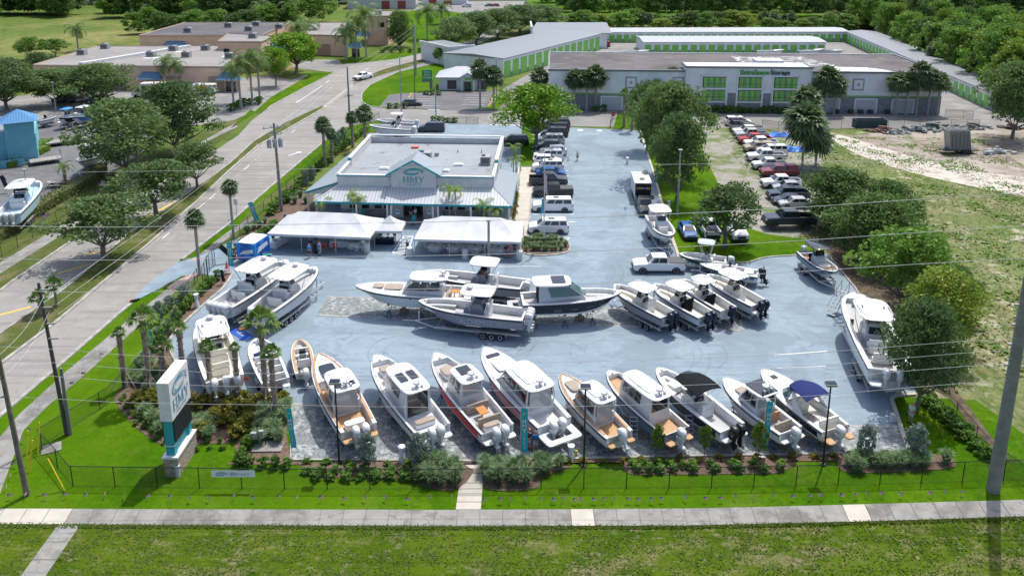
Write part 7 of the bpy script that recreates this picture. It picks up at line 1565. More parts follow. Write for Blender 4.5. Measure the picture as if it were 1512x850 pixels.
b31 = boat((83,171),(56,177),'small white skiff by the red machine in the boatyard',B=2.2,zk=.7,hs=.9,hb=1.2,gun=.25,t1=.92,floor='deckgray',engines=1,trailer=1,console=(.45,.8,.8,.9))
b32 = boat((88,174),(109,170),'dark hulled centre console with bright blue top in the boatyard',B=2.4,zk=.9,hs=1.2,hb=1.6,side='navy',gun=.26,t1=.92,floor='deckgray',engines=1,trailer=2,console=(.5,1.1,1.0,1.2),top=(.5,2.2,1.8,2.3,mat('bright_blue_canvas',(.02,.22,.60),.7)))
b33 = boat((106,173),(139,166),'blue hulled centre console with white top in the boatyard',B=2.5,zk=.9,hs=1.25,hb=1.7,side='bluehull',gun=.26,t1=.92,floor='deckgray',engines=1,trailer=2,console=(.5,1.1,1.0,1.2),top=(.5,2.5,1.9,2.4))
b34 = boat((118,238),(150,218),'white boat half hidden under the big boatyard oak',B=2.9,zk=.95,hs=1.5,hb=2.0,gun=.28,t1=.92,floor='deckgray',engines=1,trailer=2,console=(.5,1.3,1.2,1.4),top=(.5,2.8,2.1,2.4),pw=2.8)
for bo, st_, l in (((955,74),(925,75),'white boat stored left of the inner storage row'),((1152,73),(1124,75),'white boat roof showing behind the storage block'),((1215,72),(1180,75),'longer white boat behind the storage block'),((1242,74),(1216,73),'white boat beside the longer one behind the storage block')): boat(bo, st_, l, B=2.6, zk=.8, gun=.28, t1=.6, engines=0, trailer=1, L=8)
# lettering on the gray fishing boat's near side
tb = b17; Lb = tb['_L']
text_mesh('hull_letters', 'ALCHEMIST', .62, mat('silver_lettering', (.42,.48,.55), .4), tb, (-Lb/2+Lb*.42, 0, 0), (0,0,0))
hl = [c for c in COL.objects if c.parent == tb and c.name.startswith('hull_letters')][0]
hl.rotation_euler = (pi/2-.12, 0, pi); hl.location = (-Lb/2+Lb*.42, 1.535, 1.58)
# ============================================================ STREET FURNITURE, TENTS, SIGNS, PEOPLE
# ---- fences
def fence(name, pts, h, step, label, mesh=True, m='black', world=False, bottom=True):
    pts = pts if world else [G(*p) for p in pts]; x0, y0 = pts[0]; t = thing(name, label, 'fence', (x0, y0, 0))
    pts = [(x-x0, y-y0) for x, y in pts]
    for (x, y) in along(pts, step, world=True)+[pts[-1]]:
        if not hasattr(fence, 'me') or fence.h != h: mb = MB(); mb.cyl(0,0,0,h+.03,.035,n=6); me = bpy.data.meshes.new('post'); me.from_pydata(mb.v, [], mb.f); me.materials.append(M[m]); fence.me = me; fence.h = h
        place('post', fence.me, t, (x, y, 0))
    mb = MB(); mb.tube([(x, y, h) for x, y in pts], .028, 5)
    if bottom: mb.tube([(x, y, .06) for x, y in pts], .012, 4)
    mb.build('rail', M[m], t)
    if mesh:
        mb = MB()
        for a, b in zip(pts, pts[1:]): mb.quad((a[0],a[1],.05),(b[0],b[1],.05),(b[0],b[1],h),(a[0],a[1],h))
        mb.build('chain_mesh', M['chain'], t)
    return t
fence('chain_fence', [(108,718),(400,722),(680,722),(1000,720),(1250,716),(1400,712),(1512,708),(1700,700)], 1.62, 2.95, 'long black chain-link fence along the front lawn')
fence('chain_fence', [(108,718),(75,678),(58,660),(100,640),(160,597),(215,550),(262,500),(285,440),(300,420)][:3]+[(160,597),(240,520),(276,440),(292,415)], 1.5, 2.95, 'black chain-link fence turning the corner and running up the roadside')
fence('chain_fence', [(342,362),(380,322),(420,285),(455,258),(500,215),(528,190),(560,178)], 1.6, 3.0, 'black chain-link fence between the road lawn and the showroom')
fence('chain_fence', [(3,380),(60,345),(120,300),(165,268),(200,250)], 1.5, 3.0, 'thin dark wire fence along the boatyard side of the road', mesh=False)
fence('chain_fence', [(1345,560),(1410,620),(1460,680),(1500,740)][:3]+[(1540,740)], 1.6, 3.0, 'black chain-link fence along the vacant field')
fence('chain_fence', [(1125,192),(1160,196),(1200,190)], 2.0, 3.0, 'dark fence beside the tarpaulins', mesh=True)
fence('chain_fence', [(1196,190),(1300,191),(1445,192)], 2.0, 3.0, 'long chain-link fence in front of the storage block', mesh=True)
fence('gate_fence', [(901,190),(904,178),(935,170)], 1.6, 3.0, 'short black fence around the thin palms by the stop sign', mesh=True)
t = fence('sliding_gate', [(664,183),(706,184)], 1.5, 3.4, 'low black sliding gate behind the showroom', mesh=True)
t = fence('sliding_gate', [(1395,173),(1436,176)], 1.7, 3.4, 'black sliding gate at the right end of the storage block', mesh=True)
t = fence('sliding_gate', [(740,136),(766,138)], 2.0, 2.5, 'orange-signed gate at the storage yard entrance', mesh=True)
fence('entrance_gate', [(300,421),(311,398),(318,392)], 2.1, 1.2, 'tall black gate panel at the lot driveway', mesh=True)
# ---- black lot lamps with solar heads
def lamp(px, py, ty, label):
    x, y = G(px, py); h = top_h(px, py, ty); t = thing('lot_lamp', label, 'lamp', (x, y, 0))
    mb = MB(); mb.cyl(0,0,0,h-.2,.075,.06,n=8); mb.cyl(0,0,0,.12,.22,n=10); mb.build('pole', M['black'], t)
    mb = MB(); mb.box(0,0,h-.05,.75,.5,.16); mb.build('lamp_head', M['steel'], t); mb = MB(); mb.box(0,.02,h+.05,.7,.44,.04); mb.build('solar_panel', M['navy'], t)
lamp(501,684,563,'black lot lamp over the leftmost cabin boat'); lamp(862,688,570,'black lot lamp beside the footpath-side grasses, middle of the front row'); lamp(1215,686,566,'black lot lamp in front of the navy-canopy cruiser')
def lamp_post(px, py, ty, label, m='steel', r=.14, head=True):
    x, y = G(px, py); h = top_h(px, py, ty); t = thing('light_pole', label, 'light pole', (x, y, 0))
    mb = MB(); mb.cyl(0,0,0,h,r,r*.75,n=10); mb.build('pole', M[m], t)
    if head: mb = MB(); mb.box(0,0,h+.05,.5,.5,.14); mb.box(0,0,h*.55,.3,.25,.3); mb.build('lamp_head', M['steel'], t)
    return t
CP = 'kerb'
lamp_post(722,412,326,'concrete light pole standing among the boats below the right tent',m='kerb',r=.17)
lamp_post(1000,320,222,'gray concrete light pole beside the oaks right of the lot',m='kerb'); lamp_post(977,210,162,'slim gray pole inside the crown of the tallest oak',m='kerb')
lamp_post(83,166,122,'tall light pole in the boatyard behind the small boats',m='steel',r=.12); lamp_post(45,316,251,'leaning thin pole beside the ice blue boat',m='steel',r=.09)
lamp_post(644,183,108,'silver light pole by the back gate',m='steel',r=.13,head=False); lamp_post(593,174,86,'gray light pole behind the stored boats',m='steel',r=.13)
lamp_post(614,112,36,'thick gray utility pole at the road bend',m='steel',r=.32,head=False); lamp_post(613,160,30,'thin dark pole in front of the thick gray one',m='darkmetal',r=.08,head=False)
lamp_post(733,148,88,'thin black lamp beside the twin cabbage palms',m='darkmetal',r=.07); lamp_post(983,36,8,'far wooden utility pole above the storage rows',m='steel',r=.15,head=False)
x, y = G(320,392); t = lamp_post(308,420,378,'black gooseneck pole at the lot driveway',m='black',r=.06,head=False)
# ---- utility poles and wires
WD = mat('weathered_wood_pole', (.17,.155,.12), .95, c2=(.11,.10,.08), scale=2); CONC = mat('pole_concrete', (.25,.24,.215), .9, c2=(.20,.19,.17), scale=1.5)
def upole(px, py, h, r, label, m, arms=(), lean=0):
    x, y = G(px, py); t = thing('utility_pole', label, 'utility pole', (x, y, 0)); t.rotation_euler = (0, lean, 0)
    mb = MB(); mb.cyl(0,0,-.2,h,r,r*.62,n=14); mb.build('pole', m, t, True)
    for z, L_, az in arms:
        mb = MB(); mb.box(0,0,z,L_,.12,.12,az); a = mb.build('crossarm', M['steel'], t)
        for q in (-.45, -.15, .15, .45): mb = MB(); mb.cyl(cos(az)*L_*q, sin(az)*L_*q, z+.06, z+.32, .06, n=6); mb.build('insulator', M['steel'], a)
    return t, x, y
big, bx_, by_ = upole(1466,724,25.5,.44,'massive concrete utility pole on the front lawn at the right edge',CONC,lean=.012)
for z in (13.9, 12.5, 11.1, 9.6): mb = MB(); mb.box(-.45,-.05,z,.5,.12,.12); mb.build('insulator_bracket', M['steel'], big)
wl, wx_, wy_ = upole(40,731,11.2,.20,'wooden utility pole nearest the front sidewalk at the left',WD,lean=-.04)
for z in (10.6, 8.9, 7.6): mb = MB(); mb.box(-.25,-.1,z,.5,.12,.1); mb.box(-.6,-.1,z,.25,.3,.3); mb.build('insulator_bracket', M['steel'], wl)
w2, w2x, w2y = upole(99,641,12.5,.17,'dark wooden utility pole with stacked brackets in the left lawn',mat('dark_wood_pole', (.07,.065,.055), .95),lean=-.04)
for z in (12, 10.6, 9.3, 8.1): mb = MB(); mb.box(.4,-.1,z,.7,.1,.1); mb.build('insulator_bracket', M['steel'], w2)
w3, _, _ = upole(97,641,5.6,.17,'short gray stub pole touching the dark wooden pole',mat('gray_wood_pole', (.16,.16,.145), .95)); w3.location.x += .35
tp_, tx_, ty_ = upole(416,312,12.5,.24,'concrete utility pole with transformer bank beside the showroom',CONC,arms=((11.9,3.0,.5),(10.9,1.8,.5)),lean=-.02)
for q in (-.75, 0, .75): mb = MB(); mb.cyl(cos(.5)*q, sin(.5)*q-.35, 9.2, 10.3, .3, n=12); mb.cyl(cos(.5)*q, sin(.5)*q-.35, 10.3, 10.5, .08, n=8); mb.build('transformer', M['steel'], tp_, True)
up2, ux_, uy_ = upole(517,190,12.2,.22,'concrete utility pole behind the showroom on the road side',CONC,arms=((6.5,1.6,.5),))
# guy sleeves
for (a, b, l) in (((78,725),(72,682),'yellow guy sleeve leaning inside the fence corner'),((42,698),(50,655),'upper yellow guy sleeve beside the wooden pole'),((39,690),(44,640),'lower yellow guy sleeve beside the wooden pole'),((56,672),(60,628),'yellow guy sleeve close to the fence post at the corner')):
    x, y = G(a[0]+ (18 if a[0]==78 else 0), a[1]); x2 = G(b[0], a[1])[0]; z2 = top_h(a[0], a[1], b[1]); mb = MB(); mb.tube([(0,0,.02),(x2-x,.4,z2)], .05, 6); tag(mb.build('guy_sleeve', mat('safety_yellow', (.70,.50,.02), .6), loc=(x, y, 0)), l, 'guy sleeve')
def wire(pts, label, r=.016, name='power_line', m=None):
    p0 = Vector(pts[0]); mb = MB(); out = []
    for i in range(len(pts)-1):
        a, b, c, d = [Vector(pts[j]) for j in (max(i-1,0), i, i+1, min(i+2,len(pts)-1))]
        for k in range(5):
            t = k/5; out.append(.5*((2*b)+(-a+c)*t+(2*a-5*b+4*c-d)*t*t+(-a+3*b-3*c+d)*t**3)-p0)
    out.append(Vector(pts[-1])-p0); mb.tube(out, r, 4)
    o = mb.build(name, m or mat('wire_aluminium', (.45,.45,.44), .5), loc=tuple(p0)); return tag(o, label, 'power line')
def pw(px, py, Y): d = ray(px, py); t = Y/d[1]; return (d[0]*t, Y, H+d[2]*t)
YW = by_-.1
def span(pts, label, r=.016, ext=True):
    q = [pw(a, b, YW) for a, b in pts]
    if ext:
        q = [(q[0][0]-30, YW, q[0][2]+1.5)]+q+[(q[-1][0]+30, YW, q[-1][2]+1.5)] if pts[-1][0] >= 1512 else q
    wire(q, label, r)
span([(0,254),(150,253.5),(370,251),(740,245),(1120,241),(1512,229)], 'highest wire spanning the whole view above the showroom roof', .011)
span([(0,333),(370,332),(740,325),(1120,309.6),(1512,285)], 'second highest wire, crossing just above the tents', .02)
span([(0,382),(370,380),(740,375),(1120,358.7),(1512,334)], 'third wire down, crossing in front of the tent legs', .018)
span([(0,429),(370,428),(750,424),(1110,405),(1512,381)], 'fourth wire down, crossing the middle boats', .018)
span([(15,512),(190,524),(380,530),(750,535),(1145,524),(1512,498)], 'fifth wire down, crossing the bows of the front boats', .015)
span([(22,532),(190,544),(380,551),(750,556),(1146,544),(1512,515)], 'sixth wire down, across the front boats', .015)
span([(22,552),(190,564),(380,571),(750,576),(1150,562),(1512,535)], 'seventh wire down, across the front boats', .015)
span([(28,586),(190,594),(380,597),(750,601),(1110,590),(1512,560)], 'lowest wire, across the stern of the front boats', .015)
def poleline(a, b, sag, label, r=.014): 
    wire([a, tuple((a[i]+b[i])/2-(sag if i == 2 else 0) for i in range(3)), b], label, r)
for k, (dz, l) in enumerate(((11.2,'upper roadside wire between the dark wooden pole and the transformer pole'),(10.2,'middle roadside wire between the dark wooden pole and the transformer pole'),(9.4,'lower roadside wire between the dark wooden pole and the transformer pole'))):
    poleline((w2x+.6,w2y,dz+.6),(tx_-.6+.3*k,ty_,dz+.8),.6,l)
for dz,l in ((12.0,'outer wire between the two concrete poles beside the showroom'),(11.2,'inner wire between the two concrete poles beside the showroom')): poleline((tx_,ty_,dz),(ux_,uy_,dz),.3,l)
gx_, gy_ = G(614,112)
for dz,l in ((11.8,'upper wire from the back concrete pole to the gray road-bend pole'),(10.6,'middle wire from the back concrete pole to the gray road-bend pole'),(9.5,'lower wire from the back concrete pole to the gray road-bend pole')): poleline((ux_,uy_,dz),(gx_,gy_,dz+1.6),.5,l)
for dz,l in ((10.6,'short upper wire from the left wooden pole to the dark pole'),(9.0,'short lower wire from the left wooden pole to the dark pole')): poleline((wx_-.3,wy_,dz),(w2x,w2y,dz+1.2),.5,l)
# ---- the tall sign
sx_, sy_ = G(253,706); SGN = thing('pylon_sign', 'tall white and teal pylon sign with fish emblem on a stone base', 'sign', (-23.95, 50.75, 0), radians(89))
# local x runs along the sign's face
WL = 3.9
part(SGN, 'stone_base', M['stone'] if False else mat('brown_stacked_stone', (.27,.20,.16), .95, c2=(.42,.34,.28), scale=6, lo=.45, hi=.55, bump=.4), lambda b: b.box(0,0,.75,3.2,1.0,1.5))
part(SGN, 'base_cap', M['white'], lambda b: b.box(0,0,1.55,3.35,1.15,.14)); part(SGN, 'column', M['teal'], lambda b: (b.box(-1.2,0,3.1,.45,.62,3.1), b.box(1.2,0,3.1,.45,.62,3.1), b.box(0,0,2.1,2.0,.35,1.0)))
part(SGN, 'screen', mat('led_screen_off', (.012,.016,.022), .35, c2=(.03,.035,.04), scale=30), lambda b: b.box(.05,0,3.5,2.75,.85,1.75)); part(SGN, 'sign_box', M['white'], lambda b: b.box(0,0,5.85,3.1,.85,2.95))
part(SGN, 'column_band', M['white'], lambda b: b.box(-1.2,0,2.35,.49,.66,.06))
PB = mat('sign_blue_gray', (.13,.30,.40), .5)
for sgn, rr in ((-1, 0), (1, pi)):
    e = place('sign_face', None, SGN, (0, sgn*.585, 0), rr)
    mb = MB(); emblem_mesh(mb, 2.2, 1.6, .02); o = mb.build('fish_emblem', PB, SGN, loc=(0, sgn*.43, 6.5)); o.rotation_euler = (0,0,rr)
    mb = MB(); hmy(mb, .76, .82, .03); o = mb.build('sign_letters', PB, SGN, loc=(0, sgn*.43, 4.95)); o.rotation_euler = (0,0,rr)
    text_mesh('sign_letters', 'YACHTS', .30, PB, SGN, (0, sgn*.445, 4.6), (pi/2, 0, rr), .008, 0, space=1.6)
    bpy.data.objects.remove(e)
x, y = G(263,703); t = thing('utility_pedestal', 'small white utility pedestal at the foot of the tall sign', 'utility box', (x, y, 0)); part(t, 'post', M['stucco'], lambda b: b.cyl(0,0,0,.8,.16,n=12)); part(t, 'cap', M['white'], lambda b: b.cyl(0,0,.8,.9,.19,n=12))
# banner on the fence
x, y = G(347,722); t = thing('fence_banner', 'white banner with fish emblem hung on the front fence', 'banner', (x, y-.06, 0))
mb = MB(); nn = 10; mb.add([(-1.5+3*i/nn, .02*sin(i*1.7), z) for z in (1.02,1.55) for i in range(nn+1)], [(i, i+1, nn+2+i, nn+1+i) for i in range(nn)]); mb.build('cloth', M['whitecloth'], t)
mb = MB(); emblem_mesh(mb, .75, .36, .03); mb.build('fish_emblem', PB, t, loc=(-.8,-.02,1.28)); mb = MB(); hmy(mb, .17, .2, .02); mb.build('banner_letters', PB, t, loc=(.05,-.04,1.18)); text_mesh('banner_letters', 'YACHTS', .19, PB, t, (.75,-.05,1.2), (pi/2,0,0), .004, 0)
# teal feather flags
def feather(px, py, ty, wpx, label, lean=0, m='tealcloth', face=0, words=True):
    x, y = G(px, py); h = top_h(px, py, ty); w_ = wpx*mpp(py); t = thing('feather_flag', label, 'flag', (x, y, 0), face); t.rotation_euler = (0, lean, face)
    mb = MB(); mb.tube([(-w_/2,0,0),(-w_/2,0,h)], .03, 5); mb.box(-w_/2,0,.03,.6,.6,.05); mb.build('pole', M['alu'], t)
    mb = MB(); nn = 12; z0 = h*.20; 
    mb.add([(-w_/2+w_*i, .05*sin(k*.9)*(i+.3), z0+(h-z0)*k/nn) for k in range(nn+1) for i in (0, 1)], [(2*k, 2*k+1, 2*k+3, 2*k+2) for k in range(nn)]); mb.build('cloth', M[m], t)
    if words:
        mb = MB(); emblem_mesh(mb, w_*.55, w_*.35, .02); o = mb.build('fish_emblem', M['whitecloth'], t, loc=(0,-.08,h*.91)); o.rotation_euler = (0, -.35, 0)
        for i, ch in enumerate('HMY'): text_mesh('flag_letters', ch, w_*.85, M['whitecloth'], t, (0,-.09,h*(.74-.085*i)), (pi/2,0,0), .004, .01)
        for i, ch in enumerate('YACHTS'): text_mesh('flag_letters', ch, w_*.42, M['whitecloth'], t, (0,-.09,h*(.50-.044*i)), (pi/2,0,0), .004, 0)
feather(436,675,602,8,'teal feather flag at the left end of the pavers',-.06); feather(774,683,602,10,'teal feather flag in front of the pink-banded boat'); feather(1128,672,592,9,'teal feather flag in front of the glass-top boat',.03)
feather(383,335,297,7,'leaning teal feather flag by the roadside fence behind the left tent',-.28); feather(342,402,357,7,'teal feather flag at the lot driveway beside the blue trailer'); feather(225,522,488,5,'teal feather flag among the corner palms')
x_ = feather(352,388,354,8,'dark leaning feather flag crossing the blue trailer',-.75,'navy',words=False); x_ = feather(331,420,398,5,'small dark feather flag by the four-engine boat',-.1,'navy',words=False); feather(14,285,258,7,'black feather flag on the ice blue boat',-.3,'navy',words=False)
# ---- little flags in the lawn
FM = MB(); FM.tube([(0,0,0),(0,0,.62)], .012, 4); me_s = bpy.data.meshes.new('stick'); me_s.from_pydata(FM.v, [], FM.f); me_s.materials.append(M['kerb'])
FM = MB(); FM.add([(0,0,.34),(.34,.05,.30),(.36,.02,.56),(0,0,.60)], [(0,1,2,3)]); 
fm_ = []
for nm, mm, vv in (('flag_cloth', mat('flag_stripes', (.55,.10,.12), .8, c2=(.75,.70,.72), scale=14, lo=.48, hi=.52), [(0,0,.34),(.34,.05,.30),(.36,.02,.56),(0,0,.60)]), ('flag_canton', mat('flag_blue', (.03,.05,.20), .8), [(0,-.008,.47),(.17,.02,.45),(.18,.0,.58),(0,-.008,.60)])):
    me = bpy.data.meshes.new(nm); me.from_pydata(vv, [], [(0,1,2,3)]); me.materials.append(mm); fm_.append((nm, me))
fl = [(12,738),(37,738),(64,737.5),(94,737),(125,738),(155,737.5),(184,738),(216,740),(249,741),(282,743),(310,742),(345,740),(372,741),(410,741),(438,743),(471,741.5),(506,741.5),(541,741.5),(571,741.5),(599,743),(633,742),(666,741.5),(713,745),(736,743),(754,745),(778,743),(796,744.5),(815,743),(829,743),(846,744),(859,744),(874.5,743),(889.5,743.5),(907,743.5),(924.5,743),(939.5,743.5),(959,743),(974,742),(991.5,743),(1014.5,742),(1038.5,742.5),(1061,742),(1087,740.5),(1112.5,740),(1139.5,739),(1167.5,739),(1193,739),(1214,738),(1239.5,737.5),(1261,737),(1282,736.5),(1304.5,736),(1332.5,737),(1352,734.5),(1376,735),(1396,734),(1418,733),(1445,733.5),(9,727),(15,710),(20,690),(26,671),(36,655),(42,640),(60,604),(104,572),(121,557),(148,528)]
for i, (px, py) in enumerate(fl):
    x, y = G(px, py); t = thing('stick_flag', 'tiny striped stick flag standing in the grass beside the sidewalk', 'flag', (x, y, 0), rnd.uniform(-.6, 2.6), 'small stick flags along the sidewalk', .85); place('stick', me_s, t)
    for nm, me in fm_: place(nm, me, t)
for px, py, l in ((147,283,'striped flag on the roadside fence, further one'),(63,331,'striped flag on the roadside fence, nearer one')):
    x, y = G(px, py); t = thing('stick_flag', l, 'flag', (x, y, 0), .4, None, 2.5); place('stick', me_s, t)
    for nm, me in fm_: place(nm, me, t)
# flagpole on the oval island
x, y = G(772,368); x, y = G(803,368); t = thing('flagpole', 'silver flagpole with limp striped and teal flags on the oval island', 'flagpole', (x, y, 0)); hf = top_h(803,368,228); part(t, 'pole', M['alu'], lambda b: b.cyl(0,0,0,hf,.085,.05,n=8)); part(t, 'flag', fm_[0][1].materials[0], lambda b: b.add([(.02,0,hf*.62),(.38,.08,hf*.56),(.30,.05,hf*.78),(.02,0,hf*.80)], [(0,1,2,3)])); part(t, 'flag', M['tealcloth'], lambda b: b.add([(-.05,-.02,hf*.40),(-.45,.05,hf*.36),(-.30,.03,hf*.52),(-.05,-.02,hf*.56)], [(0,1,2,3)])); part(t, 'light_box', M['black'], lambda b: b.box(0,0,1.2,.3,.3,.4))
# ---- tents
TF = mat('tent_vinyl', (.60,.605,.61), .55, c2=(.50,.51,.52), scale=.6, bump=.15, bscale=1.2)
def marquee(fl_, fr_, depth, ze, zp, label, nleg=4, ridge=.28):
    a = G(*fl_, ze); b = G(*fr_, ze); L = hypot(b[0]-a[0], b[1]-a[1]); rz = atan2(b[1]-a[1], b[0]-a[0]); t = thing('marquee_tent', label, 'tent', (a[0], a[1], 0), rz)
    mb = MB(); n = 12; nv = 6; rx0, rx1 = L*.22, L*.78; my = depth/2
    def surf(x0_, y0_, x1_, y1_, x2_, y2_, x3_, y3_, nseg, sag=.10, sc=0):   # eave p0->p1, ridge p3->p2
        vs_ = []
        for j in range(nv+1):
            v = j/nv
            for i in range(nseg+1):
                u = i/nseg; xa, ya = x0_+(x1_-x0_)*u, y0_+(y1_-y0_)*u; xb, yb = x3_+(x2_-x3_)*u, y3_+(y2_-y3_)*u
                z = ze+(zp-ze)*v-sag*sin(pi*v)*(1+.35*abs(sin(pi*u*3))); vs_.append((xa+(xb-xa)*v, ya+(yb-ya)*v, z))
        w_ = nseg+1; mb.add(vs_, [(j*w_+i, j*w_+i+1, (j+1)*w_+i+1, (j+1)*w_+i) for j in range(nv) for i in range(nseg)])
    surf(0,0,L,0,rx1,my,rx0,my,18); surf(L,depth,0,depth,rx0,my,rx1,my,18); surf(L,0,L,depth,rx1,my,rx1,my,8); surf(0,depth,0,0,rx0,my,rx0,my,8)
    mb.build('canopy', TF, t, True, sharp=25)
    mb = MB()
    for (x0_,y0_,x1_,y1_) in ((0,0,L,0),(L,0,L,depth),(L,depth,0,depth),(0,depth,0,0)): mb.quad((x0_,y0_,ze-.26),(x1_,y1_,ze-.26),(x1_,y1_,ze+.01),(x0_,y0_,ze+.01))
    mb.build('valance', TF, t)
    for i in range(nleg):
        for yy in (0, depth): mb = MB(); mb.cyl(L*i/(nleg-1) if 0 < i < nleg-1 else (.06 if i == 0 else L-.06), yy, 0, ze, .04, n=6); mb.build('leg', M['alu'], t)
    return t, L, rz
T1, L1, _ = marquee((394,345),(546,351),6.6,2.35,4.1,'white marquee tent with people and a bar beneath, left of the showroom door')
T2, L2, _ = marquee((611,353),(769,357.5),6.6,2.35,4.1,'white marquee tent over round dining tables, right of the showroom door')
a = G(551,340,2.3); t = thing('canopy_tent', 'small square white canopy between the two marquees', 'tent', (a[0]+.15, a[1]-.2, 0), -.03); S3 = 3.3
mb = MB(); v4 = [(0,0,2.3),(S3,0,2.3),(S3,S3,2.3),(0,S3,2.3)]; apex = (S3/2,S3/2,3.7)
for i in range(4):
    p, q = Vector(v4[i]), Vector(v4[(i+1)%4]); ap = Vector(apex); m1 = p.lerp(ap,.5)-Vector((0,0,.14)); m2 = q.lerp(ap,.5)-Vector((0,0,.14)); mb.quad(p,q,m2,m1); mb.quad(m1,m2,ap)
    mb.quad(p-Vector((0,0,.3)),q-Vector((0,0,.3)),q,p)
mb.build('canopy', TF, t)
for xx in (0,S3):
    for yy in (0,S3): mb = MB(); mb.cyl(xx,yy,0,2.3,.03,n=6); mb.build('leg', M['alu'], t)
# white ballast barrels
for px,py,l in ((388,373,'white ballast barrel at the front left leg of the left tent'),(541,374,'white ballast barrel at the front right leg of the left tent'),(605,381,'white ballast barrel at the front left leg of the right tent'),(686.5,383,'white ballast barrel at the middle of the right tent'),(767,386,'white ballast barrel at the front right leg of the right tent')):
    x, y = G(px,py); t = thing('ballast_barrel', l, 'barrel', (x, y+.3, 0)); part(t, 'barrel', M['stucco'], lambda b: (b.cyl(0,0,0,1.15,.38,n=16), b.cyl(0,0,.4,.44,.40,n=16), b.cyl(0,0,.75,.79,.40,n=16)), True); part(t, 'lid', M['white'], lambda b: b.cyl(0,0,1.15,1.2,.36,n=16))
# round tables and folding chairs
def fchair_meshes():
    out = []; mb = MB(); mb.box(0,0,.45,.40,.38,.035); out.append(('seat', mb, M['white'])); mb = MB(); mb.box(0,.2,.78,.40,.03,.22); out.append(('backrest', mb, M['white']))
    mb = MB()
    for s in (-1,1): mb.tube([(s*.2,-.2,0),(s*.2,.2,.9)], .016, 4); mb.tube([(s*.2,.22,0),(s*.2,-.12,.45)], .016, 4)
    out.append(('frame', mb, M['white'])); res = []
    for nm, q, mm in out: me = bpy.data.meshes.new(nm); me.from_pydata(q.v, [], q.f); me.materials.append(mm); res.append((nm, me))
    return res
FC = fchair_meshes()
def fchair(x, y, rz, label, group=None, m=None):
    t = thing('folding_chair', label, 'chair', (x, y, 0), rz, group)
    for nm, me in FC:
        o = place(nm, me, t)
        if m: o.material_slots[0].link = 'OBJECT'; o.material_slots[0].material = m
nmz = ('leftmost','second from left','third from left','rightmost')
for i, (px, py) in enumerate(((643.5,370),(671,371),(701,372),(736,374))):
    x, y = G(px, py); t = thing('round_table', 'round white-clothed table under the right marquee, '+nmz[i], 'table', (x, y+.2, 0))
    n = 40; mb = MB(); mb.loft([[(cos(2*pi*k/n)*(r_+.05*sin(2*pi*k*9/n)*(zz < .5)), sin(2*pi*k/n)*(r_+.05*sin(2*pi*k*9/n)*(zz < .5)), zz) for k in range(n)] for zz, r_ in ((.08,.88),(.45,.86),(.74,.84),(.76,.80))]); mb.build('tablecloth', M['whitecloth'], t, True)
    mb = MB(); mb.cyl(0,0,.76,.90,.16,n=12); mb.build('centrepiece', M['steel'], t)
    for k in range(8): q = 2*pi*k/8+.2; fchair(x+cos(q)*1.15, y+.2+sin(q)*1.15, q-pi/2, 'white folding chair around the '+nmz[i]+' round table', 'folding chairs at the '+nmz[i]+' round table')
def clothtable(px, py, lx, ly, label, m='whitecloth', rz=0, h=.78, top=None):
    x, y = G(px, py); t = thing('folding_table', label, 'table', (x, y, 0), rz); mb = MB(); mb.box(0,0,h/2,lx,ly,h,0,.97,.97); mb.build('tablecloth', M[m] if isinstance(m,str) else m, t)
    mb = MB(); r = random.Random(int(px))
    for k in range(5): mb.box(r.uniform(-.4,.4)*lx, r.uniform(-.3,.3)*ly, h+.08, r.uniform(.1,.3), r.uniform(.1,.25), r.uniform(.08,.25))
    mb.build('tableware', top or M['steel'], t)
clothtable(412,362,2.4,.8,'white clothed table at the left end of the left tent',rz=1.2); clothtable(509,364,3.6,.8,'long white clothed table behind the red chairs'); clothtable(530,366,2.6,.8,'white clothed table at the right end of the left tent')
clothtable(568.5,360,2.4,.8,'navy clothed table under the small canopy',m='navy'); clothtable(553,354,1.5,.8,'small white table between the left tent and the canopy')
for px,py,l in ((520,372,'white folding chair left of three in front of the right white table'),(527,374,'white folding chair middle of three in front of the right white table'),(537,374,'white folding chair right of three in front of the right white table')): x, y = G(px,py); fchair(x, y, 0, l)
# director chairs, red
for px,l in ((479,'left red director chair in front of the left tent bar'),(495,'right red director chair in front of the left tent bar')):
    x, y = G(px,373); t = thing('director_chair', l, 'chair', (x, y, 0)); RM = mat('red_canvas', (.55,.02,.03), .8)
    part(t, 'seat', RM, lambda b: b.box(0,0,.75,.55,.42,.04)); part(t, 'backrest', RM, lambda b: b.box(0,-.22,1.15,.6,.04,.3)); part(t, 'frame', M['teak'], lambda b: [b.tube(q, .025, 4) for s in (-1,1) for q in ([(-.28,s*.2,0),(.28,s*.2,.75)],[(.28,s*.2,0),(-.28,s*.2,.75)],[(s*.3,-.22,.75),(s*.3,-.22,1.3)])])
x, y = G(467,374); t = thing('cool_box_stand', 'black and white serving stand beside the two people at the left tent', 'serving stand', (x, y, 0)); part(t, 'cabinet', M['black'], lambda b: b.box(0,0,.5,.5,.5,1.0)); part(t, 'lid', M['white'], lambda b: b.box(.45,.1,.65,.35,.5,1.3))
x, y = G(455,345); t = thing('backdrop_banner', 'dark blue backdrop banner hanging at the back of the left tent', 'banner', (x, y+1, 0), -.03); part(t, 'cloth', mat('backdrop_blue', (.015,.04,.16), .7), lambda b: b.box(0,0,1.2,6.5,.05,1.9)); part(t, 'post', M['alu'], lambda b: (b.cyl(-3.3,0,0,2.2,.03,n=6), b.cyl(3.3,0,0,2.2,.03,n=6)))
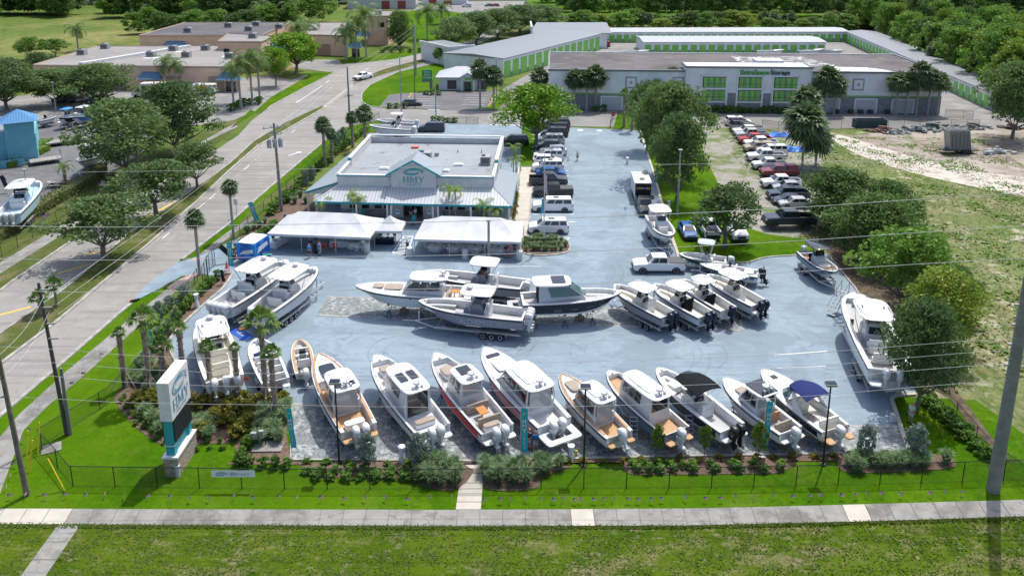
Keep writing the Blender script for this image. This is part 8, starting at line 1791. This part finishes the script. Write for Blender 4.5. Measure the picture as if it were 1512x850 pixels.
for px,l in ((520,'left whiteboard hanging at the back of the left tent'),(534,'right whiteboard hanging at the back of the left tent')):
    x, y = G(px,356); t = thing('hanging_board', l, 'board', (x, y, 0)); part(t, 'board', M['white'], lambda b: b.box(0,0,1.55,.95,.04,.85)); part(t, 'post', M['alu'], lambda b: b.cyl(-.5,0,0,2.1,.02,n=5))
# blue wrapped trailer by the driveway
x, y = G(369,390); t = thing('promotional_trailer', 'blue and white wrapped box trailer beside the driveway planting', 'trailer', (x, y+1.6, 0), -.25); BW = mat('wrap_blue', (.01,.10,.42), .35, c2=(.02,.25,.65), scale=1.2, lo=.45, hi=.55)
part(t, 'body', BW, lambda b: b.box(0,0,1.45,2.4,3.2,2.0)); part(t, 'roof', M['white'], lambda b: b.slab(0,0,2.45,2.2,3.1,.14,8,.4)); part(t, 'graphic', M['white'], lambda b: (b.add([(-.9,-1.62,1.1),(.9,-1.62,1.4),(1.0,-1.62,1.9),(-.3,-1.62,1.6)],[(0,1,2,3)]), b.add([(1.22,-1.2,1.2),(1.22,1.2,1.5),(1.22,1.0,2.0),(1.22,-.8,1.9)],[(0,1,2,3)])))
for s in (-1,1): part(t, 'wheel', M['rubber'], lambda b: b.tube([(s*1.1,.2,.36),(s*1.28,.2,.36)], .36, 12))
x, y = G(394,385); t = thing('wakeboard_rack', 'rack of teal and black water toys beside the blue trailer', 'rack', (x, y, 0)); part(t, 'frame', M['darkmetal'], lambda b: (b.box(0,0,.5,.9,.5,1.0),)); part(t, 'board', M['tealcloth'], lambda b: (b.slab(.2,-.3,.9,1.2,.35,.06,2.5,.3), b.slab(0,-.35,.5,1.1,.35,.06,2.5,.3)))
for px,py,l in ((335,396,'orange traffic cone right of the driveway gate'),(348,383,'orange traffic cone beside the blue trailer'),(386,584,'')) [:2]:
    x, y = G(px,py); t = thing('traffic_cone', l, 'cone', (x, y, 0)); part(t, 'cone', mat('cone_orange', (.75,.08,.02), .5), lambda b: (b.cyl(0,0,0,.05,.28,n=4), b.cyl(0,0,.05,.95,.17,.03,n=12)))
x, y = G(365,575); t = thing('warning_placard', 'small orange diamond placard beside the small bow rider', 'placard', (x, y, 0)); part(t, 'stick', M['alu'], lambda b: b.cyl(0,0,0,.9,.02,n=5)); part(t, 'panel', mat('placard_orange', (.80,.14,.04), .6), lambda b: b.add([(-.28,0,1.0),(0,0,.72),(.28,0,1.0),(0,0,1.28),(-.28,.03,1.0),(0,.03,.72),(.28,.03,1.0),(0,.03,1.28)], [(0,1,2,3),(7,6,5,4)]))
x, y = G(355,493); t = thing('floor_mat', 'blue printed mat lying on the lot left of the timber steps', 'mat', (x, y, 0), -.75); part(t, 'mat', mat('mat_blue', (.01,.09,.42), .6), lambda b: b.box(0,0,.06,3.0,1.1,.02)); text_mesh('mat_letters', 'Cobia', .5, M['white'], t, (0,-.15,.078), (0,0,0), .003)
x, y = G(350,487); t = thing('boarding_steps', 'wheeled boarding steps with timber foot beside the three-engine boat', 'steps', (x+.4, y+.6, 0), .9)
part(t, 'timber_foot', mat('red_timber', (.25,.10,.05), .8), lambda b: b.box(0,-.5,.12,1.5,.5,.22)); 
for i in range(6): part(t, 'tread', M['steel'], lambda b: b.box(0,-.2+i*.32,.3+i*.28,.8,.24,.05))
part(t, 'stringer', M['darkmetal'], lambda b: [b.tube([(s*.42,-.3,.15),(s*.42,1.6,1.8)], .04, 4) for s in (-1,1)]+[b.tube([(s*.42,-.3,1.0),(s*.42,1.6,2.6),(s*.42,1.6,0)], .025, 4) for s in (-1,1)])
def steps(px, py, label, n=6, rz=0, h=1.9):
    x, y = G(px, py); t = thing('boarding_ladder', label, 'ladder', (x, y, 0), rz)
    part(t, 'side_rail', M['alu'], lambda b: [b.tube([(s*.28,0,.02),(s*.28,.5,h)], .025, 4) for s in (-1,1)]); [part(t, 'rung', M['alu'], lambda b: b.tube([(-.28,.5*(i+.7)/n,h*(i+.7)/n),(.28,.5*(i+.7)/n,h*(i+.7)/n)], .02, 4)) for i in range(n)]
for px,py,l in ((1018,650,'folding ladder behind the blue-gray boat'),(936,652,'folding ladder behind the teak-decked boat with tilted engine'),(1186,652,'folding ladder behind the glass-top boat'),(868,648,'folding ladder beside the wraparound platform'),(1322,575,'folding ladder under the huge white boat')): steps(px,py,l)
for px,py,l in ((1236,462,'wheeled gray boarding stairs left of the bow of the huge white boat'),(1273,545,'wheeled gray boarding stairs left of the stern of the huge white boat')):
    x, y = G(px,py); t = thing('boarding_stairs', l, 'stairs', (x, y, 0), .7)
    part(t, 'frame', M['steel'], lambda b: [b.tube(q, .03, 4) for s in (-.4,.4) for q in ([(-1.4,s,0),(1.2,s,2.2)],[(1.2,s,2.2),(1.2,s,0)],[(-1.4,s,1.0),(1.2,s,3.1),(1.2,s,2.2)],[(-1.4,s,0),(1.2,s,0)])]); part(t, 'tread', M['steel'], lambda b: [b.box(-1.2+i*.35,0,.25+i*.3,.25,.8,.04) for i in range(7)])
# white electric pedestals
def pedestal(px, py, ty, label):
    x, y = G(px, py); h = top_h(px, py, ty); t = thing('power_pedestal', label, 'power pedestal', (x, y, 0)); part(t, 'column', M['white'], lambda b: b.cyl(0,0,0,h*.75,.30,.15,n=8)); part(t, 'head', M['white'], lambda b: (b.cyl(0,0,h*.75,h*.95,.24,.22,n=8), b.cyl(0,0,h*.95,h,.28,.12,n=8)))
for px,py,ty,l in ((291,454,433,'white power pedestal in the mulch beside the four-engine boat'),(594,681,657,'white power pedestal in the front bed left of the footpath'),(843,678,656,'white power pedestal at the paver edge near the yellow hydrant'),(970,262,249,'white power pedestal at the kerb, further one'),(987,309,296,'white power pedestal at the kerb, nearer one'),(926,243,232,'white power pedestal left of the tall oak')): pedestal(px,py,ty,l)
x, y = G(846,678); t = thing('yellow_bollard', 'short yellow marker post beside the white pedestal at the paver edge', 'bollard', (x+.15, y, 0)); part(t, 'post', mat('safety_yellow', (.70,.50,.02)), lambda b: b.tube([(-.1,0,0),(.12,0,.75)], .07, 8))
x, y = G(376,660); t = thing('meter_cabinet', 'gray meter cabinets on a rack in the mulch below the corner palms', 'meter cabinet', (x, y, 0)); part(t, 'cabinet', M['steel'], lambda b: (b.box(0,0,1.0,.4,.25,.5), b.box(.55,.1,1.05,.35,.25,.6))); part(t, 'post', M['darkmetal'], lambda b: (b.box(-.25,0,.5,.06,.06,1.0), b.box(.8,.1,.5,.06,.06,1.0)))
x, y = G(1345,622); t = thing('utility_cabinet', 'small box on the grass beside the tree at the paver corner', 'utility box', (x-1.4, y, 0)); part(t, 'box', M['stucco'], lambda b: b.box(0,0,.3,.4,.4,.6)); part(t, 'lid', M['steel'], lambda b: b.box(0,0,.62,.46,.46,.05))
# signs
x, y = G(906-74-(-0),186); x, y = G(905,186); t = thing('stop_sign', 'small red octagonal stop sign at the end of the blue lane', 'stop sign', (x, y, 0)); part(t, 'post', M['steel'], lambda b: b.cyl(0,0,0,2.3,.035,n=6)); part(t, 'sign_face', mat('stop_red', (.55,.01,.01), .5), lambda b: b.add([(cos(pi/8+k*pi/4)*.45, yy, 2.4+sin(pi/8+k*pi/4)*.45) for yy in (-.06,-.03) for k in range(8)], [tuple(range(8)), tuple(range(8,16))[::-1]])); text_mesh('sign_letters', 'STOP', .32, M['white'], t, (0,-.075,2.29), (pi/2,0,0), .004)
x, y = G(350,322); t = thing('road_sign', 'small white road sign on the grass verge by the fan palm', 'road sign', (x, y, 0), -.4); part(t, 'post', M['steel'], lambda b: b.cyl(0,0,0,2.4,.035,n=6)); part(t, 'sign_face', M['white'], lambda b: b.box(0,-.05,2.3,.65,.03,.85))
x, y = G(923,318); t = thing('sign_stand', 'small white pavement sign stand on the blue lane left of the trailer', 'sign stand', (x, y, 0)); part(t, 'panel', M['white'], lambda b: b.box(0,0,1.0,.3,.04,.5)); part(t, 'stand', M['alu'], lambda b: (b.cyl(0,0,0,.8,.02,n=5), b.box(0,0,.02,.5,.4,.03)))
for px,l in ((464,'left manhole spot'),(0,'')): pass
mb = MB()
for px,py in ((857,192.5),(885,193.5)): x, y = G(px,py); mb.cyl(x,y,.045,.06,.55,n=16)
o = mb.build('painted_spot', M['line']); o['kind'] = 'structure'
# fire hydrant by the road, bin, small things
x, y = G(443,129); t = thing('fire_hydrant', 'yellow fire hydrant on the verge below the vivid green tree', 'fire hydrant', (x, y, 0)); part(t, 'body', mat('safety_yellow', (.70,.50,.02)), lambda b: (b.cyl(0,0,0,.7,.16,n=10), b.cyl(0,0,.7,.85,.18,.06,n=10), b.tube([(-.28,0,.5),(.28,0,.5)], .07, 8)))
x, y = G(198,445); t = thing('black_hose_reel', 'black and orange bundle lying by the kerb', 'bundle', (x, y, 0), .5, None, .55); part(t, 'bundle', M['black'], lambda b: (b.tube([(-.6,0,.25),(.6,0,.25)], .25, 8), b.tube([(.5,.3,.2),(1.0,.3,.2)], .18, 8))); part(t, 'cap', mat('cone_orange', (.75,.08,.02)), lambda b: b.tube([(-.75,0,.25),(-.6,0,.25)], .26, 8))
x, y = G(82,276); t = thing('picnic_table', 'pale concrete picnic table beside the clump palm', 'picnic table', (x, y, 0), .1); part(t, 'tabletop', M['newconc'], lambda b: b.box(0,0,.75,2.2,.8,.1)); part(t, 'bench', M['newconc'], lambda b: (b.box(0,-.75,.45,2.2,.3,.08), b.box(0,.75,.45,2.2,.3,.08))); part(t, 'pedestal', M['kerb'], lambda b: (b.box(-.6,0,.36,.2,1.4,.7), b.box(.6,0,.36,.2,1.4,.7)))
sheet('planting_bed', smooth_poly([(84,274),(92,266),(108,266),(118,272),(104,284),(88,286),(84,274)],3), M['mulch'], 14)
x, y = G(480,170); 
# ---- people
SKIN = mat('skin_tone', (.45,.26,.18), .6); HAIRM = mat('dark_hair', (.03,.02,.015), .8)
POSES = dict(
 stand=dict(hip=(0,0,.93), chest=(0,0,1.36), neck=(0,.0,1.50), head=(0,-.02,1.66), kn=((-.1,-.02,.5),(.1,-.02,.5)), an=((-.11,0,.09),(.11,0,.09)), el=((-.24,.02,1.10),(.24,.02,1.10)), wr=((-.25,-.06,.86),(.25,-.06,.86))),
 walk=dict(hip=(0,0,.92), chest=(0,-.02,1.35), neck=(0,-.03,1.49), head=(0,-.06,1.65), kn=((-.1,-.22,.52),(.1,.06,.48)), an=((-.10,-.28,.10),(.11,.34,.16)), el=((-.23,.14,1.12),(.23,-.12,1.12)), wr=((-.24,.10,.88),(.23,-.30,.98))),
 talk=dict(hip=(0,0,.93), chest=(0,0,1.36), neck=(0,0,1.50), head=(0,-.02,1.66), kn=((-.11,-.02,.5),(.12,-.02,.5)), an=((-.13,0,.09),(.15,0,.09)), el=((-.25,.0,1.10),(.28,-.06,1.14)), wr=((-.12,-.22,1.0),(.34,-.28,1.30))),
 bend=dict(hip=(0,.12,.90), chest=(0,-.26,1.12), neck=(0,-.38,1.18), head=(0,-.50,1.20), kn=((-.12,-.03,.5),(.12,-.03,.5)), an=((-.13,.04,.09),(.13,.04,.09)), el=((-.24,-.36,.90),(.24,-.36,.90)), wr=((-.16,-.52,.70),(.16,-.52,.70))),
 sit=dict(hip=(0,0,.52), chest=(0,0,.95), neck=(0,0,1.09), head=(0,-.02,1.25), kn=((-.12,-.42,.50),(.12,-.42,.50)), an=((-.12,-.42,.09),(.12,-.42,.09)), el=((-.24,-.06,.76),(.24,-.06,.76)), wr=((-.14,-.30,.72),(.14,-.30,.72))))
PME = {}
def skin_mesh(nm, V, E, Rr, m, sub=1):
    me = bpy.data.meshes.new(nm); me.from_pydata(V, E, []); o = bpy.data.objects.new('tmp', me); COL.objects.link(o)
    md = o.modifiers.new('s', 'SKIN'); md.use_smooth_shade = True
    for i, r_ in enumerate(Rr): me.skin_vertices[0].data[i].radius = (r_, r_) if not isinstance(r_, tuple) else r_
    me.skin_vertices[0].data[0].use_root = True
    s_ = o.modifiers.new('u', 'SUBSURF'); s_.levels = sub; s_.render_levels = sub
    dg = bpy.context.evaluated_depsgraph_get(); out = bpy.data.meshes.new_from_object(o.evaluated_get(dg)); out.name = nm
    bpy.data.objects.remove(o); bpy.data.meshes.remove(me); out.materials.clear(); out.materials.append(m)
    for p in out.polygons: p.use_smooth = True
    return out
def person_data(pose):
    if pose in PME: return PME[pose]
    P_ = POSES[pose]; V = []; E = []; Rr = []
    def v(p, r_, par=None): V.append(tuple(p)); Rr.append(r_); i = len(V)-1; (E.append((par, i)) if par is not None else None); return i
    L3 = lambda a, b, k: tuple(a[i]+(b[i]-a[i])*k for i in range(3))
    hip, ch, nk, hd = P_['hip'], P_['chest'], P_['neck'], P_['head']
    h0 = v(hip, (.15,.11)); wv = v(L3(hip, ch, .5), (.135,.10), h0); c0 = v(ch, (.16,.11), wv); n0 = v(nk, .06, c0); hb_ = v(L3(nk, hd, .55), (.075,.085), n0); ht = v((hd[0],hd[1],hd[2]+.04), (.085,.10), hb_); v((hd[0],hd[1]+.01,hd[2]+.11), (.06,.07), ht)
    v((hd[0], hd[1]-.115, hd[2]-.0), .018, ht)           # nose
    for s in (-1, 1): v((hd[0]+s*.095, hd[1]+.01, hd[2]), .018, ht)   # ears
    for k, s in enumerate((-1, 1)):
        t_ = v((hip[0]+s*.10, hip[1], hip[2]-.08), .09, h0); kk = v(P_['kn'][k], .062, t_); aa = v(P_['an'][k], .042, kk); f1 = v((P_['an'][k][0], P_['an'][k][1]-.10, .045), .042, aa); v((P_['an'][k][0], P_['an'][k][1]-.20, .035), .034, f1)
        sh_ = v((ch[0]+s*.19, ch[1], ch[2]+.05), .055, c0); ee = v(P_['el'][k], .042, sh_); ww = v(P_['wr'][k], .028, ee)
        d = Vector(P_['wr'][k])-Vector(P_['el'][k]); d.normalize(); sd_ = Vector((0,1,0)) if abs(d.y) < .7 else Vector((1,0,0)); pal = v(tuple(Vector(P_['wr'][k])+d*.055), (.034,.02), ww); base = Vector(P_['wr'][k])+d*.085
        for q in range(4): a_ = base+sd_*(q-1.5)*.021; f_ = v(tuple(a_), .009, pal); g_ = v(tuple(a_+d*(.038 if q in (1,2) else .03)+Vector((-s*.008,0,0))), .008, f_); v(tuple(a_+d*(.068 if q in (1,2) else .052)+Vector((-s*.022,0,0))), .007, g_)
        th = v(tuple(Vector(P_['wr'][k])+d*.04-sd_*.04), .010, pal); v(tuple(Vector(P_['wr'][k])+d*.07-sd_*.062), .008, th)
    body = skin_mesh('body', V, E, Rr, SKIN)
    V, E, Rr = [], [], []; h0 = v((hip[0],hip[1],hip[2]+.0), (.165,.125)); wv = v(L3(hip, ch, .5), (.155,.118), h0); c0 = v(ch, (.18,.128), wv); v(L3(ch, nk, .45), .09, c0)
    for k, s in enumerate((-1, 1)): sh_ = v((ch[0]+s*.19, ch[1], ch[2]+.05), .075, c0); v(L3((ch[0]+s*.19, ch[1], ch[2]+.05), P_['el'][k], .75), .060, sh_)
    shirt = skin_mesh('shirt', V, E, Rr, M['white'])
    V, E, Rr = [], [], []; h0 = v((hip[0],hip[1],hip[2]+.02), (.165,.125))
    for k, s in enumerate((-1, 1)): t_ = v((hip[0]+s*.10, hip[1], hip[2]-.10), .105, h0); v(L3((hip[0]+s*.10, hip[1], hip[2]-.08), P_['kn'][k], .9), .085, t_)
    shorts = skin_mesh('shorts', V, E, Rr, M['navy'])
    V, E, Rr = [], [], []; a_ = v((hd[0],hd[1]+.03,hd[2]+.09), (.09,.10)); v((hd[0],hd[1]+.055,hd[2]+.0), (.085,.07), a_); hair = skin_mesh('hair', V, E, Rr, HAIRM)
    mb = MB()
    for s in (-1, 1): mb.tube([(P_['an'][0 if s<0 else 1][0], P_['an'][0 if s<0 else 1][1]+.05, .045),(P_['an'][0 if s<0 else 1][0], P_['an'][0 if s<0 else 1][1]-.22, .04)], [.055,.045], 8)
    sho = bpy.data.meshes.new('shoes'); sho.from_pydata(mb.v, [], mb.f); sho.materials.append(M['black'])
    mb = MB()
    for s in (-1, 1): mb.tube([(hd[0]+s*.035, hd[1]-.088, hd[2]+.03),(hd[0]+s*.035, hd[1]-.105, hd[2]+.03)], .013, 6)
    mb.box(hd[0], hd[1]-.092, hd[2]-.055, .05, .02, .012); fc_ = bpy.data.meshes.new('facial_features'); fc_.from_pydata(mb.v, [], mb.f); fc_.materials.append(HAIRM)
    PME[pose] = (body, shirt, shorts, hair, sho, fc_); return PME[pose]
CL = lambda n, c: mat('cloth_'+n, c, .85)
def person(x, y, z, rz, pose, shirt, shorts, label, hair=(.03,.02,.015)):
    D = person_data(pose); t = thing('person', label, 'person', (x, y, z), rz); o = place('body', D[0], t)
    for nm, me, m_ in (('shirt', D[1], shirt), ('shorts', D[2], shorts), ('hair', D[3], mat('hair_%d' % int(hair[0]*1000), hair, .8)), ('shoes', D[4], None), ('facial_features', D[5], None)):
        q = place(nm, me, o)
        if m_: q.material_slots[0].link = 'OBJECT'; q.material_slots[0].material = m_
def pp(px, py, rz, pose, shirt, shorts, label, **k): x, y = G(px, py); person(x, y, k.pop('z', .04), rz, pose, shirt, shorts, label, **k)
cBlue, cNavy, cWhite, cGray, cBlack, cOr, cPink, cTan, cLt, cKh = CL('blue',(.02,.22,.55)), CL('navy',(.02,.03,.08)), CL('white',(.72,.72,.70)), CL('gray',(.25,.26,.28)), CL('black',(.02,.02,.02)), CL('orange',(.80,.22,.05)), CL('pink',(.60,.18,.18)), CL('tan',(.45,.38,.28)), CL('light',(.45,.55,.60)), CL('khaki',(.5,.48,.42))
pp(457,381,pi*.9,'stand',cBlue,cNavy,'person in bright blue shirt and dark shorts in front of the left tent')
pp(471.5,378,2.6,'stand',cBlue,cBlue,'person in blue shirt and blue trousers beside the serving stand')
pp(459,372,pi,'talk',cNavy,cGray,'person in dark shirt and cap behind the one in bright blue')
pp(467,366,.3,'talk',cNavy,cTan,'person with arm up at the left tent bar')
pp(537,372,pi,'stand',cWhite,cGray,'person in white at the right end of the left tent')
pp(602,375,-.5,'walk',cBlack,cBlack,'person in black walking beside the hatched bay')
pp(607,323,.3,'stand',cNavy,cWhite,'person in dark shirt at the showroom door'); pp(613.5,325,-2.4,'talk',cWhite,CL('tealshort',(.03,.25,.35)),'person in white shirt and teal shorts at the showroom door')
pp(747,381,.4,'stand',cBlue if False else cNavy,cBlue,'person in blue dress under the right marquee'); pp(754,381,pi,'talk',cPink,cPink,'person in pink shirt under the right marquee'); pp(760,376,2.9,'stand',cNavy,cNavy,'person in dark clothes at the right end of the right marquee')
pp(852.5,238,0,'walk',cLt,cNavy,'person in light blue shirt walking down the open blue lane')
pp(1126.5,415,pi,'stand',cLt,cGray,'person in pale shirt standing by the bass boat')
pp(791,668,pi*.95,'talk',CL('royal',(.01,.12,.40)),cKh,'person in royal blue shirt pointing at the pink-banded boat'); pp(781,664,2.4,'stand',cNavy,cLt,'person in dark top behind the teal flag by the pink-banded boat')
pp(1344,624,-1.0,'stand',CL('palegreen',(.55,.60,.50)),cLt,'person in pale shirt under the tree at the paver corner',hair=(.10,.02,.015))
_b = b21; pp(1068,437,2.4,'bend',cOr,cTan,'person in orange shirt bending over in the small row of boats',z=1.55)
for px,py,rz,s_,l in ((563,355,.3,cWhite,'left person in white under the small canopy'),(573,353,0,cNavy,'middle person in dark shirt under the small canopy'),(583,355,-.4,cWhite,'right person in white under the small canopy')): pp(px,py,rz,'stand',s_,cNavy,l)
for px,py,rz,s_,l in ((664,368,1.2,cNavy,'person seated in dark clothes at the leftmost round table'),(637,366,-1.4,CL('seatblack',(.03,.03,.035)),'person seated in black at the left of the leftmost round table')): pp(px,py,rz,'sit',s_,cNavy,l)
pp(404,359,.8,'stand',CL('rust',(.35,.12,.07)),cNavy,'person in rust shirt at the left end of the left tent')
